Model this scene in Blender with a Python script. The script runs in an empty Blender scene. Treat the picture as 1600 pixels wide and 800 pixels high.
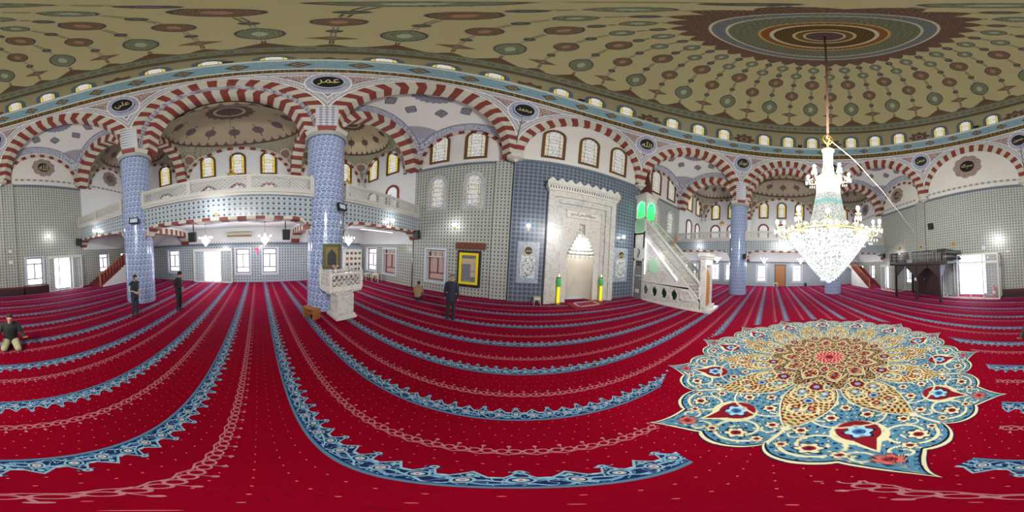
import bpy, bmesh, math, random
import numpy as np
from mathutils import Matrix, Vector

# ------------------------------------------------------------------ camera, world, exposure
SC = bpy.context.scene
COL = SC.collection
rad = math.radians
pi = math.pi
CAM_POS = (-3.759, 1.416, 2.551)
cam = bpy.data.cameras.new('camera')
cam.type = 'PANO'
cam.panorama_type = 'EQUIRECTANGULAR'
cam.latitude_min = -pi / 2; cam.latitude_max = pi / 2
cam.longitude_min = -pi; cam.longitude_max = pi
cam.clip_start = 0.05; cam.clip_end = 200
camo = bpy.data.objects.new('camera', cam); COL.objects.link(camo)
_R = Matrix(((0.998546132, 0.0, 0.0539038304), (0.000749711, 0.999903269, -0.0138884694), (-0.0538986162, 0.0139086908, 0.998449542)))
_az = rad((800 - 803.1985) * 0.225)
_f = Vector((math.sin(_az), math.cos(_az), 0)); _r = Vector((math.cos(_az), -math.sin(_az), 0)); _u = Vector((0, 0, 1))
_Rt = _R.transposed()
_M = Matrix([_Rt @ _r, _Rt @ _u, -(_Rt @ _f)]).transposed()
camo.matrix_world = Matrix.Translation(CAM_POS) @ _M.to_4x4()
SC.camera = camo
SC.view_settings.view_transform = 'Standard'
SC.view_settings.look = 'None'
SC.view_settings.gamma = 1.0
SC.view_settings.use_curve_mapping = False
SC.view_settings.exposure = -0.75
SC.cycles.use_denoising = True
SC.cycles.max_bounces = 6
SC.cycles.diffuse_bounces = 4
SC.cycles.glossy_bounces = 2
SC.cycles.transmission_bounces = 4
SC.cycles.sample_clamp_indirect = 6.0
SC.cycles.blur_glossy = 1.0
SC.cycles.caustics_reflective = False
SC.cycles.caustics_refractive = False
world = bpy.data.worlds.new('World'); SC.world = world; world.use_nodes = True
world.node_tree.nodes['Background'].inputs[0].default_value = (0.75, 0.85, 1.0, 1)
world.node_tree.nodes['Background'].inputs[1].default_value = 1.0
# light levels (W) of the lamps, used by the lamps' builders
W_MAIN = 190.0      # each of the candle lights of the big chandelier
W_SMALL = 250.0     # each small chandelier; also scales the lampless upper gallery lights
W_WALL = 30.0       # each wall lamp
DAY = 14.0           # brightness of clear daylight panes and open doors
STAIN = 1.45         # brightness of stained glass

# ------------------------------------------------------------------ colours and node helper
def lin(c):
    c = np.asarray(c, float) / 255.0
    return np.where(c <= 0.04045, c / 12.92, ((c + 0.055) / 1.055) ** 2.4)
def lin4(c):
    return tuple(float(v) for v in lin(c)) + (1.0,)

class V:
    """a value socket with operators, so that patterns read as formulas"""
    def __init__(s, nt, k): s.nt = nt; s.k = k
    def _m(s, op, *a):
        n = s.nt.nodes.new('ShaderNodeMath'); n.operation = op
        for i, x in enumerate((s,) + a):
            if isinstance(x, V): s.nt.links.new(x.k, n.inputs[i])
            else: n.inputs[i].default_value = float(x)
        return V(s.nt, n.outputs[0])
    def __add__(s, o): return s._m('ADD', o)
    __radd__ = __add__
    def __sub__(s, o): return s._m('SUBTRACT', o)
    def __rsub__(s, o): return (s * -1.0) + o
    def __mul__(s, o): return s._m('MULTIPLY', o)
    __rmul__ = __mul__
    def __truediv__(s, o): return s._m('DIVIDE', o)
    def __mod__(s, o): return s._m('FLOORED_MODULO', o)
    def __lt__(s, o): return s._m('LESS_THAN', o)
    def __gt__(s, o): return s._m('GREATER_THAN', o)
    def abs(s): return s._m('ABSOLUTE')
    def floor(s): return s._m('FLOOR')
    def sin(s): return s._m('SINE')
    def sqrt(s): return s._m('SQRT')
    def min(s, o): return s._m('MINIMUM', o)
    def max(s, o): return s._m('MAXIMUM', o)
    def atan2(s, o): return s._m('ARCTAN2', o)
def hyp(a, b): return (a * a + b * b).sqrt()
def fold(a, p):      # distance to the nearest multiple of p
    return ((a + p * 0.5) % p - p * 0.5).abs()
def cen(a, p): return (a + p * 0.5) % p - p * 0.5
def both(a, b): return a * b
def either(a, b): return a.max(b)
class Ctx:
    def __init__(s, nt): s.nt = nt
    def pos(s, kind='world'):
        if kind == 'world':
            g = s.nt.nodes.new('ShaderNodeNewGeometry'); k = g.outputs['Position']
        else:
            g = s.nt.nodes.new('ShaderNodeTexCoord'); k = g.outputs['Object']
        x = s.nt.nodes.new('ShaderNodeSeparateXYZ'); s.nt.links.new(k, x.inputs[0]); s.vec = k
        return V(s.nt, x.outputs[0]), V(s.nt, x.outputs[1]), V(s.nt, x.outputs[2])
    def mix(s, fac, a, b):
        n = s.nt.nodes.new('ShaderNodeMix'); n.data_type = 'RGBA'
        if isinstance(fac, V): s.nt.links.new(fac.k, n.inputs[0])
        else: n.inputs[0].default_value = fac
        for x, i in ((a, 6), (b, 7)):
            if isinstance(x, bpy.types.NodeSocket): s.nt.links.new(x, n.inputs[i])
            else: n.inputs[i].default_value = lin4(x)
        return n.outputs[2]
    def noise(s, scale, detail=2.0, vec=None):
        n = s.nt.nodes.new('ShaderNodeTexNoise'); n.inputs['Scale'].default_value = scale; n.inputs['Detail'].default_value = detail
        s.nt.links.new(vec or s.vec, n.inputs['Vector']); return V(s.nt, n.outputs[0])
    def voro(s, scale, feature='DISTANCE_TO_EDGE', rnd=1.0, vec=None):
        n = s.nt.nodes.new('ShaderNodeTexVoronoi'); n.feature = feature; n.inputs['Scale'].default_value = scale
        n.inputs['Randomness'].default_value = rnd
        s.nt.links.new(vec or s.vec, n.inputs['Vector']); return V(s.nt, n.outputs['Distance'])
    def attr(s, name):
        n = s.nt.nodes.new('ShaderNodeAttribute'); n.attribute_name = name; return n
def mat(name, color=(200, 200, 200), rough=0.6, metal=0.0, emit=None, es=1.0, fn=None, spec=0.5, sampling=None, sheen=0.0, emit_fn=False, alpha=None, trans=0.0):
    m = bpy.data.materials.new(name); m.use_nodes = True
    nt = m.node_tree; b = nt.nodes['Principled BSDF']
    b.inputs['Base Color'].default_value = lin4(color)
    b.inputs['Roughness'].default_value = rough
    b.inputs['Metallic'].default_value = metal
    b.inputs['Specular IOR Level'].default_value = spec
    if sheen: b.inputs['Sheen Weight'].default_value = sheen; b.inputs['Sheen Roughness'].default_value = 0.35; b.inputs['Sheen Tint'].default_value = (1, .07, .38, 1)
    if trans: b.inputs['Transmission Weight'].default_value = trans
    if fn:
        c = fn(Ctx(nt)); nt.links.new(c, b.inputs['Base Color'])
        if emit_fn:
            nt.links.new(c, b.inputs['Emission Color']); b.inputs['Emission Strength'].default_value = es
            nt.links.remove(b.inputs['Base Color'].links[0]); b.inputs['Base Color'].default_value = (.06, .06, .06, 1)
    if emit is not None:
        b.inputs['Emission Color'].default_value = lin4(emit); b.inputs['Emission Strength'].default_value = es
    if sampling: m.cycles.emission_sampling = sampling
    if alpha is not None: b.inputs['Alpha'].default_value = alpha
    return m

# ------------------------------------------------------------------ object helpers
def tag(o, label=None, cat=None, group=None, kind=None):
    if label: o['label'] = label
    if cat: o['category'] = cat
    if group: o['group'] = group
    if kind: o['kind'] = kind
    return o
def empty(name, loc=(0, 0, 0), rz=0.0):
    o = bpy.data.objects.new(name, None); COL.objects.link(o); o.location = loc; o.rotation_euler = (0, 0, rz)
    o.empty_display_size = 0.1
    return o
def copy_tree(o, parent=None):
    c = o.copy(); COL.objects.link(c)
    if parent is not None: c.parent = parent
    for ch in list(o.children): copy_tree(ch, c)
    return c
def frame(x=0, y=0, z=0, rz=0.0):
    return Matrix.Translation((x, y, z)) @ Matrix.Rotation(rz, 4, 'Z')

class MB:
    """collects polygons with material slots, builds one mesh"""
    def __init__(s, M=None): s.v = []; s.f = []; s.mi = []; s.M = M; s.sm = []
    def add(s, verts, faces, mi=0, smooth=False, M=None):
        n = len(s.v); M = M or s.M
        if M is not None: verts = [tuple(M @ Vector(p)) for p in verts]
        s.v.extend(verts)
        for f in faces: s.f.append([i + n for i in f]); s.mi.append(mi); s.sm.append(smooth)
    def box(s, c, size, mi=0, M=None, rz=0.0, bev=0.0):
        x, y, z = size[0] / 2, size[1] / 2, size[2] / 2
        vs = [(-x, -y, -z), (x, -y, -z), (x, y, -z), (-x, y, -z), (-x, -y, z), (x, -y, z), (x, y, z), (-x, y, z)]
        if rz: ca, sa = math.cos(rz), math.sin(rz); vs = [(a * ca - b * sa, a * sa + b * ca, d) for a, b, d in vs]
        vs = [(a + c[0], b + c[1], d + c[2]) for a, b, d in vs]
        s.add(vs, [(0, 3, 2, 1), (4, 5, 6, 7), (0, 1, 5, 4), (1, 2, 6, 5), (2, 3, 7, 6), (3, 0, 4, 7)], mi, M=M)
    def span(s, a, b, mi=0, M=None):
        s.box([(a[i] + b[i]) / 2 for i in range(3)], [abs(b[i] - a[i]) for i in range(3)], mi, M)
    def prism(s, poly, y0, y1, mi=0, M=None, mi_side=None):
        """poly in local xz, extruded along y"""
        n = len(poly)
        vs = [(p[0], y0, p[1]) for p in poly] + [(p[0], y1, p[1]) for p in poly]
        s.add(vs, [list(range(n)), list(range(2 * n - 1, n - 1, -1))], mi, M=M)
        s.add(vs, [(i, i + n, (i + 1) % n + n, (i + 1) % n) for i in range(n)], mi if mi_side is None else mi_side, M=M)
    def hprism(s, poly, z0, z1, mi=0, M=None):
        n = len(poly)
        vs = [(p[0], p[1], z0) for p in poly] + [(p[0], p[1], z1) for p in poly]
        s.add(vs, [list(range(n - 1, -1, -1)), list(range(n, 2 * n))] + [(i, (i + 1) % n, (i + 1) % n + n, i + n) for i in range(n)], mi, M=M)
    def lathe(s, prof, n=32, mi=0, M=None, cx=0, cy=0, smooth=True, a0=0, a1=2 * pi, mis=None):
        full = abs(a1 - a0 - 2 * pi) < 1e-6
        k = n if full else n + 1
        vs = []
        for r, z in prof:
            for i in range(k):
                a = a0 + (a1 - a0) * i / n
                vs.append((cx + r * math.cos(a), cy + r * math.sin(a), z))
        for j in range(len(prof) - 1):
            fs = [(j * k + i, j * k + (i + 1) % k, (j + 1) * k + (i + 1) % k, (j + 1) * k + i) for i in range(n)]
            if j == 0 or mis: 
                pass
            s._lf = fs
            if j == 0: base = len(s.v); s.add(vs, fs, mi if mis is None else mis[0], smooth, M)
            else:
                for f in fs: s.f.append([i + base for i in f]); s.mi.append(mi if mis is None else mis[j]); s.sm.append(smooth)
    def tube(s, pts, r, n=6, mi=0, M=None, caps=True, smooth=True):
        pts = [Vector(p) for p in pts]; m = len(pts)
        rs = r if isinstance(r, (list, tuple)) else [r] * m
        vs = []; prev = None
        for i, p in enumerate(pts):
            t = (pts[min(i + 1, m - 1)] - pts[max(i - 1, 0)])
            if t.length < 1e-9: t = Vector((0, 0, 1))
            t.normalize()
            if prev is None:
                a = t.cross(Vector((0, 0, 1)))
                if a.length < 1e-3: a = t.cross(Vector((1, 0, 0)))
            else: a = prev - t * prev.dot(t)
            a.normalize(); b = t.cross(a); prev = a
            for k in range(n):
                q = 2 * pi * k / n
                vs.append(tuple(p + (a * math.cos(q) + b * math.sin(q)) * rs[i]))
        fs = [(i * n + k, i * n + (k + 1) % n, (i + 1) * n + (k + 1) % n, (i + 1) * n + k) for i in range(m - 1) for k in range(n)]
        s.add(vs, fs, mi, smooth, M)
        if caps:
            base = len(s.v) - len(vs)
            s.f.append([base + k for k in range(n)][::-1]); s.mi.append(mi); s.sm.append(False)
            s.f.append([base + (m - 1) * n + k for k in range(n)]); s.mi.append(mi); s.sm.append(False)
    def ball(s, c, r, n=8, mi=0, M=None, sz=(1, 1, 1)):
        m = max(4, n // 2)
        vs = [(c[0], c[1], c[2] - r * sz[2])]
        for j in range(1, m):
            ph = -pi / 2 + pi * j / m
            for i in range(n):
                a = 2 * pi * i / n
                vs.append((c[0] + r * sz[0] * math.cos(ph) * math.cos(a), c[1] + r * sz[1] * math.cos(ph) * math.sin(a), c[2] + r * sz[2] * math.sin(ph)))
        vs.append((c[0], c[1], c[2] + r * sz[2])); t = len(vs) - 1
        fs = [(0, 1 + (i + 1) % n, 1 + i) for i in range(n)]
        for j in range(m - 2):
            fs += [(1 + j * n + i, 1 + j * n + (i + 1) % n, 1 + (j + 1) * n + (i + 1) % n, 1 + (j + 1) * n + i) for i in range(n)]
        fs += [(t, 1 + (m - 2) * n + i, 1 + (m - 2) * n + (i + 1) % n) for i in range(n)]
        s.add(vs, fs, mi, True, M)
    def build(s, name, mats, parent=None, loc=None, rz=None):
        me = bpy.data.meshes.new(name); me.from_pydata(s.v, [], s.f)
        ms = mats if isinstance(mats, (list, tuple)) else [mats]
        for m in ms: me.materials.append(m)
        me.polygons.foreach_set('material_index', s.mi); me.polygons.foreach_set('use_smooth', s.sm)
        me.update()
        o = bpy.data.objects.new(name, me); COL.objects.link(o)
        if parent is not None: o.parent = parent
        if loc is not None: o.location = loc
        if rz is not None: o.rotation_euler = (0, 0, rz)
        return o

def grid_obj(name, P, col, m, parent=None, wrapu=False, smooth=True, mask=None):
    """P: (nu, nv, 3) positions, col: (nu, nv, 3) linear colours; one mesh with a colour attribute"""
    nu, nv = P.shape[:2]
    me = bpy.data.meshes.new(name)
    iu = np.arange(nu if wrapu else nu - 1); iv = np.arange(nv - 1)
    A, B = np.meshgrid(iu, iv, indexing='ij')
    A2 = (A + 1) % nu
    q = np.stack([A * nv + B, A2 * nv + B, A2 * nv + B + 1, A * nv + B + 1], -1).reshape(-1, 4)
    if mask is not None:
        keep = (mask.reshape(-1)[q]).all(1); q = q[keep]
        used = np.unique(q); remap = -np.ones(nu * nv, int); remap[used] = np.arange(len(used)); q = remap[q]
        vs = P.reshape(-1, 3)[used]; cs = None if col is None else col.reshape(-1, 3)[used]
    else:
        vs = P.reshape(-1, 3); cs = None if col is None else col.reshape(-1, 3)
    nf = len(q)
    me.vertices.add(len(vs)); me.vertices.foreach_set('co', vs.astype(np.float32).ravel())
    me.loops.add(nf * 4); me.loops.foreach_set('vertex_index', q.astype(np.int32).ravel())
    me.polygons.add(nf); me.polygons.foreach_set('loop_start', np.arange(0, nf * 4, 4, dtype=np.int32))
    me.polygons.foreach_set('use_smooth', np.full(nf, smooth))
    me.update(calc_edges=True)
    if cs is not None:
        a = me.color_attributes.new('Col', 'BYTE_COLOR' if False else 'FLOAT_COLOR', 'POINT')
        c4 = np.ones((len(vs), 4), np.float32); c4[:, :3] = cs
        a.data.foreach_set('color', c4.ravel())
    me.materials.append(m)
    o = bpy.data.objects.new(name, me); COL.objects.link(o)
    if parent is not None: o.parent = parent
    return o
def paintmat(name, rough=0.7, spec=0.3):
    m = mat(name, rough=rough, spec=spec)
    nt = m.node_tree; n = nt.nodes.new('ShaderNodeAttribute'); n.attribute_name = 'Col'
    nt.links.new(n.outputs['Color'], nt.nodes['Principled BSDF'].inputs['Base Color'])
    return m
# painting with masks on numpy arrays
def base(shape, c): return np.broadcast_to(lin(c), shape + (3,)).copy()
def put(col, m, c):
    m = np.clip(np.asarray(m, float), 0, 1)[..., None]
    col[:] = col * (1 - m) + lin(c) * m
def orn(u, v, k):
    """curling ornament: 1 on the scrolls, 0 on the ground"""
    a = u * k; b = v * k
    f = np.sin(a + 1.7 * np.sin(b * 0.83 + 0.6 * np.sin(a * 0.7))) * np.sin(b + 1.7 * np.sin(a * 0.91))
    return (np.abs(f) < 0.28)
# ------------------------------------------------------------------ materials
T8 = math.tan(pi / 8); AP = 10.0; T = AP * T8        # octagon apothem and half side
def tile_fn(axis, light, line, dot, mid, cell=0.2):
    def fn(c):
        x, y, z = c.pos('world'); h = x if axis == 'x' else y
        u = fold(h, cell); v = cen(z, cell); va = v.abs(); r = hyp(u, v)
        col = c.mix(c.noise(1.2), light, tuple(int(k * 0.93) for k in light))
        ring = ((r - cell * 0.34).abs() < cell * 0.05)
        col = c.mix(ring, col, line)
        # little arch above each blossom
        arch = both((u + va * 0.6 - cell * 0.43).abs() < cell * 0.045, v > 0)
        col = c.mix(arch, col, mid)
        col = c.mix(hyp(u, v) < cell * 0.2, col, dot)
        col = c.mix(both((u * 0.8).max(va) > cell * 0.395, hyp(u - cell * 0.5, va - cell * 0.5) < cell * 0.16), col, line)
        col = c.mix((va > cell * 0.475), col, mid)
        return col
    return fn
def blue_tile_fn(c):      # the blue grey tiles beside the mihrab
    x, y, z = c.pos('world'); p = 0.24
    u = fold(x, p); v = fold(z, p); r = hyp(u, v)
    col = c.mix(c.noise(1.5), (104, 113, 122), (88, 97, 107))
    s = (u + v)
    col = c.mix((s - p * 0.5).abs() < 0.008, col, (140, 154, 168))
    col = c.mix((r - p * 0.3).abs() < 0.012, col, (64, 74, 90))
    col = c.mix(r < p * 0.14, col, (54, 62, 78))
    col = c.mix(hyp(u - p * 0.5, v - p * 0.5) < p * 0.16, col, (132, 146, 162))
    return col
def col_tile_fn(c):       # blue and white leaf tiles round the columns
    x, y, z = c.pos('object'); a = y.atan2(x) * 0.74
    p = 2 * pi * 0.74 / 24; q = 0.28
    s = a + z * 0.55
    u = fold(s, p); v = cen(z, q)
    w = ((v + u * 0.4).abs() * 0.8)
    col = c.mix(c.noise(2.0), (184, 194, 212), (168, 180, 202))
    col = c.mix((hyp(u, v * 0.8) - 0.062).abs() < 0.014, col, (92, 116, 166))
    col = c.mix(hyp(u - 0.02, v + 0.01) < 0.026, col, (72, 90, 142))
    col = c.mix(both((w - 0.095).abs() < 0.012, u > 0.02), col, (112, 134, 178))
    col = c.mix(hyp(u - p * 0.5, v.abs() - q * 0.5) < 0.034, col, (96, 114, 158))
    col = c.mix((fold(a, 2 * pi * 0.74 / 12) < 0.006), col, (150, 165, 200))
    return col
def stub_fn(c):           # small star work above the capitals
    x, y, z = c.pos('world'); p = 0.16
    u = fold(x * 0.9 + y * 0.42, p); v = fold(z, p * 1.3)
    col = c.mix((u + v * 0.8 - p * 0.4).abs() < 0.014, (196, 198, 202), (96, 108, 146))
    col = c.mix(hyp(u, v) < 0.03, col, (120, 60, 60))
    return col
def carpet_fn(c):
    x, y, z = c.pos('world'); P = 1.22
    v = (y - 0.53) % P
    k = (y - 0.53 - v)
    red = c.mix(c.noise(0.5, 3), (118, 0, 23), (94, 0, 16))
    red = c.mix(c.noise(45, 2) > 0.62, red, (90, 0, 16))
    keep = hyp(x, y) > 3.38
    # pin dots
    g = 0.13
    row = ((y / g).floor() % 2.0) * (g * 0.5)
    du = cen(x + row, g); dv = cen(y - g * 0.5, g)
    dots = both(hyp(du, dv * 1.6) < 0.008, c.noise(3.0) > 0.25)
    col = c.mix(dots * 0.7, red, (186, 100, 104))
    # vine row
    pv = 0.17
    un = fold(x, pv); vv = v - 0.62
    heart = ((hyp(un - 0.045, vv * 1.1) - 0.036).abs() < 0.0065)
    tend = ((vv + 0.035 + un * 0.3).abs() < 0.006)
    bud = hyp(un - pv * 0.5, vv - 0.085) < 0.016
    stem = both((un - pv * 0.5).abs() < 0.004, (vv - 0.045).abs() < 0.04)
    vine = either(either(heart, tend), either(bud, stem)); core = hyp(un, vv) < 0.017
    inr = both(vv > -0.07, vv < 0.12)
    vm = both(both(either(vine, core), inr), keep)
    col = c.mix(vm * 0.5, col, (170, 128, 134))
    # blue border band with leaf tips
    p = 0.36; u = fold(x, p); u2 = fold(x + p * 0.5, p)
    e1 = (0.285 - u * 1.9).max(0.265 - u2 * 1.2).max(0.18)
    tip = hyp(u, v - 0.268) < 0.024
    side = both((u - 0.03).abs() < 0.014, (v - 0.262).abs() < 0.012)
    inside = either(either(v < e1, tip), side)
    band = both(inside, keep)
    pale = (112, 142, 152)
    bc = c.mix(c.noise(30), (18, 28, 60), (26, 40, 74))
    bc = c.mix((v - (e1 - 0.012)).abs() < 0.011, bc, pale)
    sc = ((x * (2 * pi / p)).sin())
    s2 = ((x * (4 * pi / p) + 0.8).sin())
    bc = c.mix((v - 0.105 - sc * 0.045).abs() < 0.012, bc, (84, 120, 144))
    bc = c.mix((v - 0.085 + sc * 0.04 - s2 * 0.012).abs() < 0.008, bc, (112, 146, 164))
    bc = c.mix(v < 0.03, bc, (66, 98, 118)); bc = c.mix(both(v > 0.03, v < 0.04), bc, (20, 34, 74))
    bc = c.mix(both((c.noise(16, 1) - 0.5).abs() < 0.022, v > 0.04), bc, (104, 138, 158))
    fl = hyp(u, v - 0.135)
    bc = c.mix(fl < 0.05, bc, pale); bc = c.mix((fl - 0.034).abs() < 0.006, bc, (24, 36, 70)); bc = c.mix(fl < 0.016, bc, (186, 170, 156)); bc = c.mix(fl < 0.009, bc, (150, 20, 30))
    lf = hyp(u2 * 1.25, v - 0.115)
    bc = c.mix(lf < 0.052, bc, pale); bc = c.mix(lf < 0.038, bc, (20, 30, 62)); bc = c.mix(lf < 0.028, bc, (160, 148, 146)); bc = c.mix(lf < 0.012, bc, (84, 108, 130))
    lf2 = hyp(u2, (v - 0.2) * 0.7)
    bc = c.mix(lf2 < 0.014, bc, pale)
    lf3 = hyp((u - 0.09), (v - 0.17))
    bc = c.mix(lf3 < 0.013, bc, (126, 158, 172))
    bc = c.mix(tip, bc, pale); bc = c.mix(hyp(u, v - 0.268) < 0.009, bc, (22, 38, 84))
    return c.mix(band, col, bc)
def marble_fn(a=(198, 197, 190), b=(138, 139, 138), scale=1.6):
    def fn(c):
        x, y, z = c.pos('world')
        n = c.noise(scale, 6)
        w = ((n * 22.0 + z * 2.2 + x * 2.6 + y * 2.1).sin()).abs()
        return c.mix((1.0 - w) * (1.0 - w) * 0.6, a, b)
    return fn
def glazed(m):     # small bump so that the tiles sparkle
    return m
M = {}
LT = (192, 193, 182)
M['tile_x'] = mat('patterned wall tile', rough=0.25, spec=.15, fn=tile_fn('x', LT, (122, 132, 132), (34, 40, 46), (140, 148, 144)))
M['tile_y'] = mat('patterned side tile', rough=0.25, spec=.3, fn=tile_fn('y', (190, 198, 202), (108, 126, 142), (38, 46, 60), (134, 148, 158)))
M['tile_mihrab'] = mat('blue grey tile', rough=0.25, spec=.3, fn=blue_tile_fn)
M['tile_column'] = mat('blue white column tile', rough=0.15, fn=col_tile_fn)
M['stub'] = mat('painted star work', rough=0.7, fn=stub_fn)
M['carpet'] = mat('red carpet', rough=0.85, fn=carpet_fn, spec=0.03, sheen=0.3)
M['white'] = mat('white plaster', (208, 207, 200), 0.8, fn=lambda c: (c.pos(), c.mix(c.noise(0.7), (214, 212, 206), (202, 200, 194)))[1])
M['galwhite'] = mat('gallery plaster', (212, 214, 216), 0.8)
M['red_stone'] = mat('red voussoir', (146, 62, 44), 0.7, fn=lambda c: (c.pos(), c.mix(c.noise(3), (134, 60, 46), (116, 48, 38)))[1])
M['white_stone'] = mat('white voussoir', (190, 187, 174), 0.7)
M['marble'] = mat('veined marble', rough=0.3, fn=marble_fn())
M['marble_carved'] = mat('carved pale marble', rough=0.45, fn=marble_fn((206, 204, 196), (168, 166, 160), 2.4))
M['paint'] = paintmat('painted ornament')
M['rugpaint'] = paintmat('woven rug', 0.9, 0.1)
M['gold'] = mat('gilt', (176, 140, 60), 0.35, 0.8)
M['black'] = mat('black enamel', (16, 18, 20), 0.5)
M['wood'] = mat('brown wood', (116, 66, 38), 0.5, fn=lambda c: (c.pos(), c.mix(c.noise(6, 4), (128, 74, 44), (96, 52, 30)))[1])
M['darkwood'] = mat('dark stained wood', (40, 28, 26), 0.45, fn=lambda c: (c.pos(), c.mix(c.noise(5, 4), (48, 34, 32), (30, 22, 22)))[1])
M['redwood'] = mat('dark red upholstery', (92, 18, 24), 0.6)
M['offwhite'] = mat('white painted frame', (210, 208, 200), 0.45)
M['plastic_black'] = mat('black plastic', (26, 28, 30), 0.5)
M['chrome'] = mat('metal', (170, 170, 168), 0.25, 0.9)
M['day'] = mat('bright daylight', (255, 255, 255), 0.5, emit=(218, 230, 255), es=DAY)
M['glow'] = mat('lamp glow', (255, 255, 255), 0.4, emit=(244, 250, 255), es=30.0, sampling='NONE')
M['crystal'] = mat('lit crystal', (235, 238, 238), 0.12, emit=(240, 248, 250), es=1.1, sampling='NONE')
def stained_fn(edge1, edge2, center):
    def fn(c):
        x, y, z = c.pos('object')
        w = 0.5
        ax = x.abs()
        vo = c.voro(9.0)
        cell = c.noise(7.0, 1)
        col = c.mix(cell > 0.55, center, (255, 250, 236))
        col = c.mix(c.noise(11.0, 1) > 0.64, col, (190, 120, 130))
        col = c.mix(c.noise(13.0, 0.5) > 0.68, col, (120, 170, 190))
        r = (hyp(x, z - 0.2) - 0.17).abs()
        col = c.mix(r < 0.03, col, edge1)
        edge = ax > 0.29
        col = c.mix(edge, col, edge1)
        col = c.mix(both(edge, cell > 0.5), col, edge2)
        col = c.mix((ax - 0.29).abs() < 0.012, col, (70, 66, 60))
        col = c.mix(fold(z, 0.3) < 0.01, col, (80, 76, 70))
        col = c.mix(vo < 0.03, col, (96, 92, 86))
        return col
    return fn
M['stain_amber'] = mat('amber stained glass', rough=0.3, fn=stained_fn((250, 205, 40), (255, 236, 120), (244, 246, 240)), emit_fn=True, es=STAIN, sampling='NONE')
M['stain_pale'] = mat('pale stained glass', rough=0.3, fn=stained_fn((236, 222, 176), (250, 246, 230), (240, 244, 246)), emit_fn=True, es=STAIN * 0.8, sampling='NONE')
def gframe_fn(c):
    x, y, z = c.pos('object')
    return c.mix(either(fold(x + z, 0.07) < 0.012, fold(x - z, 0.07) < 0.012), (50, 30, 20), (122, 84, 42))
M['gilt_frame'] = mat('brown gilt window frame', rough=0.6, fn=gframe_fn)
M['white_frame'] = mat('pierced white frame', rough=0.6, fn=lambda c: (lambda p: c.mix(c.voro(16.0) < 0.09, (205, 207, 205), (120, 130, 135)))(c.pos('object')))
def bluetile_frame(c):
    x, y, z = c.pos('object')
    return c.mix(c.voro(12.0) < 0.08, (60, 84, 112), (140, 158, 160))
M['blue_frame'] = mat('blue painted window surround', rough=0.7, fn=bluetile_frame)
# ------------------------------------------------------------------ the building shell (metres; dome centre above the origin, prayer wall towards +y)
YF, YB, XS = 10.18, -9.94, 15.5
ZS, RI, RE, DF = 8.3, 3.6, 4.25, 9.65          # main arches: springing, radii, face distance
def side(phi): return Matrix.Rotation(rad(phi - 90), 4, 'Z')   # local x along the wall, y outwards
def structure(o, label, cat='wall'): return tag(o, label, cat, kind='structure')

# floor
b = MB(); b.add([(-XS - .3, YB - .3, 0), (XS + .3, YB - .3, 0), (XS + .3, YF + .3, 0), (-XS - .3, YF + .3, 0)], [(0, 1, 2, 3)])
structure(b.build('floor', M['carpet']), 'red prayer carpet with rows of blue bordered stripes', 'floor')

def wall(name, mats, coord, axis, sgn, h0, h1, z0, z1, holes, zfn, hb, zb, label, t=0.3, reveal=None):
    """plane wall with rectangular openings; holes: (h0,h1,z0,z1,depth,closed)"""
    H = sorted(set([h0, h1] + [v for q in holes for v in q[:2]] + list(hb))); Zs = sorted(set([z0, z1] + [v for q in holes for v in q[2:4]] + list(zb)))
    m = MB()
    def P(h, d, z): return (h, coord + sgn * d, z) if axis == 'x' else (coord + sgn * d, h, z)
    for i in range(len(H) - 1):
        for j in range(len(Zs) - 1):
            hc, zc = (H[i] + H[i + 1]) / 2, (Zs[j] + Zs[j + 1]) / 2
            if any(q[0] < hc < q[1] and q[2] < zc < q[3] for q in holes): continue
            m.add([P(H[i], 0, Zs[j]), P(H[i + 1], 0, Zs[j]), P(H[i + 1], 0, Zs[j + 1]), P(H[i], 0, Zs[j + 1])], [(0, 1, 2, 3)], zfn(hc, zc))
    for q in holes:
        a, c, e, g, dep = q[:5]
        for (p, r) in (((a, e), (a, g)), ((c, e), (c, g)), ((a, g), (c, g)), ((a, e), (c, e))):
            m.add([P(p[0], 0, p[1]), P(r[0], 0, r[1]), P(r[0], dep, r[1]), P(p[0], dep, p[1])], [(0, 1, 2, 3)], len(mats) - 1)
    # outer skin so that the wall has a thickness
    m.add([P(h0, t + .6, z0), P(h1, t + .6, z0), P(h1, t + .6, z1), P(h0, t + .6, z1)], [(0, 1, 2, 3)], len(mats) - 1)
    return structure(m.build(name, mats), label)

LOWZ = (0.62, 2.5)
def niche(c, w=1.25, z0=.65, z1=2.5, d=.38): return (c - w / 2, c + w / 2, z0, z1, d)
front_niches = [niche(-14.25), niche(-12.15), niche(-8.35, 1.27, .65, 2.55, .5), niche(12.15), niche(14.25), niche(8.35), niche(6.2)]
FH = front_niches + [(-6.85, -5.55, .58, 2.55, .5), (-.98, .8, 0, 4.5, .0)]
wall('wall_front', [M['tile_x'], M['white'], M['galwhite']], YF, 'x', 1, -XS, XS, 0, 13, FH,
     lambda h, z: (0 if z < 8.1 else 1) if abs(h) < 10 else (0 if z < 2.85 else 2), (-10, 10), (2.85, 8.1), 'tiled prayer wall with white lunettes above')
back_holes = [niche(-6.05, 1.2, .45, 2.45), niche(6.3, 1.0, .7, 2.5), niche(-12.0, 1.0, .9, 2.45), niche(-14.4, 1.0, .9, 2.45), niche(12.0, 1.0, .9, 2.45), niche(14.4, 1.0, .9, 2.45),
              (-8.75, -7.5, 0, 2.35, .3), (9.0, 9.6, 0, 2.3, .3), (-.9, 1.2, 0, 2.95, .3)]
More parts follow.
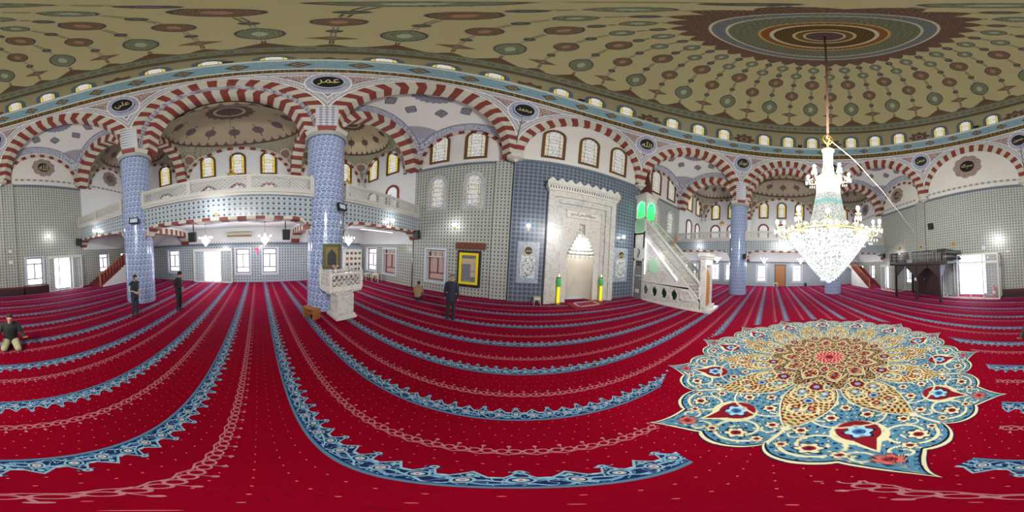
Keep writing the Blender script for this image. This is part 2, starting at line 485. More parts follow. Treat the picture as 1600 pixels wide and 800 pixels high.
wall('wall_back', [M['tile_x'], M['white'], M['galwhite']], YB, 'x', -1, -XS, XS, 0, 13, back_holes,
     lambda h, z: (0 if z < 8.0 else 1) if abs(h) < 10 else (0 if z < 2.85 else 2), (-10, 10), (2.85, 8.0), 'tiled rear wall with white lunettes and glass doors')
LW = [(-5.3, 0), (0.31, 0), (2.27, 0), (5.9, 0), (7.9, 0)]
left_holes = [niche(y, 1.0, .68, 2.45) for y, _ in LW] + [(-2.65, -1.35, 0, 2.3, .3)]
wall('wall_left', [M['tile_y'], M['galwhite'], M['galwhite']], -XS, 'y', -1, YB, YF, 0, 13, left_holes,
     lambda h, z: 0 if z < 2.85 else 1, (), (2.85,), 'tiled side wall under the left gallery, white above')
RW = [8.2, 6.3, 2.4, -1.85, -5.3]
right_holes = [niche(y, 1.05, .55, 2.5) for y in RW]
wall('wall_right', [M['tile_y'], M['galwhite'], M['galwhite']], XS, 'y', 1, YB, YF, 0, 13, right_holes,
     lambda h, z: 0 if z < 2.85 else 1, (), (2.85,), 'tiled side wall under the right gallery, white above')

# proud central bay of the prayer wall with the blue grey tiles and its lunette, and of the rear wall
def bay(name, mats, y, sgn, zt, holes, label):
    m = MB(); H = sorted({-4.0, 4.0} | {v for q in holes for v in q[:2]}); Zs = sorted({0, zt} | {v for q in holes for v in q[2:4]})
    for i in range(len(H) - 1):
        for j in range(len(Zs) - 1):
            hc, zc = (H[i] + H[i + 1]) / 2, (Zs[j] + Zs[j + 1]) / 2
            if any(q[0] < hc < q[1] and q[2] < zc < q[3] for q in holes): continue
            m.add([(H[i], y, Zs[j]), (H[i + 1], y, Zs[j]), (H[i + 1], y, Zs[j + 1]), (H[i], y, Zs[j + 1])], [(0, 1, 2, 3)], 0)
    yo = YF if sgn > 0 else YB
    for h in (-4.0, 4.0): m.add([(h, y, 0), (h, yo, 0), (h, yo, zt), (h, y, zt)], [(0, 1, 2, 3)], 0)
    pts = [(-4.0, zt)] + [(3.95 * math.cos(pi * k / 40), ZS + 3.95 * math.sin(pi * k / 40)) for k in range(41)][::-1] + [(4.0, zt)]
    m.prism(pts, y, yo, 1)
    return structure(m.build(name, mats), label)
bay('wall_front', [M['tile_mihrab'], M['white']], 9.86, 1, 8.1, [(-.95, .76, 0, 4.5)], 'blue grey tiled bay behind the marble prayer niche')
bay('wall_back', [M['tile_x'], M['white']], -9.74, -1, 8.0, [(-.9, 1.2, 0, 2.95)], 'tiled rear bay above the main glass door')

# pilasters at the four piers
for n, (x, sg) in enumerate([(-4.52, 1), (4.52, 1), (-4.35, -1), (4.6, -1)]):
    y = YF if sg > 0 else YB; m = MB()
    m.box((x, y - sg * .06, 4.03), (.95, .12, 8.06), 0)
    structure(m.build('trim_%d' % (n + 1), M['tile_x']), 'tiled pilaster on the %s wall, %s of the middle bay' % ('prayer' if sg > 0 else 'rear', 'left' if x < 0 else 'right'), 'pilaster')
# cresting along the top of the tiles
def crest(name, M4, s0, s1, d, z, label, tooth=.14):
    m = MB(M4); n = int((s1 - s0) / tooth); pts = [(s0, z - .12)]
    for k in range(n): a = s0 + (s1 - s0) * k / n; c = (s1 - s0) / n; pts += [(a, z), (a + c * .5, z + .1), (a + c, z)]
    pts += [(s1, z - .12)]
    m.prism(pts, d - .03, d + .02, 0)
    return structure(m.build(name, M['crest']), label, 'cresting')
M['crest'] = mat('grey blue cresting', (96, 108, 120), 0.4)
crest('trim_5', side(90), -10, -4.0, YF, 8.05, 'cresting on the tiles left of the prayer niche bay')
crest('trim_6', side(90), 4.0, 10, YF, 8.05, 'cresting on the tiles right of the prayer niche bay')
crest('trim_7', side(90), -4.0, 4.0, 9.86, 8.05, 'cresting on the blue grey tiles over the prayer niche')
crest('trim_8', side(270), -4.0, 4.0, 9.74, 7.95, 'cresting on the rear tiles over the main door')
crest('trim_9', side(270), -10, -4.0, 9.94, 7.95, 'cresting on the rear tiles beside the wooden gallery')
crest('trim_10', side(270), 4.0, 10, 9.94, 7.95, 'cresting on the rear tiles near the clock')
crest('trim_11', side(180), -10.1, 9.9, XS, 2.85, 'cresting on the tiles of the left side wall', .2)
crest('trim_12', side(0), -10.1, 9.9, XS, 2.85, 'cresting on the tiles of the right side wall', .2)

# ------------------------------------------------------------------ arches
def arch(m, Rix, Riz, Rex, Rez, zs, z0, d0, d1, n, cx=0.0, leg=0.3, first=1, smax=None):
    """alternating voussoirs; slot 0 red, 1 white"""
    def q(R, Rz, a): 
        x = R * math.cos(a)
        if smax is not None: x = max(-smax, min(smax, x))
        return (cx + x, zs + Rz * math.sin(a))
    sub = 3
    for k in range(n):
        mi = (k + first) % 2
        a0, a1 = pi * k / n, pi * (k + 1) / n
        inn = [q(Rix, Riz, a0 + (a1 - a0) * j / sub) for j in range(sub + 1)]
        out = [q(Rex, Rez, a0 + (a1 - a0) * j / sub) for j in range(sub + 1)]
        m.prism(inn + out[::-1], d0, d1, mi)
    if z0 < zs:
        nl = max(1, int(round((zs - z0) / leg)))
        for sg in (-1, 1):
            for k in range(nl):
                za, zb2 = zs - (zs - z0) * k / nl, zs - (zs - z0) * (k + 1) / nl
                mi = (k + first + 1) % 2
                xo = min(Rex, smax) if smax else Rex
                m.prism([(cx + sg * Rix, za), (cx + sg * xo, za), (cx + sg * xo, zb2), (cx + sg * Rix, zb2)], d0, d1, mi)
ARM = [M['red_stone'], M['white_stone']]
names = {90: 'over the prayer niche', 135: 'front left, beside the marble lectern column', 180: 'over the left gallery', 225: 'rear left by the standing men',
         270: 'over the main door', 315: 'rear right, over the wooden gallery', 0: 'over the right gallery', 45: 'front right, behind the pulpit'}
tn = 13
for phi in (90, 135, 180, 225, 270, 315, 0, 45):
    m = MB(side(phi)); flush = phi in (90, 270); flat = flush
    if flush: arch(m, 3.62, 3.5, 4.05, 4.2, ZS, 8.06, DF, 10.0 if phi == 90 else 9.9, 33, smax=3.995)
    else: arch(m, RI, RI, RE, RE, ZS, 8.06, DF, DF + (.12 if phi in (0, 180) else .55), 35, smax=3.995)
    structure(m.build('trim_%d' % tn, ARM), 'great red and white striped arch ' + names[phi], 'arch'); tn += 1
    if phi in (0, 180):
        m = MB(side(phi)); arch(m, 3.25, 3.25, 3.62, 3.62, ZS, 8.06, DF + .4, DF + 1.15, 33)
        structure(m.build('trim_%d' % tn, ARM), 'inner striped arch ' + names[phi], 'arch'); tn += 1
        # patterned soffit between the two arches
        m = MB(side(phi)); m.lathe([], 1) if False else None
        for k in range(40):
            a0, a1 = pi * k / 40, pi * (k + 1) / 40
            p = [(3.61 * math.cos(a), ZS + 3.61 * math.sin(a)) for a in (a0, a1)]
            m.add([(p[0][0], DF + .1, p[0][1]), (p[1][0], DF + .1, p[1][1]), (p[1][0], DF + .45, p[1][1]), (p[0][0], DF + .45, p[0][1])], [(0, 1, 2, 3)])
        structure(m.build('trim_%d' % tn, M['stub']), 'painted band between the striped arches ' + names[phi], 'arch'); tn += 1

# ------------------------------------------------------------------ pendentives (painted)
def pend(phi):
    ns, nt = 320, 110
    s = np.linspace(-3.997, 3.997, ns); t = np.linspace(0, 1, nt)
    S, Tt = np.meshgrid(s, t, indexing='ij')
    Rx = 4.05 if phi in (90, 270) else RE; Rz = 4.2 if phi in (90, 270) else RE
    zb = ZS + Rz * np.sqrt(np.clip(1 - (S / Rx) ** 2, 0, 1))
    zt = 12.87; az = np.arctan2(S, DF); k = 9.62
    x1, y1 = k * np.sin(az), k * np.cos(az)
    x = S * (1 - Tt) + x1 * Tt; y = DF * (1 - Tt) + y1 * Tt
    z = zb + (zt - zb) * Tt
    P = np.stack([x, y, z], -1)
    # measures for painting
    de = np.hypot(S, z - ZS) - (Rx + Rz) / 2            # distance from the arch
    dt = zt - z; dv = (3.997 - np.abs(S))
    col = base(S.shape, (196, 194, 190))
    put(col, orn(S, z, 26), (120, 76, 68))
    put(col, orn(S + 3, z + 1, 15) & (dv < 2.0), (136, 98, 86))
    bord = (de < .42) | (dt < .36)
    put(col, bord, (194, 194, 192))
    put(col, bord & orn(S, z, 34), (102, 108, 130))
    for e in (.03, .40, .47): put(col, np.abs(de - e) < .022, (232, 230, 222) if e < .45 else (110, 116, 140))
    for e in (.05, .34): put(col, np.abs(dt - e) < .022, (226, 224, 216))
    put(col, np.abs(de - .2) < .012, (226, 226, 220))
    # ring round the calligraphy roundel, centred on the octagon corner
    rr = np.hypot(dv, (z - 11.86) * 1.0)
    put(col, rr < .86, (190, 194, 204)); put(col, (rr < .86) & orn(S * 1.0, z, 38), (86, 98, 140))
    put(col, np.abs(rr - .86) < .022, (230, 228, 220)); put(col, np.abs(rr - .56) < .03, (120, 128, 160))
    q = rad(phi - 90); ca, sa = math.cos(q), math.sin(q)
    W = np.stack([P[..., 0] * ca - P[..., 1] * sa, P[..., 0] * sa + P[..., 1] * ca, P[..., 2]], -1)
    o = grid_obj('trim_%d' % tn, W, col, M['paint'])
    return o
for phi in (90, 135, 180, 225, 270, 315, 0, 45):
    structure(pend(phi), 'painted spandrels above the arch ' + names[phi], 'spandrel'); tn += 1

# calligraphy roundels on the eight corners
FORMS = {'A': '\uFEF2\uFEE0\uFECB', 'B': '\uFEAE\uFEE4\uFECB', 'P1': '\uFEAA\uFEE4\uFEA4\uFEE3', 'P2': '\uFDF2', 'C': '\uFEAE\uFEDC\uFE91\uFEEE\uFE91\u0627',
         'D': '\uFEE5\uFE8E\uFEE4\uFE9C\uFECB', 'P3': '\uFEE6\uFEB4\uFEA3', 'P4': '\uFEE6\uFEF4\uFEB4\uFEA3'}
_tc = {}
def letters(txt, w, h, depth=.012):
    """mesh of the lettering fitted to w x h, in the xz plane facing -y"""
    cu = bpy.data.curves.new('lettering', 'FONT'); cu.body = txt; cu.resolution_u = 3; cu.extrude = 0.02
    o = bpy.data.objects.new('lettering', cu); COL.objects.link(o)
    dg = bpy.context.evaluated_depsgraph_get(); me = bpy.data.meshes.new_from_object(o.evaluated_get(dg))
    bpy.data.objects.remove(o)
    n = len(me.vertices); co = np.empty(n * 3, np.float32); me.vertices.foreach_get('co', co); co = co.reshape(-1, 3)
    lo, hi = co.min(0), co.max(0); sc = np.array([w / (hi[0] - lo[0]), h / (hi[1] - lo[1])])
    if sc[0] > sc[1] * 1.6: sc[0] = sc[1] * 1.6
    if sc[1] > sc[0] * 1.6: sc[1] = sc[0] * 1.6
    c = (lo + hi) / 2; out = np.empty_like(co)
    out[:, 0] = (co[:, 0] - c[0]) * sc[0]; out[:, 2] = (co[:, 1] - c[1]) * sc[1]; out[:, 1] = -(co[:, 2] - lo[2]) / max(hi[2] - lo[2], 1e-6) * depth
    me.vertices.foreach_set('co', out.ravel()); me.update()
    return me
def lettering(txt, w, h, m, parent, loc=(0, 0, 0), name='lettering'):
    me = letters(txt, w, h); me.materials.clear(); me.materials.append(m)
    o = bpy.data.objects.new(name, me); COL.objects.link(o); o.parent = parent; o.location = loc
    return o
corner_names = {'A': 'corner above the round column behind the two standing men', 'B': 'corner above the picture column', 'P1': 'corner left of the prayer niche',
                'P2': 'corner between prayer niche and pulpit', 'C': 'corner right of the pulpit', 'D': 'corner behind the big chandelier',
                'P3': 'corner above the wooden gallery', 'P4': 'corner left of the rear lunette'}
CAZ = {'A': 202.5, 'B': 157.5, 'P1': 112.5, 'P2': 67.5, 'C': 22.5, 'D': -22.5, 'P3': -67.5, 'P4': 247.5}
M['letter'] = mat('pale gold lettering', (206, 192, 140), 0.5)
def disc(m, r0, r1, y0, y1, n=40, mi=0, scall=0, amp=0):
    out = [((r1 + (amp * abs(math.sin(scall * pi * k / n * 1.0)) if scall else 0)) * math.cos(2 * pi * k / n), (r1 + (amp * abs(math.sin(scall * pi * k / n)) if scall else 0)) * math.sin(2 * pi * k / n)) for k in range(n)]
    if r0 <= 0: m.prism(out, y0, y1, mi)
    else:
        inn = [(r0 * math.cos(2 * pi * k / n), r0 * math.sin(2 * pi * k / n)) for k in range(n)]
        for k in range(n):
            j = (k + 1) % n; m.prism([inn[k], out[k], out[j], inn[j]], y0, y1, mi)
def roundel(key, txt, label, loc, rz, tilt, r=.5, group='calligraphy roundels'):
    t = empty('calligraphy_roundel', loc); t.rotation_euler = (tilt, 0, rz)
    tag(t, label, 'roundel', group)
    m = MB(); disc(m, 0, r, -.02, .03); m.build('disc', M['black'], t)
    m = MB(); disc(m, r, r + .06, -.035, .03); m.build('rim', M['gold_rim'], t)
    lettering(txt, r * 1.45, r * 1.1, M['letter'], t, (0, -.021, 0))
    return t
M['gold_rim'] = mat('pale rim', (170, 176, 196), 0.6)
for k, az in CAZ.items():
    a = rad(az); R0 = 9.83
    roundel(k, FORMS[k], 'black round plaque with gold script, ' + corner_names[k], (R0 * math.cos(a), R0 * math.sin(a), 11.86), a - pi / 2, rad(15), .5)

# ------------------------------------------------------------------ drum and dome
def drum(prof, paintf, name, label, n=1600):
    """lathe of a profile [(r,z)...] painted by paintf(theta, s, r, z)"""
    pr = np.array(prof, float); seg = np.hypot(*(pr[1:] - pr[:-1]).T); L = np.concatenate([[0], np.cumsum(seg)])
    k = max(3, int(L[-1] / .03)); s = np.linspace(0, L[-1], k); r = np.interp(s, L, pr[:, 0]); z = np.interp(s, L, pr[:, 1])
    th = np.linspace(0, 2 * pi, n, endpoint=False)
    TH, Ss = np.meshgrid(th, s, indexing='ij'); Rr = np.broadcast_to(r, TH.shape); Zz = np.broadcast_to(z, TH.shape)
    P = np.stack([Rr * np.cos(TH), Rr * np.sin(TH), Zz], -1)
    o = grid_obj(name, P, paintf(TH, Ss, L[-1]), M['paint'], wrapu=True)
    structure(o, label, 'dome'); return o
def p_gold(TH, s, L):
    u = TH * 9.6; c = base(TH.shape, (46, 36, 20)); v = s
    put(c, orn(u * .7, v * 1.2 + 5, 24) , (132, 104, 48))
    put(c, (np.abs(np.sin(u * 17 + 2 * np.sin(u * 5))) > .93) & (v > .15) & (v < .55), (150, 122, 60))
    put(c, (v < .06) | (v > L - .06), (120, 96, 50)); return c
drum([(9.63, 12.84), (9.68, 13.42)], p_gold, 'trim_%d' % tn, 'dark band with gold script round the foot of the dome'); tn += 1
def p_blue(TH, s, L):
    u = TH * 9.4; c = base(TH.shape, (104, 138, 148))
    put(c, orn(u, s, 30), (130, 160, 168))
    pm = np.mod(u, 1.845) - .92; w = .42
    put(c, (np.abs(pm) / w + np.abs(s - L / 2) / .22) < 1, (66, 62, 52))
    put(c, (np.abs(pm) / w + np.abs(s - L / 2) / .22) < .6, (150, 120, 80)); put(c, (np.abs(pm) / w + np.abs(s - L / 2) / .22) < .3, (60, 60, 60))
    put(c, (s < .05) | (s > L - .06), (206, 208, 190)); return c
drum([(9.66, 13.42), (9.55, 13.5), (9.12, 13.85)], p_blue, 'trim_%d' % tn, 'blue painted sloping cornice band under the dome windows'); tn += 1
drum([(9.12, 13.85), (9.07, 13.88), (9.07, 13.96), (9.16, 13.99), (9.75, 14.0)], lambda TH, s, L: base(TH.shape, (170, 172, 150)), 'trim_%d' % tn, 'narrow ledge in front of the dome windows'); tn += 1
WAZ = [45 * g + d for g in range(8) for d in (-12.4, 0, 12.4)]
def p_drum(TH, s, L):
    c = base(TH.shape, (168, 162, 128)); u = TH * 9.75
    put(c, (s < .35) & orn(u, s, 20), (90, 92, 84))
    for g in range(8):
        a = rad(22.5 + 45 * g); du = (np.mod(TH - a + pi, 2 * pi) - pi) * 9.75; r = np.hypot(du, (s - 1.05) * 1.1); an = np.arctan2(s - 1.05, du)
        m = r < .78 + .14 * np.cos(8 * an)
        put(c, m, (120, 84, 70)); put(c, m & orn(u, s, 30), (70, 70, 66)); put(c, np.abs(r - .3) < .04, (170, 160, 130))
        put(c, (np.abs(s - .95) < .035 + .02 * np.sin(u * 12)) & (np.abs(du) < 1.6) & ~m, (100, 104, 96))
    return c
drum([(9.75, 14.0), (9.75, 16.75)], p_drum, 'trim_%d' % tn, 'cream drum wall holding the ring of dome windows'); tn += 1

def dome():
    Rs, z0 = 9.52, 16.68
    nth, nv = 2048, 560
    th = np.linspace(0, 2 * pi, nth, endpoint=False); an = np.linspace(0.002, rad(90.0), nv)
    TH, AN = np.meshgrid(th, an, indexing='ij'); A = np.degrees(AN)
    P = np.stack([Rs * np.sin(AN) * np.cos(TH), Rs * np.sin(AN) * np.sin(TH), z0 + Rs * np.cos(AN)], -1)
    r = Rs * np.sin(AN); v = AN * Rs
    c = base(TH.shape, (200, 192, 148))
    d = rad(11.25); k = np.round(TH / d); u = (TH - k * d) * r; odd = np.mod(k, 2) == 1
    big = rad(1) * Rs
    teal, brown, dark = (150, 162, 136), (150, 118, 98), (92, 88, 72)
    pat = orn(TH * 9.5, v, 30)
    def blob(sel, vc, hl, hw, colr, shape=0):
        dv = (A - vc) * big
        if shape == 0:      # pointed circle
            f = np.hypot(u / hw, dv / hl); f = np.maximum(f - .12 * np.exp(-(u / hw * 4) ** 2), 0)
        elif shape == 1:    # flat star leaf
            f = np.abs(u / hw) ** .8 + np.abs(dv / hl) ** 1.1
        m = sel & (f < 1); put(c, sel & (f < 1.18) & (f >= 1), (196, 190, 160)); put(c, m, colr); put(c, m & pat, dark); put(c, m & (f > .88), dark)
        put(c, m & (f < .3), tuple(int(q * 1.2) for q in colr))
    st = (A > 24) & (A < 79) & ((np.abs(np.abs(u) - .05) < .022)); put(c, st, dark)
    put(c, (A > 24) & (A < 79) & (np.abs(u) < .028), (190, 184, 156))
    ev = ~odd
    for vc in (29.5, 45, 64.5): blob(ev, vc, .26, .2, (104, 104, 104))
    blob(ev, 36.7, .42, .36, teal); blob(ev, 55, .66, .5, brown); blob(ev, 72.5, .4, .72, brown, 1)
    for vc in (37.4, 55.4): blob(odd, vc, .26, .2, (104, 104, 104))
    blob(odd, 31, .42, .35, teal); blob(odd, 44.2, .66, .52, brown); blob(odd, 66.8, .98, .62, teal)
    # scalloped triangles at the foot
    h1 = (82.6 - A) * big
    m = odd & (h1 > 0) & (h1 < .92) & (np.abs(u) < .98 * (1 - (h1 / .95) ** .9)); put(c, m, (126, 84, 70)); put(c, m & pat, dark)
    m = ev & (h1 > 0) & (h1 < .5) & (np.abs(u) < .5 * (1 - (h1 / .5) ** 1.4)); put(c, m, (126, 84, 70)); put(c, m & pat, dark)
    bd = A > 82.6; put(c, bd, (134, 142, 120)); put(c, bd & (np.abs(np.mod(A - 82.6, 7.4) - .5) < .3), (70, 54, 44))
    pu = np.mod(TH * 9.5, .6) - .3; put(c, bd & (np.abs(np.hypot(pu, (A - 86.2) * big) - .13) < .035), (110, 76, 60)); put(c, bd & (A > 89.2), (70, 54, 44))
    # central rosette
    sc = 24.8 + 2.4 * np.abs(np.cos(TH * 16)); m = A < sc
    put(c, m, (138, 104, 90)); put(c, m & orn(TH * 4, v, 30), (72, 66, 60)); 
    def ring(a, b, cc): put(c, (A >= a) & (A < b), cc)
    ring(0, 21.2, (136, 142, 140)); put(c, (A < 21) & orn(TH * 3.3, v, 28), (92, 100, 112))
    ring(20.7, 21.3, (216, 212, 190)); ring(18.0, 18.5, (210, 208, 186))
    ring(0, 18.0, (134, 140, 110)); put(c, (A < 18) & orn(TH * 2.6, v, 28), (140, 120, 86)); put(c, (A < 18) & orn(TH * 2.6 + 2, v, 16), (86, 104, 96))
    ring(12.2, 12.8, (206, 176, 110)); ring(0, 12.2, (150, 104, 48)); put(c, (A < 12.2) & (np.sin(TH * 60) > .5), (120, 70, 30)); ring(9.9, 10.6, (214, 208, 180))
    ring(0, 9.9, (58, 44, 22)); put(c, (A < 9.9) & orn(TH * 1.4, v, 26), (134, 104, 52))
    ring(5.6, 6.3, (206, 190, 140)); ring(0, 5.6, (122, 90, 44)); ring(3.7, 4.2, (210, 200, 170)); ring(0, 3.7, (112, 84, 84)); put(c, (A < 3.7) & orn(TH * .6, v, 30), (70, 60, 70))
    o = grid_obj('ceiling', P, c, M['paint'], wrapu=True)
    structure(o, 'great painted dome with medallions on radial stems and a round centre', 'dome')
dome()
drum([(9.75, 16.75), (9.52, 16.68)], lambda TH, s, L: base(TH.shape, (120, 110, 90)), 'trim_%d' % tn, 'moulding between the drum windows and the dome'); tn += 1

# ------------------------------------------------------------------ corner half vaults
def corner_vault(sx, sy, label):
    R0 = 4.14; mx, my = 7.07, 7.07; z0 = 8.16
    yl = YF if sy > 0 else -YB
    nth, nr = 260, 140
    th = np.linspace(rad(-45), rad(135), nth); fr = np.sin(np.linspace(0, pi / 2, nr))
    TH, FR = np.meshgrid(th, fr, indexing='ij')
    cx, cy = np.cos(TH), np.sin(TH)
    rb = np.minimum(np.where(cx > 1e-6, (10.0 - mx) / np.maximum(cx, 1e-6), 99), np.where(cy > 1e-6, (yl - my) / np.maximum(cy, 1e-6), 99))
    rb = np.minimum(rb, R0 * .999)
    r = rb * FR; x = mx + r * cx; y = my + r * cy; z = z0 + np.sqrt(R0 * R0 - r * r)
    c = base(TH.shape, (212, 210, 206))
    dleg = np.minimum(10.0 - x, yl - y); dh = (x + y - 14.14) / math.sqrt(2)
    # leaves and half rosette
    rho = np.hypot(x - mx, y - my); tq = np.degrees(TH) + 45
    ros = rho < 1.05 + .08 * np.abs(np.sin(TH * 12)); put(c, ros, (150, 148, 160)); put(c, ros & orn(x, y, 26), (86, 86, 110)); put(c, np.abs(rho - .55) < .05, (200, 200, 200))
    for a, rr, sz in ((28, 1.95, .42), (66, 1.85, .42), (114, 1.85, .42), (152, 1.95, .42)):
        px_, py_ = mx + rr * math.cos(rad(a - 45)), my + rr * math.sin(rad(a - 45))
        ta = rad(a - 45); ur = (x - px_) * math.cos(ta) + (y - py_) * math.sin(ta); ut = -(x - px_) * math.sin(ta) + (y - py_) * math.cos(ta)
        f = np.abs(ur / .3) ** 1.2 + np.abs(ut / .34) ** 1.2; put(c, f < 1, (140, 138, 146)); put(c, (f < 1) & orn(x, y, 34), (84, 84, 96)); put(c, (f < 1) & (f > .8), (90, 90, 96))
    sp = (rho > 3.3); put(c, sp, (196, 198, 206)); put(c, sp & orn(x, z, 26), (90, 100, 140))
    f = np.hypot((tq - 90) * .05, (rho - 3.1) * 3.2); put(c, f < 1, (150, 148, 160))
    bz = (dleg < .42) ; put(c, bz, (192, 194, 200)); put(c, bz & orn(x + y, z, 34), (96, 106, 136)); put(c, np.abs(dleg - .42) < .03, (120, 124, 140))
    bz = (dh < .25); put(c, bz, (186, 186, 190)); put(c, bz & orn(x - y, z, 34), (96, 100, 120))
    P = np.stack([x * sx, y * sy, z], -1)
    structure(grid_obj('ceiling', P, c, M['paint']), label, 'vault')
corner_vault(-1, 1, 'white half vault with leaf motifs, front left corner')
corner_vault(1, 1, 'white half vault with leaf motifs, front right corner')
corner_vault(-1, -1, 'white half vault with leaf motifs, rear left corner')
corner_vault(1, -1, 'white half vault with leaf motifs, rear right corner')

# striped arches along x = +-10 between column and end walls, and wall arches
quad = {(-1, 1): 'front left', (1, 1): 'front right', (-1, -1): 'rear left', (1, -1): 'rear right'}
for (sx, sy), q in quad.items():
    phi = 0 if sx > 0 else 180; e = -sy if sx > 0 else sy     # local x along the side frame
    cxl = (7.16 if sy > 0 else -7.04); cxl = -cxl if sx > 0 else cxl
    m = MB(side(phi)); arch(m, 2.42, 2.42, 3.0, 3.0, 8.1, 8.04, 9.75, 10.45, 21, cx=cxl)
    # wall above the arch, closing the side towards the gallery dome
    N = 24; hi = 12.8
    for k in range(N):
        a0, a1 = pi * k / N, pi * (k + 1) / N
        p0 = (cxl + 2.98 * math.cos(a0), 8.1 + 2.98 * math.sin(a0)); p1 = (cxl + 2.98 * math.cos(a1), 8.1 + 2.98 * math.sin(a1))
        m.add([(p0[0], 10.12, p0[1]), (p1[0], 10.12, p1[1]), (p1[0], 10.12, hi), (p0[0], 10.12, hi)], [(0, 1, 2, 3)], 2)
    structure(m.build('trim_%d' % tn, ARM + [M['galwhite']]), 'striped cross arch in the %s corner' % q, 'arch'); tn += 1
    # thin arch round the lunette of the end wall
    ph = 90 if sy > 0 else 270; D0 = (YF if sy > 0 else -YB)
    c2 = 7.07 * sx * (1 if sy > 0 else -1)
    m = MB(side(ph)); arch(m, 2.5, 2.52, 2.75, 2.77, 8.2, 8.15, D0 - .08, D0 + .02, 23, cx=c2)
    structure(m.build('trim_%d' % tn, ARM), 'thin striped lunette arch on the end wall, %s corner' % q, 'arch'); tn += 1

# ------------------------------------------------------------------ galleries
def gallery_dome(cx, cy, ax, ay, label, lit_tone):
    """elliptical painted dome on pendentives over a rectangular bay ax x ay (half sizes)"""
    zs, H = 8.15, 2.75; ea, eb, zb = ax - .12, ay - .12, 10.98
    n = 720
    th = np.linspace(0, 2 * pi, n, endpoint=False)
    # pendentive ring: from the bay boundary up to the ellipse
    ct, st_ = np.cos(th), np.sin(th)
    k = 1 / np.maximum(np.abs(ct) / ax, np.abs(st_) / ay); bx, by = k * ct, k * st_
    onx = (np.abs(ct) / ax) > (np.abs(st_) / ay)
    zz = np.where(onx, zs + H * np.sqrt(np.clip(1 - (by / ay) ** 2, 0, 1)), zs + H * np.sqrt(np.clip(1 - (bx / ax) ** 2, 0, 1)))
    t = np.linspace(0, 1, 40); TH, TT = np.meshgrid(th, t, indexing='ij')
    x = bx[:, None] * (1 - TT) + (ea * ct)[:, None] * TT; y = by[:, None] * (1 - TT) + (eb * st_)[:, None] * TT; z = zz[:, None] * (1 - TT) + zb * TT
    ground = (150, 146, 122)
    c = base(TH.shape, ground); put(c, orn(x + y, z, 24), (110, 104, 96))
    for sxx in (-1, 1):
        for syy in (-1, 1):
            r = np.hypot(np.hypot(x - sxx * ax * .86, y - syy * ay * .86), z - 10.0); put(c, r < .42, (126, 98, 88)); put(c, np.abs(r - .42) < .04, (190, 184, 160))
    put(c, TT < .08, (196, 190, 176))
    o1 = grid_obj('ceiling', np.stack([cx + x, cy + y, z], -1), c, M['paint'], wrapu=True)
    structure(o1, label.replace('dome', 'pendentives'), 'vault')
    ph = np.linspace(0, pi / 2 - .01, 150); TH, PH = np.meshgrid(th, ph, indexing='ij')
    x = ea * np.cos(PH) * np.cos(TH); y = eb * np.cos(PH) * np.sin(TH); z = zb + 2.0 * np.sin(PH)
    D = np.degrees(PH); c = base(TH.shape, lit_tone)
    per = rad(10); u = (np.mod(TH + per / 2, per) - per / 2) * 3.2
    m = (D < 5) | ((D < 12) & (np.abs(u) < .17 * (1 - (D - 5) / 7))) | ((np.abs(D - 13) < 1.2) & (np.abs(u) < .05)); put(c, m, (106, 82, 78)); put(c, m & orn(TH * 4, D * .05, 20), (72, 62, 66))
    per = rad(30); u = (np.mod(TH + per / 2, per) - per / 2) * 3.0 * np.cos(PH); dv = (D - 36) * .05
    f = np.hypot(u / .3, dv / .42); put(c, f < 1, (120, 96, 92)); put(c, (f < 1) & orn(TH * 4, D * .05, 28), (70, 66, 76)); put(c, (np.abs(u) < .035) & (np.abs(dv) < .75), (84, 76, 80))
    m = D > 68 + 2.5 * np.abs(np.sin(TH * 8)); put(c, m, (124, 98, 92)); put(c, m & orn(x, y, 24), (78, 70, 78)); put(c, np.abs(D - 78) < 1.2, (190, 180, 160))
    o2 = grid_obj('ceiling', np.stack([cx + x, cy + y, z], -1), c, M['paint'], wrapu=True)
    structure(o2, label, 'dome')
xm = (10.7 + XS) / 2; xh = (XS - 10.7) / 2
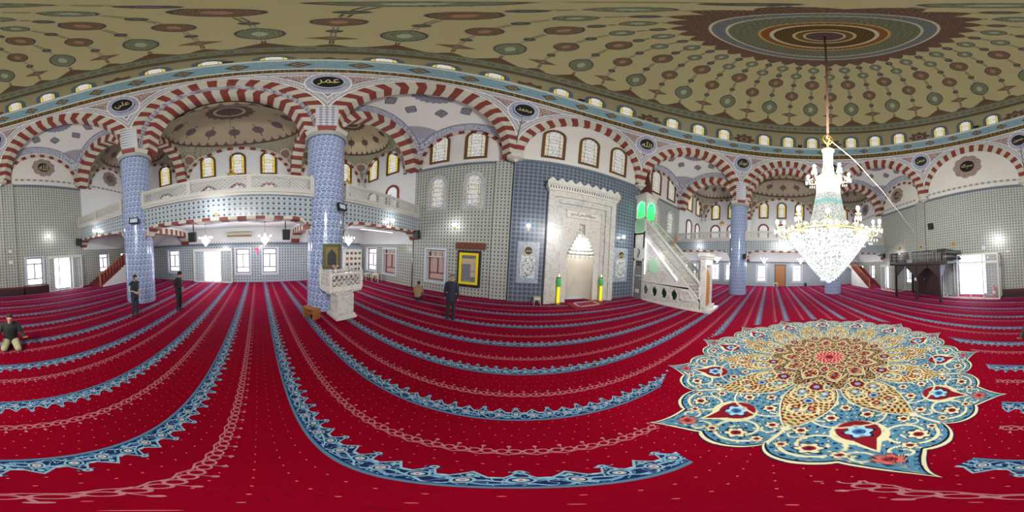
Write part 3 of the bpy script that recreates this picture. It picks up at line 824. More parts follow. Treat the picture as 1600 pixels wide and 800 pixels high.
for sx, sd in ((-1, 'left'), (1, 'right')):  # dome tones hold painted light: lit bays lighter, dim bays darker
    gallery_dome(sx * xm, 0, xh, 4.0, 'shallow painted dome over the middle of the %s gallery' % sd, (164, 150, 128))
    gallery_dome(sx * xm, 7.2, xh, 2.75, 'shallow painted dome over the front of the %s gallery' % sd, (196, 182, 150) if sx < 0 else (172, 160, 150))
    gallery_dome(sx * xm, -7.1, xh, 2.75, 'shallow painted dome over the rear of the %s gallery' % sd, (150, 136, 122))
    # roof over everything in the gallery
    m = MB(); m.add([(sx * 9.9, YB, 13.2), (sx * (XS + .6), YB, 13.2), (sx * (XS + .6), YF, 13.2), (sx * 9.9, YF, 13.2)], [(0, 1, 2, 3)])
    structure(m.build('ceiling', M['galwhite']), 'flat roof above the %s gallery domes' % sd, 'ceiling')
    phi = 0 if sx > 0 else 180
    # cross arches over the gallery at the columns
    for sy in (-1, 1):
        m = MB(frame(sx * xm, 0, 0, 0)); arch(m, 2.0, 2.1, 2.55, 2.62, 8.3, 7.9, sy * T - .35, sy * T + .35, 19)
        structure(m.build('trim_%d' % tn, ARM), 'striped cross arch over the %s gallery, %s column' % (sd, 'front' if sy > 0 else 'rear'), 'arch'); tn += 1
        m = MB(); m.box((sx * (XS - .18), sy * T, 6.2), (.36, .8, 3.4), 0)
        structure(m.build('trim_%d' % tn, M['galwhite']), 'white wall pier of the %s gallery, %s' % (sd, 'front' if sy > 0 else 'rear'), 'pier'); tn += 1
    # wall arches on the outer wall, three bays, and end lunettes
    for c0, hw, w in ((0, 3.85, 'middle'), (7.15, 2.6, 'front'), (-7.05, 2.6, 'rear')):
        m = MB(side(phi)); arch(m, hw - .22, 2.5, hw, 2.72, 8.15, 8.1, XS - .1, XS + .02, 29 if hw > 3 else 21, cx=(-c0 if sx > 0 else c0))
        structure(m.build('trim_%d' % tn, ARM), 'thin striped arch on the outer wall of the %s gallery, %s bay' % (sd, w), 'arch'); tn += 1
    for sy in (-1, 1):
        ph = 90 if sy > 0 else 270; D0 = YF if sy > 0 else -YB
        m = MB(side(ph)); arch(m, xh - .3, 2.5, xh - .08, 2.72, 8.15, 8.1, D0 - .1, D0 + .02, 19, cx=sx * xm * (1 if sy > 0 else -1))
        structure(m.build('trim_%d' % tn, ARM), 'thin striped arch on the end wall of the %s gallery, %s' % (sd, 'front' if sy > 0 else 'rear'), 'arch'); tn += 1
    # slab, fascia with flat arches
    m = MB()
    m.box((sx * (10.0 + XS) / 2, .12, 4.3), (XS - 10.0, YF - YB, .6), 0)
    structure(m.build('ceiling', M['galwhite']), 'white slab of the %s gallery' % sd, 'ceiling')
    for c0, hw, w in ((0, 3.45, 'middle'), (7.52, 2.66, 'front'), (-7.4, 2.54, 'rear')):
        m = MB(side(phi)); c1 = -c0 if sx > 0 else c0
        lower = []
        rr = .75; top = 3.62
        for k in range(9):
            a = pi / 2 * k / 8; lower.append((c1 - hw + rr * (1 - math.cos(a)), 3.05 + (top - 3.05) * math.sin(a)))
        right = [(2 * c1 - p[0], p[1]) for p in lower][::-1]
        low = lower + right
        for k in range(len(low) - 1):
            a_, b_ = low[k], low[k + 1]
            m.add([(a_[0], 9.72, a_[1]), (b_[0], 9.72, b_[1]), (b_[0], 9.72, 4.72), (a_[0], 9.72, 4.72)], [(0, 1, 2, 3)], 0)
            m.add([(a_[0], 10.3, a_[1]), (b_[0], 10.3, b_[1]), (b_[0], 10.3, 4.02), (a_[0], 10.3, 4.02)], [(0, 1, 2, 3)], 3)
        # striped soffit
        pts = [low[0]]
        for k in range(len(low) - 1):
            a_, b_ = Vector(low[k]), Vector(low[k + 1]); nn = max(1, int((b_ - a_).length / .33))
            for j in range(nn): pts.append(tuple(a_.lerp(b_, (j + 1) / nn)))
        for k in range(len(pts) - 1):
            a_, b_ = pts[k], pts[k + 1]
            m.add([(a_[0], 9.71, a_[1] - .015), (b_[0], 9.71, b_[1] - .015), (b_[0], 10.31, b_[1] - .015), (a_[0], 10.31, a_[1] - .015)], [(0, 1, 2, 3)], 1 + (k // (1 if abs(a_[1] - b_[1]) < .01 else 2)) % 2)
            m.add([(a_[0], 9.71, a_[1] - .015), (b_[0], 9.71, b_[1] - .015), (b_[0], 9.71, b_[1] + .1), (a_[0], 9.71, a_[1] + .1)], [(0, 1, 2, 3)], 1 + (k // (1 if abs(a_[1] - b_[1]) < .01 else 2)) % 2)
        structure(m.build('trim_%d' % tn, [M['tile_y'], M['red_stone'], M['white_stone'], M['galwhite']]), 'tiled gallery front with flat striped arch, %s side, %s bay' % (sd, w), 'gallery front'); tn += 1
    # cross beams under the gallery
    for sy in (-1, 1):
        m = MB(frame(sx * (10.2 + XS) / 2, 0, 0, 0)); L2 = (XS - 10.2) / 2 - .05
        pts = [(-L2, 2.85), (-L2 + .15, 3.15)] + [(-L2 + .5, 3.4), (-L2 + .9, 3.5)] + [(L2 - .9, 3.5), (L2 - .5, 3.4), (L2 - .15, 3.15), (L2, 2.85)]
        fine = [pts[0]]
        for k in range(len(pts) - 1):
            a_, b_ = Vector(pts[k]), Vector(pts[k + 1]); nn = max(1, int((b_ - a_).length / .3))
            for j in range(nn): fine.append(tuple(a_.lerp(b_, (j + 1) / nn)))
        for k in range(len(fine) - 1):
            a_, b_ = fine[k], fine[k + 1]
            m.prism([a_, b_, (b_[0], b_[1] + .35), (a_[0], a_[1] + .35)], sy * T - .3, sy * T + .3, k % 2)
            m.prism([(a_[0], a_[1] + .35), (b_[0], b_[1] + .35), (b_[0], 4.02), (a_[0], 4.02)], sy * T - .26, sy * T + .26, 2)
        structure(m.build('trim_%d' % tn, ARM + [M['galwhite']]), 'striped flat cross beam under the %s gallery, %s column' % (sd, 'front' if sy > 0 else 'rear'), 'beam'); tn += 1
# ------------------------------------------------------------------ the rosette rug and the four columns
def rug():
    nth, nr = 1440, 440
    th = np.linspace(0, 2 * pi, nth, endpoint=False)
    seg = rad(30)
    ph = np.mod(th - rad(15) + seg / 2, seg) - seg / 2
    # outline radius per direction, found on a fine scale
    rr = np.linspace(2.4, 3.7, 600)[None, :]; U = rr * np.sin(ph)[:, None]; Vv = rr * np.cos(ph)[:, None]
    def inside(u, v):
        u = np.abs(u)
        a = (u - .38) ** 2 + (v - 2.72) ** 2 < .37 ** 2
        b_ = (u < .58 * np.clip(1 - (v - 2.8) / .68, 0, 1) ** 1.45) & (v > 2.78) & (v < 3.5)
        return a | b_ | (v < 2.74) | ((u < .3) & (v < 3.06))
    ins = inside(U, Vv); rb = np.where(ins, rr, 0).max(1)
    fr = np.linspace(0, 1, nr) ** .85
    Rr = rb[:, None] * fr[None, :]; TH = np.broadcast_to(th[:, None], Rr.shape); PH = np.broadcast_to(ph[:, None], Rr.shape)
    u = Rr * np.sin(PH); v = Rr * np.cos(PH); ua = np.abs(u)
    u2 = Rr * np.sin(rad(15) - np.abs(PH)); v2 = Rr * np.cos(rad(15) - np.abs(PH))     # about the axis between petals
    X = Rr * np.cos(TH); Y = Rr * np.sin(TH)
    blue, cream, red, navy, gold = (72, 122, 148), (206, 200, 160), (120, 16, 30), (18, 26, 54), (176, 156, 92)
    c = base(Rr.shape, blue)
    leafy = orn(X, Y, 21)
    small = orn(X + 7, Y - 3, 33)
    fine = (np.sin(X * 41 + 2 * np.sin(Y * 13)) * np.sin(Y * 43 + 2 * np.sin(X * 11)))
    put(c, fine > .70, navy); put(c, fine < -.86, cream); put(c, (fine < -.74) & (fine > -.86), (110, 50, 46)); put(c, np.abs(fine - .38) < .03, (100, 150, 172))
    def spiral(cx, cy, R, sgn=1, w=.017, turns=1.5, col=cream, a0=0.0):
        for uu in (u,) :
            dx, dy = ua - cx, v - cy; ro = np.hypot(dx, dy); an = np.mod(sgn * np.arctan2(dy, dx) + a0, 2 * pi)
            for k in range(int(turns) + 1):
                a = an + 2 * pi * k; Rk = R * (1 - a / (2 * pi * (turns + .6)))
                put(c, (np.abs(ro - Rk) < w) & (a < 2 * pi * turns), col)
    def flower(cx, cy, r, sym=True, c1=cream, c2=red):
        dx, dy = (ua if sym else u) - cx, v - cy; ro = np.hypot(dx, dy); an = np.arctan2(dy, dx)
        put(c, ro < r * (1 + .18 * np.cos(6 * an)) * 1.22, navy); put(c, ro < r * (1 + .18 * np.cos(6 * an)), c1); put(c, ro < r * .55, c2); put(c, ro < r * .2, navy)
    spiral(.37, 2.7, .27, 1, .016); spiral(.14, 3.0, .12, -1, .011, 1.2); spiral(.16, 1.75, .13, 1, .011, 1.2); spiral(.55, 2.5, .12, -1, .010, 1.2); spiral(.30, 2.1, .2, -1, .013, 1.3); 
    d0 = np.hypot((ua - .12) * 1.0, v - 2.75)
    # inner arch of each petal with the red palmette
    pal = np.hypot(u / .26, (v - 2.52) / .26) < 1; put(c, pal & (np.hypot(u / .22, (v - 2.5) / .22) > 1), cream)
    tip = (ua < .26 * np.clip((2.95 - v) / .5, 0, 1)) & (v > 2.45) & (v < 2.95)
    put(c, tip, cream); put(c, (ua < .21 * np.clip((2.90 - v) / .5, 0, 1)) & (v > 2.45), red); put(c, pal & (np.hypot(u / .2, (v - 2.48) / .22) < 1), red)
    flower(0, 2.5, .11, False, (150, 190, 208), (40, 90, 140)); 
    flower(0, 3.08, .08, False, (190, 100, 90), red); flower(.42, 2.78, .085); flower(.2, 2.15, .075); flower(.5, 2.42, .065); flower(.24, 2.92, .055); flower(.0, 1.92, .07, False); flower(.62, 2.72, .05)
    put(c, (np.abs(np.hypot(ua - .1, v - 2.05) - .34) < .013) & (v > 1.8), cream)
    # gold petals between
    h = np.clip((v2 - .95) / 1.5, 0, 1); wd = .42 * np.sin(pi * h) ** .8 * (1 - .35 * h)
    g = (np.abs(u2) < wd) & (v2 > .95) & (v2 < 2.45)
    put(c, (np.abs(u2) < wd + .035) & (v2 > .9) & (v2 < 2.52), cream); put(c, (np.abs(u2) < wd + .012) & (v2 > .93) & (v2 < 2.48), navy); put(c, g, gold)
    put(c, g & (fine > .45), red); put(c, g & (fine < -.6), navy); put(c, g & (np.abs(fine) < .06), cream)
    for (qx, qy, qr) in ((.2, 1.25, .16), (.16, 1.62, .17), (.08, 2.0, .13)):
        dx, dy = np.abs(u2) - qx, v2 - qy; ro = np.hypot(dx, dy); an = np.mod(np.arctan2(dy, dx) + 1.0, 2 * pi); put(c, g & (np.abs(ro - qr * (1 - an / 9)) < .014), cream); put(c, g & (ro < qr * .3), (90, 140, 166))
    def fl2(cx, cy, r, c1=cream, c2=red):
        ro = np.hypot(np.abs(u2) - cx, v2 - cy); put(c, ro < r * 1.2, red); put(c, ro < r, c1); put(c, ro < r * .55, c2)
    fl2(0, 1.75, .07, (130, 170, 190), (30, 60, 110)); fl2(.17, 1.5, .06, (110, 160, 190), cream); fl2(0, 1.3, .09, red, (120, 160, 190)); fl2(0, 2.1, .05); fl2(.1, 1.95, .045, red, gold)
    dx = np.abs(u2) - .17; ro = np.hypot(dx, v2 - 1.5); put(c, g & (np.abs(ro - .13) < .012), cream)
    # navy heart of the rug
    hn = Rr < 1.2 + .16 * np.cos(PH * 12); put(c, Rr < 1.225 + .16 * np.cos(PH * 12), cream); put(c, hn, navy)
    put(c, hn & (small), gold); put(c, hn & (fine > .6), (170, 60, 60)); 
    sp = np.abs(np.mod(np.log(Rr + .05) * 3.2 + PH * 3.0 * np.sign(PH), 1) - .5) < .05; put(c, hn & sp & (Rr > .4), cream)
    for (aa, bb, cy, hw, hl) in ((u, v, .86, .12, .17), (u2, v2, .60, .075, .12)):
        f = np.abs(aa / hw) ** 1.5 + np.abs((bb - cy) / hl) ** 1.5; put(c, f < 1.35, cream); put(c, f < 1.05, (118, 26, 34)); put(c, (f < 1.0) & (fine > .25), (190, 150, 90)); put(c, f < .12, (60, 100, 130))
    put(c, Rr < .36 + .03 * np.cos(TH * 24), cream); put(c, Rr < .33 + .03 * np.cos(TH * 24), (160, 44, 54)); put(c, (Rr < .33) & (np.sin(TH * 12) * np.sin(Rr * 46) > .3), (226, 170, 150)); put(c, Rr < .1, (120, 20, 36))
    # outline of the petals and the lines between them
    line = (np.abs(u2) < .02) & (v2 > 2.4); put(c, line, cream)
    e = rb[:, None] - Rr; put(c, (e < .07) & (e >= .045), navy); put(c, e < .045, cream); put(c, e < .012, (40, 50, 80))
    z = np.full(Rr.shape, .012); z[:, -1] = .002
    c *= .78
    o = grid_obj('rosette_rug', np.stack([X, Y, z], -1), c, M['rugpaint'], wrapu=True)
    tag(o, 'large twelve petalled blue rosette rug with gold and red flowers under the big chandelier', 'rug')
rug()

def column(x, y, label, rz):
    t = empty('column', (x, y, 0), rz); tag(t, label, 'column', 'tiled round columns')
    m = MB(); m.lathe([(.74, 0), (.74, 7.6)], 64); sh = m.build('shaft', M['tile_column'], t)
    m = MB(); m.lathe([(.75, 7.58), (.80, 7.62), (.80, 7.68), (.84, 7.72), (.84, 7.78)], 64)
    for k in range(64):
        a = 2 * pi * k / 64; m.box((.81 * math.cos(a), .81 * math.sin(a), 7.57), (.05, .035, .07), 0, rz=a)
    m.build('capital', M['capital'], t)
    m = MB()
    for k in range(8):
        a0, a1 = 2 * pi * (k - .5) / 8, 2 * pi * (k + .5) / 8
        p = [(.80 * math.cos(a0), .80 * math.sin(a0)), (.80 * math.cos(a1), .80 * math.sin(a1))]; q = [(.9 * math.cos(a0), .9 * math.sin(a0)), (.9 * math.cos(a1), .9 * math.sin(a1))]
        m.add([(*p[0], 7.78), (*p[1], 7.78), (*q[1], 8.07), (*q[0], 8.07)], [(0, 1, 2, 3)], k % 2)
    m.add([(.9 * math.cos(2 * pi * (k - .5) / 8), .9 * math.sin(2 * pi * (k - .5) / 8), 8.07) for k in range(8)], [tuple(range(8))], 1)
    m.build('impost', [M['red_stone'], M['white_stone']], t)
    # patterned pier standing on the capital
    m = MB(); m.box((-.12, 0, 8.95), (.9, .82, 1.76), 0)
    m.prism([(-.41, 9.83), (.41, 9.83), (0, 10.1)], -.57, .2, 0, M=Matrix.Rotation(pi / 2, 4, 'Z'))
    for s in (-1, 1): m.box((-.58, s * .4, 8.95), (.03, .03, 1.76), 1)
    m.build('pier', [M['stub'], M['white_stone']], t)
    return t
M['capital'] = mat('grey carved capital', (150, 152, 150), 0.6)
for k, (x, y) in {'A': (-AP, -T), 'B': (-AP, T), 'C': (AP, T), 'D': (AP, -T)}.items():
    column(x, y, {'A': 'blue tiled round column behind the two standing men', 'B': 'blue tiled round column with a gilt picture and marble lectern in front',
                  'C': 'blue tiled round column just right of the pulpit', 'D': 'blue tiled round column behind the big chandelier'}[k], math.atan2(y, x))
for k, az in (('P1', 112.5), ('P2', 67.5), ('P3', -67.5), ('P4', 247.5)):
    a = rad(az); R0 = 10.42 if k[1] in '12' else 10.3
    m = MB(Matrix.Translation((R0 * math.cos(a), R0 * math.sin(a), 0)) @ Matrix.Rotation(a, 4, 'Z'))
    m.lathe([(.02, 7.72), (.1, 7.78), (.16, 7.86), (.4, 7.94), (.46, 8.02), (.46, 8.08), (0, 8.08)], 8, smooth=False)
    structure(m.build('trim_%d' % tn, M['white_stone']), 'white corbel under the arches in the ' + corner_names[k], 'corbel'); tn += 1
    

# ------------------------------------------------------------------ windows
wn = 0
def place(o, x, y, z, rz):
    o.location = (x, y, z); o.rotation_euler = (0, 0, rz); return o
def arched(w, h, n=16, z0=None):
    """outline of an arched opening, z centred"""
    r = w / 2; zc = h / 2 - r; zb = -h / 2
    return [(-r, zb), (r, zb)] + [(r * math.cos(pi * k / n), zc + r * math.sin(pi * k / n)) for k in range(n + 1)]
def ring(m, a, b, y0, y1, mi=0):
    n = len(a)
    for k in range(n):
        j = (k + 1) % n
        if math.hypot(a[k][0] - a[j][0], a[k][1] - a[j][1]) < 1e-6 and math.hypot(b[k][0] - b[j][0], b[k][1] - b[j][1]) < 1e-6: continue
        m.prism([a[k], b[k], b[j], a[j]], y0, y1, mi)
def arch_window(w, h, fr, fmat, pmat, sill=False, outer=None):
    global wn
    wn += 1
    t = empty('window_%d' % wn); tag(t, kind='structure')
    m = MB(); ring(m, arched(w, h), arched(w + 2 * fr, h + 2 * fr), -.07, .02)
    ring(m, arched(w - .06, h - .06), arched(w, h), -.03, .02)
    m.build('window_frame', M[fmat], t)
    m = MB(); m.prism(arched(w, h), -.012, .02); m.build('window_pane', M[pmat], t)
    if outer:
        m = MB(); ring(m, arched(w + 2 * fr, h + 2 * fr), arched(w + 2 * fr + 2 * outer, h + 2 * fr + 2 * outer), -.03, .02); m.build('painted_surround', M['blue_frame'], t)
    return t
def dup_window(o, *a):
    global wn
    wn += 1; c = copy_tree(o); c.name = 'window_%d' % wn; place(c, *a); return c
_proto = {}
def put_arch(key, x, y, z, rz, label, *spec, **kw):
    if key not in _proto: _proto[key] = arch_window(*spec, **kw); o = place(_proto[key], x, y, z, rz)
    else: o = dup_window(_proto[key], x, y, z, rz)
    o['label'] = label; o['category'] = 'window'
    return o
for i, az in enumerate(WAZ):
    a = rad(az); put_arch('drum', 9.73 * math.cos(a), 9.73 * math.sin(a), 15.12, a - pi / 2, 'small stained window in the ring under the dome, number %d of 24' % (i + 1), .92, 1.8, .08, 'blue_frame', 'stain_amber', outer=.16)
for sx, sd in ((-1, 'left'), (1, 'right')):
    rz = pi / 2 if sx < 0 else -pi / 2
    for y in (-2.08, .1, 2.25, 6.1, 8.25, -5.75, -8.0):
        put_arch('gal', sx * (XS - .01), y, 9.22, rz, 'amber stained arched window on the outer wall of the %s gallery' % sd, .92, 1.9, .13, 'gilt_frame', 'stain_amber')
        pass
    for x in (12.08, 14.22):
        put_arch('gal2', sx * x, YF - .01, 9.65, 0, 'amber stained arched window on the prayer wall end of the %s gallery' % sd, .98, 2.15, .13, 'gilt_frame', 'stain_amber')
M['clear'] = mat('bright lattice window', rough=.3, fn=lambda c: (lambda p: c.mix(either(fold(p[0], .16) < .012, fold(p[2], .16) < .012), (250, 252, 255), (120, 120, 124)))(c.pos('object')), emit_fn=True, es=1.4, sampling='NONE')
for sx, sd in ((-1, 'left'), (1, 'right')):
    rz = pi / 2 if sx < 0 else -pi / 2
    for y in (-2.08, .1, 2.25, 6.1, 8.25, -5.75, -8.0):
        put_arch('gal_low', sx * (XS - .01), y, 6.15, rz, 'red framed arched window low on the outer wall of the %s gallery' % sd, 1.0, 2.3, .16, 'red_stone', 'clear')
    for x in (12.05, 14.2):
        put_arch('gal_low', sx * x, YF - .01, 6.15, 0, 'red framed arched window low on the prayer wall end of the %s gallery' % sd)
for x in (-8.36, -6.17, 6.2, 8.4):
    sd = 'left' if x < 0 else 'right'
    put_arch('q', x, YF - .01, 9.62, 0, 'arched stained window high on the prayer wall, %s of the prayer niche, in the white lunette' % sd, 1.02, 2.2, .13, 'gilt_frame', 'stain_pale')
    put_arch('ql', x, YF - .01, 6.18, 0, 'arched window with a pierced white surround on the tiles, %s of the prayer niche' % sd, .82, 2.0, .2, 'white_frame', 'stain_pale')
for x in (-2.1, .03, 2.16):
    put_arch('q', x * .97, 9.85, 9.62, 0, 'arched stained window in the white lunette above the prayer niche')

def rect_window(w, h, style='wood', night=False):
    """casement window, origin at the bottom centre"""
    global wn
    wn += 1
    t = empty('window_%d' % wn); tag(t, kind='structure', cat='window')
    fm = 'winwood'
    m = MB(); f = .07
    def bar(x0, x1, z0, z1, y=0, d=.07): m.span((x0, y - d / 2, z0), (x1, y + d / 2, z1))
    bar(-w / 2, -w / 2 + f, 0, h); bar(w / 2 - f, w / 2, 0, h); a_ = w / 2 - f; bar(-a_, a_, 0, f); bar(-a_, a_, h - f, h)
    bar(-a_, a_, h * .76, h * .76 + f); bar(-a_, a_, h * .22, h * .22 + f); bar(-f / 2, f / 2, h * .22 + f, h * .76)
    m.build('window_frame', M[fm], t)
    m = MB(); m.box((0, .03, h / 2), (w - .06, .01, h - .06)); m.build('window_pane', M['nightpane' if night else 'daypane'], t)
    m = MB()
    for k in range(1, 10): m.box((-w / 2 + w * k / 10, .015, h / 2), (.008, .008, h - .1))
    for k in range(1, 16): m.box((0, .015, h * k / 16), (w - .1, .008, .008))
    m.build('window_lattice', M['latt'], t)
    return t
M['winwood'] = mat('red brown window wood', (112, 62, 50), .5)
M['latt'] = mat('window lattice', (190, 190, 190), .5)
M['daypane'] = mat('daylit window glass', (255, 255, 255), .4, emit=(226, 236, 255), es=4.0)
M['nightpane'] = mat('curtained window glass', (150, 120, 110), .4, emit=(214, 180, 168), es=.35, sampling='NONE')
rw = {}
def put_rect(key, x, y, z, rz, label, w=None, h=None, night=False):
    if key not in rw: rw[key] = rect_window(w, h, night=night); o = place(rw[key], x, y, z, rz)
    else: o = dup_window(rw[key], x, y, z, rz)
    o['label'] = label; o['category'] = 'window'
for y, _ in LW: put_rect('s', -XS - .25, y, .68, pi / 2, 'brown casement window in the left side wall under the gallery', 1.0, 1.77)
for y in RW: put_rect('r', XS + .25, y, .55, -pi / 2, 'brown casement window in the right side wall under the gallery', 1.05, 1.95)
for x, w, z0, z1 in ((-6.05, 1.2, .45, 2.45), (6.3, 1.0, .7, 2.5), (-12.0, 1.0, .9, 2.45), (-14.4, 1.0, .9, 2.45), (12.0, 1.0, .9, 2.45), (14.4, 1.0, .9, 2.45)):
    put_rect('b%.1f%.1f' % (w, z0), x, YB - .25, z0, pi, 'casement window in the rear wall, %s' % ('above the bench left of the main door' if x == -6.05 else 'behind the wooden gallery' if x == 6.3 else 'behind the left stairs' if x < 0 else 'behind the right stairs'), w, z1 - z0)
for x in (-14.25, 14.25, 12.15, 8.35, 6.2): put_rect('f', x, YF + .26, .65, 0, 'casement window in a niche of the prayer wall, %s' % ('left end under the gallery' if x < 0 else 'right end under the gallery' if x > 12 else 'behind the pulpit'), 1.25, 1.85)
for x, dd in ((-12.15, .3), (-8.35, .42)): put_rect('n', x, YF + dd, .65, 0, 'curtained brown window deep in a tiled niche %s' % ('under the left gallery' if x < -10 else 'left of the yellow framed one'), 1.25, 1.88, True)
# pale surrounds round the low niches
M['surround'] = mat('pale blue window surround', (186, 198, 214), .5)
sn = 0
def surround(x, y, z, rz, w, h, label):
    global tn
    m = MB(); f = .12
    m.span((-w / 2 - f, -.03, -f), (-w / 2, .01, h + f)); m.span((w / 2, -.03, -f), (w / 2 + f, .01, h + f)); m.span((-w / 2, -.03, h), (w / 2, .01, h + f)); m.span((-w / 2 - .03, -.07, -f), (w / 2 + .03, .01, 0))
    o = m.build('trim_%d' % tn, M['surround']); place(o, x, y, z, rz); structure(o, label, 'window surround'); tn += 1
for y, _ in LW: surround(-XS, y, .68, pi / 2, 1.0, 1.77, 'pale surround of a window in the left side wall')
for y in RW: surround(XS, y, .55, -pi / 2, 1.05, 1.95, 'pale surround of a window in the right side wall')
for x in (-14.25, -12.15, -8.35, 6.2, 8.35, 12.15, 14.25): surround(x, YF, .65, 0, 1.25 if x != -8.35 else 1.27, 1.85 if x != -8.35 else 1.9, 'pale surround of a niche in the prayer wall')
surround(-6.05, YB, .45, pi, 1.2, 2.0, 'pale surround of the window above the bench')
# white transom grilles in two niches
for x in (-12.15, -8.35):
    m = MB()
    for k in range(4): m.box((x - .57 + .38 * k, YF + .04, 2.31), (.04, .05, .29))
    m.box((x, YF + .04, 2.14), (1.2, .05, .05)); m.box((x, YF + .04, 2.475), (1.2, .05, .04))
    o = m.build('transom_grille', M['offwhite']); tag(o, 'white three light transom across the niche %s' % ('under the left gallery' if x < -10 else 'left of the yellow framed one'), 'grille', 'niche transoms')

# roundels painted in the lunettes
M['rosepaint'] = mat('brown rosette paint', (150, 132, 122), .7, fn=lambda c: (lambda p: c.mix(c.voro(14.) < .1, (168, 152, 140), (110, 92, 88)))(c.pos('object')))
def lunette_roundel(x, y, z, rz, r, label, txt=None):
    t = empty('lunette_roundel', (x, y, z), rz); tag(t, label, 'roundel', 'roundels in the lunettes')
    m = MB(); disc(m, r * .55, r, -.018, -.003, 72, scall=9, amp=r * .12); m.build('scalloped_ring', M['rosepaint'], t)
    m = MB(); disc(m, 0, r * .55, -.02, -.003); m.build('disc', M['black'] if txt else M['rosedark'], t)
    if txt: lettering(txt, r * .85, r * .7, M['letter'], t, (0, -.021, 0))
M['rosedark'] = mat('dark rosette centre', (104, 92, 96), .7)
lunette_roundel(-7.13, YB, 9.67, pi, .78, 'black script roundel in the lunette left of the rear door bay', '\uFEEA\uFEE0\uFEDF\u0627')
lunette_roundel(.1, -9.73, 10.3, pi, 1.02, 'largest black script roundel, in the white lunette over the main door', '\uFEEA\uFEE0\uFEDF\u0627 \uFEE2\uFEB4\uFE91')
lunette_roundel(7.5, YB, 9.67, pi, .78, 'black script roundel in the lunette over the wooden gallery', '\uFEEA\uFEE0\uFEDF\u0627')
lunette_roundel(-13.1, YB, 9.62, pi, .72, 'brown rosette on the end wall over the left stairs')
lunette_roundel(13.2, YB, 9.62, pi, .72, 'brown rosette on the end wall over the right stairs')
# grey painted border under the lunettes of the rear wall
M['bord'] = mat('grey scroll border', rough=.7, fn=lambda c: (lambda p: c.mix(((p[0] * 14).sin() * .05 + fold(p[2] - 8.42, 9)).abs() < .035, (196, 196, 190), (110, 108, 106)))(c.pos('world')))
for x0, x1, y in ((-10, -5.0, YB + .0), (-3.9, 3.9, -9.735), (5.1, 10, YB), (-15.4, -10.5, YB), (10.5, 15.4, YB)):
    m = MB(); m.span((x0, y - .01, 8.32), (x1, y + .015, 8.52)); structure(m.build('trim_%d' % tn, M['bord']), 'grey painted border under a lunette of the rear wall', 'border'); tn += 1

# ------------------------------------------------------------------ gallery railings
def railing(M4, s0, s1, n, label, d=9.62):
    t = empty('gallery_railing'); t.matrix_world = M4; tag(t, label, 'railing', 'pierced gallery railings')
    m = MB(); m.span((s0, d - .06, 4.62), (s1, d + .3, 4.76)); m.span((s0, d - .02, 4.52), (s1, d + .2, 4.62)); m.build('ledge', M['marblewhite'], t)
    m = MB(); m.span((s0, d - .04, 5.27), (s1, d + .1, 5.36)); m.build('top_rail', M['marblewhite'], t)
    for k in range(n + 1):
        s = s0 + .08 + (s1 - s0 - .16) * k / n; m = MB(); m.box((s, d + .03, 5.04), (.16, .16, .62)); m.ball((s, d + .03, 5.41), .06, 8); m.build('post', M['marblewhite'], t)
    for k in range(n):
        a = s0 + .16 + (s1 - s0 - .16) * k / n; b_ = s0 + (s1 - s0 - .16) * (k + 1) / n; m = MB(); z0, z1 = 4.76, 5.27; L = b_ - a; q = max(2, round(L / .17)); st = L / q
        m.span((a, d, z0), (b_, d + .05, z0 + .05)); m.span((a, d, z1 - .05), (b_, d + .05, z1))
        for j in range(q):
            for r_ in range(3):
                cx = a + st * (j + .5); cz = z0 + .05 + (z1 - z0 - .1) * (r_ + .5) / 3; hh = (z1 - z0 - .1) / 6
                for sg in (-1, 1):
                    m.prism([(cx - st / 2, cz - sg * hh - .014), (cx - st / 2, cz - sg * hh + .014), (cx + st / 2, cz + sg * hh + .014), (cx + st / 2, cz + sg * hh - .014)], d + .01, d + .04)
        m.build('pierced_panel', M['marblewhite'], t)
M['marblewhite'] = mat('white marble', (186, 185, 178), .4)
for sx, sd in ((-1, 'left'), (1, 'right')):
    F = side(180 if sx < 0 else 0)
    railing(F, -3.5, 3.5, 3, 'white pierced marble railing of the %s gallery between its two columns' % sd)
    a, b_ = (4.85, 10.15) if sx < 0 else (-10.15, -4.85)
    railing(F, a, b_, 2, 'white pierced marble railing of the %s gallery towards the prayer wall' % sd)
    a, b_ = (-9.9, -4.85) if sx < 0 else (4.85, 9.9)
    railing(F, a, b_, 2, 'white pierced marble railing of the %s gallery towards the rear wall' % sd)

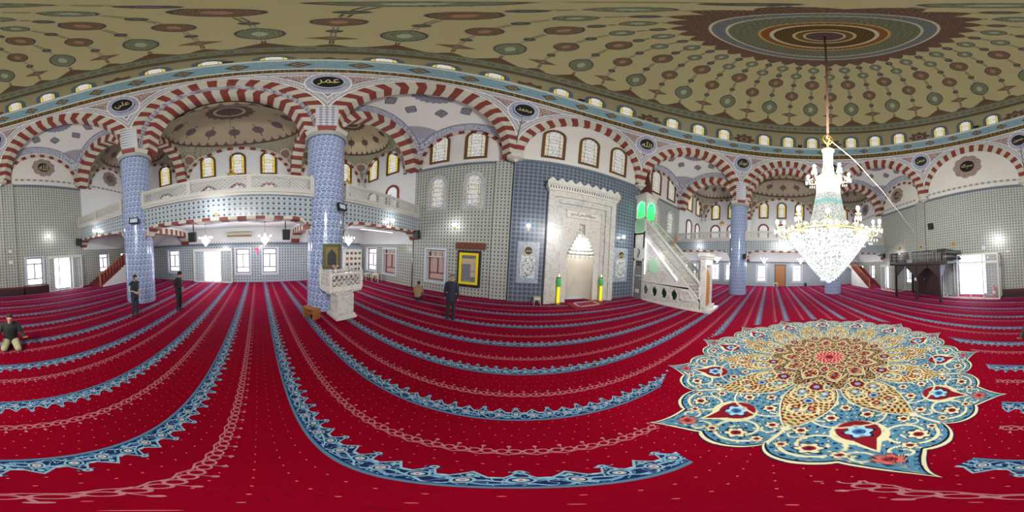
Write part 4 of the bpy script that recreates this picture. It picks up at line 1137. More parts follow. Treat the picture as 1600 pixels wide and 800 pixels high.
# ------------------------------------------------------------------ doors
M['glass'] = mat('clear glass', (225, 232, 235), .03, alpha=.12)
M['openday'] = M['day']
def door_struct(n, label, cat='door'):
    t = empty('door_%d' % n); tag(t, label, cat, kind='structure'); return t
def glass_box(M4, w, dep, h, dx0, dx1, hdr, n, label, top=True):
    """projecting glazed porch; local x along the wall, room side -y, wall at y=0"""
    t = door_struct(n, label); t.matrix_world = M4; f = .07
    def post(x, y, nm='post'):
        m = MB(); m.box((x, y, h / 2), (f, f, h)); m.build(nm, M['offwhite'], t)
    for x in (-w / 2, dx0, dx1, w / 2): post(x, -dep)
    for x in (-w / 2, w / 2): post(x, -.03)
    m = MB(); m.box((0, -dep, h - .04), (w, .1, .09)); m.box((0, -dep - .02, hdr), (w, .12, .12)); m.box((0, -dep, .03), (w, .07, .06))
    for x in (-w / 2, w / 2): m.box((x, -dep / 2, h - .04), (.06, dep - .12, .07)); m.box((x, -dep / 2, .03), (.06, dep - .12, .05))
    m.build('head_frame', M['offwhite'], t)
    for a, b_ in ((-w / 2, dx0), (dx1, w / 2)):
        m = MB(); m.box(((a + b_) / 2, -dep, h / 2), (b_ - a - f, .012, h - .1)); m.build('glass_panel', M['glass'], t)
    for x in (-w / 2, w / 2): m = MB(); m.box((x, -dep / 2, h / 2), (.012, dep - f, h - .1)); m.build('glass_panel', M['glass'], t)
    for s in (0, 1):
        m = MB(); a = dx0 + (dx1 - dx0) / 2 * s; b_ = a + (dx1 - dx0) / 2; m.span((a + .01, -dep + .03, .05), (a + .05, -dep + .06, hdr)); m.span((b_ - .05, -dep + .03, .05), (b_ - .01, -dep + .06, hdr))
        m.span((a, -dep + .03, .05), (b_, -dep + .06, .1)); m.build('sliding_door', M['offwhite'], t)
    return t
def daylight(x, y, z, rz, w, h, t):
    m = MB(); m.box((0, 0, h / 2), (w, .02, h)); o = m.build('daylight_opening', M['day']); o.parent = t; o.matrix_parent_inverse = t.matrix_world.inverted()
    place(o, x, y, z, rz); return o
bpy.context.view_layer.update()
t = glass_box(frame(.02, -9.74, 0, pi), 3.95, .95, 3.02, -.85, .95, 2.45, 1, 'glazed porch with white frames and bright open main door')
bpy.context.view_layer.update(); daylight(.55, YB - .28, .02, pi, 2.1, 3.0, t)
t = glass_box(frame(-8.2, YB, 0, pi), 2.55, .5, 2.5, -.52, .55, 2.38, 2, 'white framed glass side door left of the rear bench')
bpy.context.view_layer.update(); daylight(-8.25, YB - .28, .02, pi, 1.1, 2.3, t)
t = glass_box(frame(7.75, YB, 0, pi), 2.1, 1.2, 2.5, -.3, .4, 2.35, 3, 'white framed glass porch beside the wooden gallery')
bpy.context.view_layer.update(); daylight(9.3, YB - .28, .02, pi, .6, 2.25, t)
t = glass_box(frame(-XS, -1.93, 0, pi / 2), 2.9, .25, 2.5, -.62, .66, 2.38, 4, 'bright white framed glass door under the left gallery')
bpy.context.view_layer.update(); daylight(-XS - .28, -2.0, .02, pi / 2, 1.25, 2.25, t)
# carved wooden door under the right gallery
t = door_struct(5, 'carved brown panelled wooden door under the right gallery'); place(t, XS, .2, 0, -pi / 2)
m = MB(); w, h = 1.15, 2.5
m.span((-w / 2 - .08, -.07, 0), (-w / 2, .02, h + .08)); m.span((w / 2, -.07, 0), (w / 2 + .08, .02, h + .08)); m.span((-w / 2 - .08, -.07, h), (w / 2 + .08, .02, h + .08)); m.build('door_frame', M['darkwood'], t)
m = MB(); m.span((-w / 2, -.05, .02), (w / 2, 0, h))
for i in (-1, 1):
    for j in range(4):
        z = .15 + j * .58
        for q in range(3): s = .02 + q * .045; m.span((i * w / 4 - .2 + s, -.065 - .006 * q, z + s), (i * w / 4 + .2 - s, -.04, z + .48 - s))
m.build('door_leaf', M['carvedwood'] if 'carvedwood' in M else M.setdefault('carvedwood', mat('golden brown carved wood', (150, 96, 48), .45)), t)
m = MB(); m.ball((w / 2 - .1, -.1, 1.1), .03); m.build('door_handle', M['gold'], t)
# ------------------------------------------------------------------ marble prayer niche (mihrab)
def mihrab():
    t = empty('prayer_niche', (-.1, 9.86, 0)); tag(t, 'tall veined marble prayer niche with crested top in the middle of the blue grey wall', 'mihrab')
    H = 6.75
    m = MB()      # outer frame, three steps
    for (w0, w1, y0, zt) in ((1.72, 2.05, -.32, 6.1), (1.42, 1.719, -.22, 5.779), (1.18, 1.419, -.1, 5.458)):
        for s in (-1, 1): m.span((s * w0, y0, 0), (s * w1, .02, zt))
        m.span((-w0, y0, zt - .32), (w0, .02, zt))
    m.build('stepped_frame', M['marble'], t)
    m = MB()      # projecting cornice with dentils
    m.span((-2.1, -.4, 6.1), (2.1, .0, 6.22)); m.span((-2.2, -.5, 6.34), (2.2, .0, 6.44))
    for k in range(30):
        x = -2.1 + 4.2 * k / 29; m.span((x - .045, -.44, 6.2), (x + .045, .0, 6.36))
    m.build('cornice', M['marble_carved'], t)
    m = MB(); pts = [(-2.2, 6.42)]; n = 9
    for k in range(n):
        a, w = -2.2 + 4.4 * k / n, 4.4 / n
        pts += [(a + .02, 6.62), (a + w * .25, 6.72), (a + w * .5, 6.84), (a + w * .75, 6.72), (a + w - .02, 6.62)]
    pts.append((2.2, 6.42)); m.prism(pts, -.5, -.38)
    m.build('crest', M['marble_carved'], t)
    # inner panel with a stepped (corbelled) niche opening
    steps = []
    w, z = .82, 2.55; q = [(w, z)]
    hs = [(.82, 2.75), (.74, 2.95), (.66, 3.12), (.57, 3.3), (.48, 3.48), (.38, 3.66), (.28, 3.86), (.16, 4.1), (.13, 4.42)]
    m = MB(); prevz = 2.55
    P0, P1 = 1.2, 5.25
    m.span((-P0, -.05, 0), (-.82, .02, 2.55)); m.span((.82, -.05, 0), (P0, .02, 2.55))
    for (hw, zt) in hs:
        for s in (-1, 1): m.span((s * hw, -.05, prevz), (s * P0, .02, zt))
        prevz = zt
    m.span((-P0, -.05, prevz), (P0, .02, P1))
    m.build('niche_surround', M['marble_carved'], t)
    m = MB(); prevz = 2.55      # stepped edge mouldings
    for i, (hw, zt) in enumerate(hs):
        nx = hs[i + 1][0] if i + 1 < len(hs) else 0
        for s in (-1, 1):
            m.span((s * hw, -.09, prevz), (s * (hw + .04), -.04, zt + .04)); m.span((s * nx, -.09, zt), (s * (hw + .04), -.04, zt + .04))
        prevz = zt
    m.build('stepped_moulding', M['offwhite'], t)
    # half round back of the niche and its stalactite hood
    m = MB(); m.lathe([(.84, 0), (.84, 2.55)], 24, a0=0, a1=pi, smooth=False); m.build('niche_back', M['travertine'], t)
    m = MB(); prevz = 2.55
    for i, (hw, zt) in enumerate(hs):
        m.lathe([(hw + .02, prevz), (hw + .02, zt)], 20, a0=0, a1=pi, smooth=False)
        nx = hs[i + 1][0] if i + 1 < len(hs) else 0
        m.lathe([(hw + .02, zt), (nx + .0, zt)], 20, a0=0, a1=pi, smooth=False)
        for k in range(9):
            a = pi * (k + .5) / 9; m.ball(((hw - .02) * math.cos(a), (hw - .02) * math.sin(a), prevz + .03), .05, 6)
        prevz = zt
    m.build('stalactite_hood', M['marble_carved'], t)
    m = MB(); m.span((-1.0, -.13, 4.72), (.98, -.04, 5.12)); m.build('inscription_panel', M['offwhite'], t)
    lettering('\uFEE2\uFEF4\uFEA3\uFEAE\uFEDF\u0627\uFEE6\uFEE4\uFEA3\uFEAE\uFEDF\u0627\uFEEA\uFEE0\uFEDF\u0627\uFEE2\uFEB4\uFE91', 1.5, .3, M['letterbrown'], t, (0, -.131, 4.92), 'inscription')
    for s in (-1, 1):
        m = MB(); disc(m, .07, .1, -.085, -.04, 24); o = m.build('ring_boss', M['marble'], t); o.location = (s * .72, 0, 4.02)
    # niche light
    m = MB(); m.ball((0, .3, 3.4), .13, 10, sz=(1, 1, 1.3)); m.tube([(0, .3, 3.55), (0, .25, 4.4)], .008, 5)
    tl = m.build('niche_lamp', M['glow']); tag(tl, 'bright lamp hanging in the hood of the marble prayer niche', 'lamp'); tl.location = (-.1, 9.86, 0)
    l = bpy.data.lights.new('niche_light', 'POINT'); l.energy = 60; l.shadow_soft_size = .14; l.color = (1, .98, .94)
    o = bpy.data.objects.new('niche_light', l); COL.objects.link(o); o.location = (-.1, 10.02, 3.2)
M['travertine'] = mat('ribbed pale travertine', rough=.5, fn=lambda c: (lambda p: c.mix(c.noise(2.0, 5), (214, 208, 194), (186, 178, 162)))(c.pos('world')))
M['letterbrown'] = mat('brown lettering', (104, 92, 84), .6)
mihrab()

def candle(x, y, label):
    t = empty('tall_candle', (x, y, 0)); tag(t, label, 'candle', 'tall candles by the prayer niche')
    m = MB(); m.lathe([(0, .0), (.15, .0), (.15, .03), (.1, .06), (.07, .1), (0, .1)], 20); m.build('foot', M['gold'], t)
    m = MB(); m.lathe([(.075, .08), (.075, .96)], 20)
    for k in range(12): m.lathe([(.077, .12 + k * .07), (.085, .135 + k * .07), (.077, .15 + k * .07)], 16)
    m.build('yellow_tube', M['yellow_lit'], t)
    m = MB(); m.lathe([(.08, .96), (.1, .98), (.1, 1.38), (.09, 1.42), (.0, 1.42)], 20); m.build('green_cap', M['green_lit'], t)
    m = MB(); m.lathe([(.085, 1.42), (.085, 1.47), (0, 1.47)], 16); m.build('black_ring', M['black'], t)
    m = MB(); m.lathe([(.02, 1.47), (.035, 1.52), (.01, 1.62), (0, 1.63)], 10); m.build('flame_bulb', M['glowsoft'], t)
M['yellow_lit'] = mat('lit yellow tube', (236, 226, 40), .4, emit=(240, 226, 40), es=.9, sampling='NONE')
M['green_lit'] = mat('green cap', (70, 170, 90), .4, emit=(40, 170, 80), es=.4, sampling='NONE')
M['glowsoft'] = mat('soft bulb', (250, 250, 240), .4, emit=(255, 250, 230), es=4, sampling='NONE')
candle(-1.4, 9.48, 'yellow tube candle with green cap left of the prayer niche opening')
candle(1.12, 9.48, 'yellow tube candle with green cap right of the prayer niche opening')

def tile_panel(x, z0, z1, w, label, txt):
    t = empty('tile_panel', (x, 9.855, 0)); tag(t, label, 'panel', 'flowered tile panels')
    m = MB(); m.span((-w / 2, -.025, z0), (w / 2, 0, z1)); m.build('border', M['panelborder'], t)
    m = MB(); m.span((-w * .33, -.04, z0 + .28), (w * .33, -.02, z0 + (z1 - z0) * .66)); m.build('flower_field', M['panelfield'], t)
    m = MB()
    for s in (-1, 1):
        pts = [(s * w * .02, -.045, z0 + .4)]
        for k in range(12): a = k / 11; pts.append((s * w * (.06 + .2 * math.sin(a * pi)), -.045, z0 + .4 + a * .9))
        m.tube(pts, .016, 5)
    for k in range(9): m.ball(((-1) ** k * w * .14 * (k % 3) * .6, -.045, z0 + .45 + k * .1), .045, 6, sz=(1, .3, 1))
    m.build('flowers', M['panelflower'], t)
    m = MB(); disc(m, 0, .2, -.05, 0, 32); o = m.build('disc', M['black'], t); o.location = (0, 0, z1 - .45)
    m = MB(); disc(m, .2, .27, -.06, 0, 32); o = m.build('disc_rim', M['panelrim'], t); o.location = (0, 0, z1 - .45)
    lettering(txt, .3, .22, M['letter'], t, (0, -.05, z1 - .45))
M['panelborder'] = mat('blue grey panel border', rough=.3, fn=lambda c: (lambda p: c.mix(c.voro(15.) < .1, (90, 112, 140), (196, 204, 208)))(c.pos('world')))
M['panelfield'] = mat('white panel ground', rough=.3, fn=lambda c: (lambda p: c.mix(c.voro(9.) < .07, (224, 226, 222), (110, 126, 130)))(c.pos('world')))
M['panelflower'] = mat('grey green flowers', (118, 140, 140), .4)
M['panelrim'] = mat('pale gold rim', (184, 172, 130), .4)
tile_panel(-3.02, 1.05, 3.2, 1.15, 'white flowered tile panel with round black plaque left of the prayer niche', '\uFEAA\uFEE4\uFEA4\uFEE3')
tile_panel(2.72, 1.1, 3.3, 1.15, 'white flowered tile panel with round black plaque right of the prayer niche', '\uFDF2')
# small rug cushion on the floor in front of the niche
t = empty('prayer_mat', (.05, 9.15, .0), .12); tag(t, 'padded red prayer mat with grey border in front of the prayer niche', 'rug')
m = MB(); m.hprism([(-.85, -.5), (.85, -.5), (.95, -.3), (.95, .45), (-.95, .45), (-.95, -.3)], 0, .07); m.build('pad', M['redpad'] if 'redpad' in M else M.setdefault('redpad', mat('deep red cloth', (140, 10, 36), .85)), t)
m = MB()
for a, b_ in (((-.6, -.42), (.6, -.42)), ((-.6, .3), (.6, .3)), ((-.6, -.42), (-.6, .3)), ((.6, -.42), (.6, .3))):
    m.box(((a[0] + b_[0]) / 2, (a[1] + b_[1]) / 2, .074), (abs(b_[0] - a[0]) + .12, abs(b_[1] - a[1]) + .12, .012))
m.build('grey_border', M['panelborder'], t)

# ------------------------------------------------------------------ pulpit (minbar) with stairs
def minbar():
    x0, x1 = 3.77, 4.82
    t = empty('pulpit', (x0, 4.6, 0)); tag(t, 'carved white marble pulpit with stairs, green lit canopy and dark wooden spire', 'pulpit')
    L = Matrix.Translation((-x0, -4.6, 0))
    def mb(): return MB(L)
    def yz(poly, xa, xb, m, mi=0):     # polygon in (y,z), extruded in x
        Q = Matrix(((0, 1, 0, 0), (1, 0, 0, 0), (0, 0, 1, 0), (0, 0, 0, 1)))
        m.prism(poly, xa, xb, mi, M=L @ Q)
    ytop, ybot = 8.78, 4.78
    def zlow(y): return .45 + (y - 4.7) * (4.45 - .45) / (8.83 - 4.7)
    def zup(y): return zlow(y) + .94 + (y - 4.7) * .0
    m = mb()
    # side walls with arched recesses, one mesh
    for xx in (x0, x1 - .1):
        yz([(4.78, 0), (4.78, zlow(4.78)), (5.4, zlow(5.4)), (5.4, 0)], xx, xx + .1, m); yz([(5.4, 1.22), (5.4, zlow(5.4)), (8.78, zlow(8.78)), (8.78, 1.22)], xx, xx + .1, m)
    for xx in (x0, x1 - .1):
        cs = [8.52, 7.78, 7.06, 6.36]; edges = [8.78] + [(cs[i] + cs[i + 1]) / 2 for i in range(3)] + [5.9]
        yz([(8.78, 1.05), (5.4, 1.05), (5.4, 1.22), (8.78, 1.22)], xx, xx + .1, m)
        yz([(8.78, 0), (5.4, 0), (5.4, .42), (8.78, .42)], xx, xx + .1, m)
        bounds = [8.78] + [v for c_ in cs for v in (c_ + .2, c_ - .2)] + [5.4]
        for i in range(0, len(bounds), 2): yz([(bounds[i], .42), (bounds[i + 1], .42), (bounds[i + 1], 1.05), (bounds[i], 1.05)], xx, xx + .1, m)
        for c_ in cs:
            for s in (-1, 1): yz([(c_ + s * .2, .8), (c_ + s * .2, 1.05), (c_, 1.05), (c_ + s * .1, .92)], xx, xx + .1, m); yz([(c_ + s * .2, .42), (c_ + s * .2, .62), (c_ + s * .12, .5), (c_ + s * .14, .42)], xx, xx + .1, m)
    m.build('side_walls', M['marble'], t)
    m = mb(); m.span((x0 + .08, 4.9, 0), (x1 - .08, 8.75, .02)); m.span((x0 + .5, 5.4, .02), (x0 + .55, 8.75, 1.2)); m.build('recess_backing', M['greenback'], t)
    m = mb()     # frames of the big triangular field
    for xx in (x0 - .03,):
        yz([(8.7, 1.22), (5.5, 1.22), (5.5, 1.3), (8.7, 1.3)], xx, xx + .04, m); yz([(8.7, 0), (4.4, 0), (4.4, .1), (8.7, .1)], xx - .03, xx + .04, m)
        yz([(5.95, .5), (5.1, .5), (5.1, .56), (5.95, .56)], xx, xx + .03, m); yz([(5.95, .5), (5.95, 1.1), (5.89, 1.1), (5.89, .5)], xx, xx + .03, m); yz([(5.9, 1.05), (5.45, 1.05), (5.1, .56), (5.18, .56), (5.48, .98), (5.9, .98)], xx, xx + .03, m)
    m.build('mouldings', M['marble_carved'], t)
    # stairs
    m = mb(); n = 15
    for k in range(n):
        y = 4.95 + (8.75 - 4.95) * k / n; z = .25 + 4.15 * (k + 1) / n
        m.span((x0 + .1, y, max(0, z - .5)), (x1 - .1, y + .3, z))
    m.build('steps', M['marble'], t)
    # pierced balustrades: frame and lattice
    for i, xx in enumerate((x0 - .02, x1 - .08)):
        o = empty('balustrade'); o.parent = t
        m = mb()
        def sl(ya, yb, o0, o1): return [(ya, zlow(ya) + o0), (yb, zlow(yb) + o0), (yb, zlow(yb) + o1), (ya, zlow(ya) + o1)]
        yz(sl(4.78, 8.8, 0, .1), xx, xx + .1, m); yz(sl(4.78, 8.8, .86, .98), xx - .02, xx + .12, m)
        yz([(4.78, zlow(4.78)), (4.88, zlow(4.88)), (4.88, zlow(4.88) + .95), (4.78, zlow(4.78) + .95)], xx, xx + .1, m); yz([(8.7, zlow(8.7)), (8.8, zlow(8.8)), (8.8, zlow(8.8) + .95), (8.7, zlow(8.7) + .95)], xx, xx + .1, m)
        nn = 22
        for k in range(nn):
            ya = 4.86 + (8.72 - 4.86) * k / nn; yb = 4.86 + (8.72 - 4.86) * (k + 1) / nn
            for r_ in range(4):
                a, b_ = .1 + .76 * r_ / 4, .1 + .76 * (r_ + 1) / 4; w = .022
                yz([(ya, zlow(ya) + a - w), (yb, zlow(yb) + b_ - w), (yb, zlow(yb) + b_ + w), (ya, zlow(ya) + a + w)], xx + .03, xx + .07, m)
                yz([(ya, zlow(ya) + b_ - w), (yb, zlow(yb) + a - w), (yb, zlow(yb) + a + w), (ya, zlow(ya) + b_ + w)], xx + .03, xx + .07, m)
                if (k + r_) % 2: yz([((ya + yb) / 2 + .05 * math.cos(q), zlow((ya + yb) / 2) + (a + b_) / 2 + .05 * math.sin(q)) for q in [j * pi / 3 for j in range(6)]], xx + .025, xx + .075, m)
        m.build('pierced_rail', M['marble_carved'], o)
    # gate
    m = mb()
    for xx in (x0, x1 - .2): m.span((xx, 4.55, 0), (xx + .2, 4.82, 2.75))
    m.span((x0 + .2, 4.56, 2.45), (x1 - .2, 4.81, 2.75)); m.span((x0, 4.55, 2.75), (x1, 4.82, 2.79)); m.span((x0 - .06, 4.48, 2.78), (x1 + .06, 4.88, 2.88))
    n = 7; pts = [(x0 - .12, 2.88)]
    for k in range(n): a = x0 - .12 + (x1 - x0 + .24) * k / n; w = (x1 - x0 + .24) / n; pts += [(a + .01, 2.98), (a + w / 2, 3.08), (a + w - .01, 2.98)]
    pts.append((x1 + .12, 2.88)); m.prism(pts, 4.42, 4.94)
    m.build('gate', M['marble'], t)
    m = mb(); m.prism([(x0 + .22, .3), (x1 - .22, .3)] + [(x1 - .22, 1.8), ((x0 + x1) / 2 + .15, 2.1), ((x0 + x1) / 2, 2.2), ((x0 + x1) / 2 - .15, 2.1), (x0 + .22, 1.8)], 4.62, 4.66); m.build('gate_door', M['orange_door'], t)
    m = mb(); m.span((x0 - .1, 4.2, 0), (x1 + .12, 4.55, .14)); m.span((x0 - .02, 4.4, .14), (x1 + .02, 4.6, .28)); m.build('foot_step', M['marble'], t)
    # tower
    m = mb(); ya, yb = 8.78, 9.78
    for (xx, yy) in ((x0, ya), (x1 - .12, ya), (x0, yb - .12), (x1 - .12, yb - .12)): m.span((xx, yy, 0), (xx + .12, yy + .12, 7.0))
    m.span((x0, ya, 4.3), (x1, yb, 4.45)); m.span((x0, ya, 3.4), (x0 + .06, yb, 4.4)); m.span((x0 + .02, ya + .1, 2.65), (x0 + .06, yb, 3.4)); m.span((x0, ya, 2.55), (x0 + .08, yb, 2.68)); 
    for (p, q_) in (((x0, ya), (x0 + .06, yb)), ((x1 - .06, ya), (x1, yb))):
        m.span((p[0], p[1], 5.35), (q_[0], q_[1], 5.45))
    m.build('tower', M['marble'], t)
    m = mb()     # arched heads between tower posts
    for ax in 'xy':
        for pos_ in ((x0, x1 - .08) if ax == 'x' else (ya, yb - .08)):
            c_ = (ya + yb) / 2 if ax == 'x' else (x0 + x1) / 2; hw = .38
            out = []
            pos_ += .01; poly = [(c_ - .5, 7.0), (c_ - .5, 6.3), (c_ - hw, 6.3)] + [(c_ - hw * math.cos(pi * k / 12), 6.3 + .42 * math.sin(pi * k / 12)) for k in range(1, 12)] + [(c_ + hw, 6.3), (c_ + .5, 6.3), (c_ + .5, 7.0)]
            if ax == 'x':
                for k in range(len(poly) - 1): pass
                for k in range(12):
                    a0, a1 = pi * k / 12, pi * (k + 1) / 12
                    yz([(c_ - hw * math.cos(a0), 6.3 + .42 * math.sin(a0)), (c_ - hw * math.cos(a1), 6.3 + .42 * math.sin(a1)), (c_ - hw * math.cos(a1), 7.0), (c_ - hw * math.cos(a0), 7.0)], pos_, pos_ + .06, m)
            else:
                for k in range(12):
                    a0, a1 = pi * k / 12, pi * (k + 1) / 12
                    m.prism([(c_ - hw * math.cos(a0), 6.3 + .42 * math.sin(a0)), (c_ - hw * math.cos(a1), 6.3 + .42 * math.sin(a1)), (c_ - hw * math.cos(a1), 7.0), (c_ - hw * math.cos(a0), 7.0)], pos_, pos_ + .06)
    m.build('arch_heads', M['marble_carved'], t)
    m = mb(); m.span((x0 - .06, ya - .06, 7.0), (x1 + .06, yb + .06, 7.1))
    for s in range(9):
        for (a, b_) in (((x0 - .08 + s * (x1 - x0 + .16) / 9, ya - .08), 0),): m.add([(a[0], a[1], 7.1), (a[0] + .13, a[1], 7.1), (a[0] + .065, a[1], 7.26), (a[0], a[1] + .06, 7.1), (a[0] + .13, a[1] + .06, 7.1), (a[0] + .065, a[1] + .06, 7.26)], [(0, 1, 2), (5, 4, 3), (0, 2, 5, 3), (1, 4, 5, 2)])
        yy = ya - .08 + s * (yb - ya + .16) / 9
        m.add([(x0 - .08, yy, 7.1), (x0 - .08, yy + .13, 7.1), (x0 - .08, yy + .065, 7.26), (x0 - .02, yy, 7.1), (x0 - .02, yy + .13, 7.1), (x0 - .02, yy + .065, 7.26)], [(0, 2, 1), (3, 4, 5), (0, 3, 5, 2), (1, 2, 5, 4)])
    m.build('canopy_crest', M['marble_carved'], t)
    cx, cy = (x0 + x1) / 2, (ya + yb) / 2
    m = mb(); m.lathe([(.5, 7.1), (.42, 7.3), (.34, 7.6), (.22, 8.2), (.1, 8.9), (.03, 9.35), (0, 9.4)], 8, cx=cx, cy=cy, smooth=False); m.build('spire', M['spirewood'], t)
    m = mb(); m.ball((cx, cy, 9.45), .07, 8); m.tube([(cx, cy, 9.45), (cx, cy, 9.75)], .015, 6); m.build('finial', M['gold'], t)
    m = mb()
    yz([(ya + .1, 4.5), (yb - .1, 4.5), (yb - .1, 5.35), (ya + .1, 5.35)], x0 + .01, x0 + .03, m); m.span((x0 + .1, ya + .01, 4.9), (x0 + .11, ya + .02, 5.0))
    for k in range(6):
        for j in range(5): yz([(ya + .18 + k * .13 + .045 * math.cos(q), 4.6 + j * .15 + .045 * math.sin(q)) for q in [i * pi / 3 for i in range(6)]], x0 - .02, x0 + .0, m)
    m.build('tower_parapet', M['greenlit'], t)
    m = mb(); m.span((x0 + .2, yb - .05, 4.5), (x1 - .2, yb - .03, 6.7)); m.span((x1 - .05, ya + .15, 5.5), (x1 - .03, yb - .15, 6.6)); m.build('green_curtain', M['greenglow'], t)
    # green disc, serpentine mark, base door recess
    m = mb()
    cy2, cz2 = 7.93, 2.24
    yz([(cy2 + .42 * math.cos(2 * pi * k / 32), cz2 + .42 * math.sin(2 * pi * k / 32)) for k in range(32)], x0 - .02, x0 + .01, m); m.build('green_disc', M['greenlattice'], t)
    m = mb(); m.tube([(x0 - .03, 9.25 + .07 * math.sin(k * .9), 2.75 + k * .07) for k in range(9)], .03, 6); m.build('serpent_mark', M['black'], t)
    m = mb(); yz([(8.98, .35), (9.6, .35), (9.6, 1.9)] + [(9.29 + .31 * math.cos(pi * k / 10), 1.9 + .3 * math.sin(pi * k / 10)) for k in range(11)], x0 + .03, x0 + .05, m); m.span((x0 + .02, 8.9, 0), (x0 + .03, 9.7, .35)); m.build('base_niche', M['nichegrey'], t)
    m = mb(); m.span((x0 + .0, 9.03, 1.3), (x0 + .04, 9.1, 1.36)); m.span((x0 - .01, 9.0, 1.5), (x0 + .02, 9.55, 1.56)); m.build('niche_fitting', M['offwhite'], t); m = mb(); m.span((x0 - .01, 9.15, .38), (x0 + .04, 9.45, .62)); m.build('niche_box', M['offwhite'], t)
    # light tubes fixed to the side
    m = mb(); m.tube([(x0 - .05, 8.62, 1.7), (x0 - .05, 8.62, 3.98)], .03, 8); m.build('light_tube', M['tube'], t)
    m = mb(); m.tube([(x0 - .05, 8.6, 3.96), (x0 - .05, 6.15, 1.55)], .03, 8); m.build('light_tube', M['tube'], t)
    bk = MB(); bk.box((0, 0, 0), (.5, .36, .05)); bk.box((0, 0, -.25), (.06, .06, .5)); o = bk.build('book_rest', M['carvedwood'], t); o.location = (.45, 6.6 - 4.6, 3.95); o.rotation_euler = (.5, 0, .3)
    l = bpy.data.lights.new('canopy_light', 'POINT'); l.energy = 45; l.color = (.1, 1, .35); l.shadow_soft_size = .1
    o = bpy.data.objects.new('canopy_light', l); COL.objects.link(o); o.location = (cx, cy, 6.5)
    for a, b_ in (((x0 - .3, 8.62, 2.8), 9), ((x0 - .3, 7.4, 2.9), 13)):
        l = bpy.data.lights.new('tube_light', 'POINT'); l.energy = b_; l.color = (.9, .93, 1); l.shadow_soft_size = .25
        o = bpy.data.objects.new('tube_light', l); COL.objects.link(o); o.location = (a[0] - .15, a[1], a[2])
M['greenback'] = mat('green backing', (70, 120, 96), .6)
M['orange_door'] = mat('carved orange wood', rough=.45, fn=lambda c: (lambda p: c.mix(either(fold(p[0], .09) < .012, fold(p[2], .12) < .014), (196, 138, 50), (120, 74, 26)))(c.pos('world')))
M['spirewood'] = mat('red brown spire', (74, 34, 28), .5)
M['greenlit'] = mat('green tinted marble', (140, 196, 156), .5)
M['greenglow'] = mat('green lit cloth', (90, 220, 130), .6, emit=(60, 235, 120), es=.75, sampling='NONE')
M['greenlattice'] = mat('pale green lattice', rough=.5, fn=lambda c: (lambda p: c.mix(either(fold(p[1] + p[2], .09) < .012, fold(p[1] - p[2], .09) < .012), (120, 206, 150), (206, 214, 200)))(c.pos('world')))
M['nichegrey'] = mat('grey niche', (120, 124, 124), .6)
M['tube'] = mat('white light tube', (255, 255, 255), .4, emit=(236, 236, 255), es=3.5, sampling='NONE')
minbar()

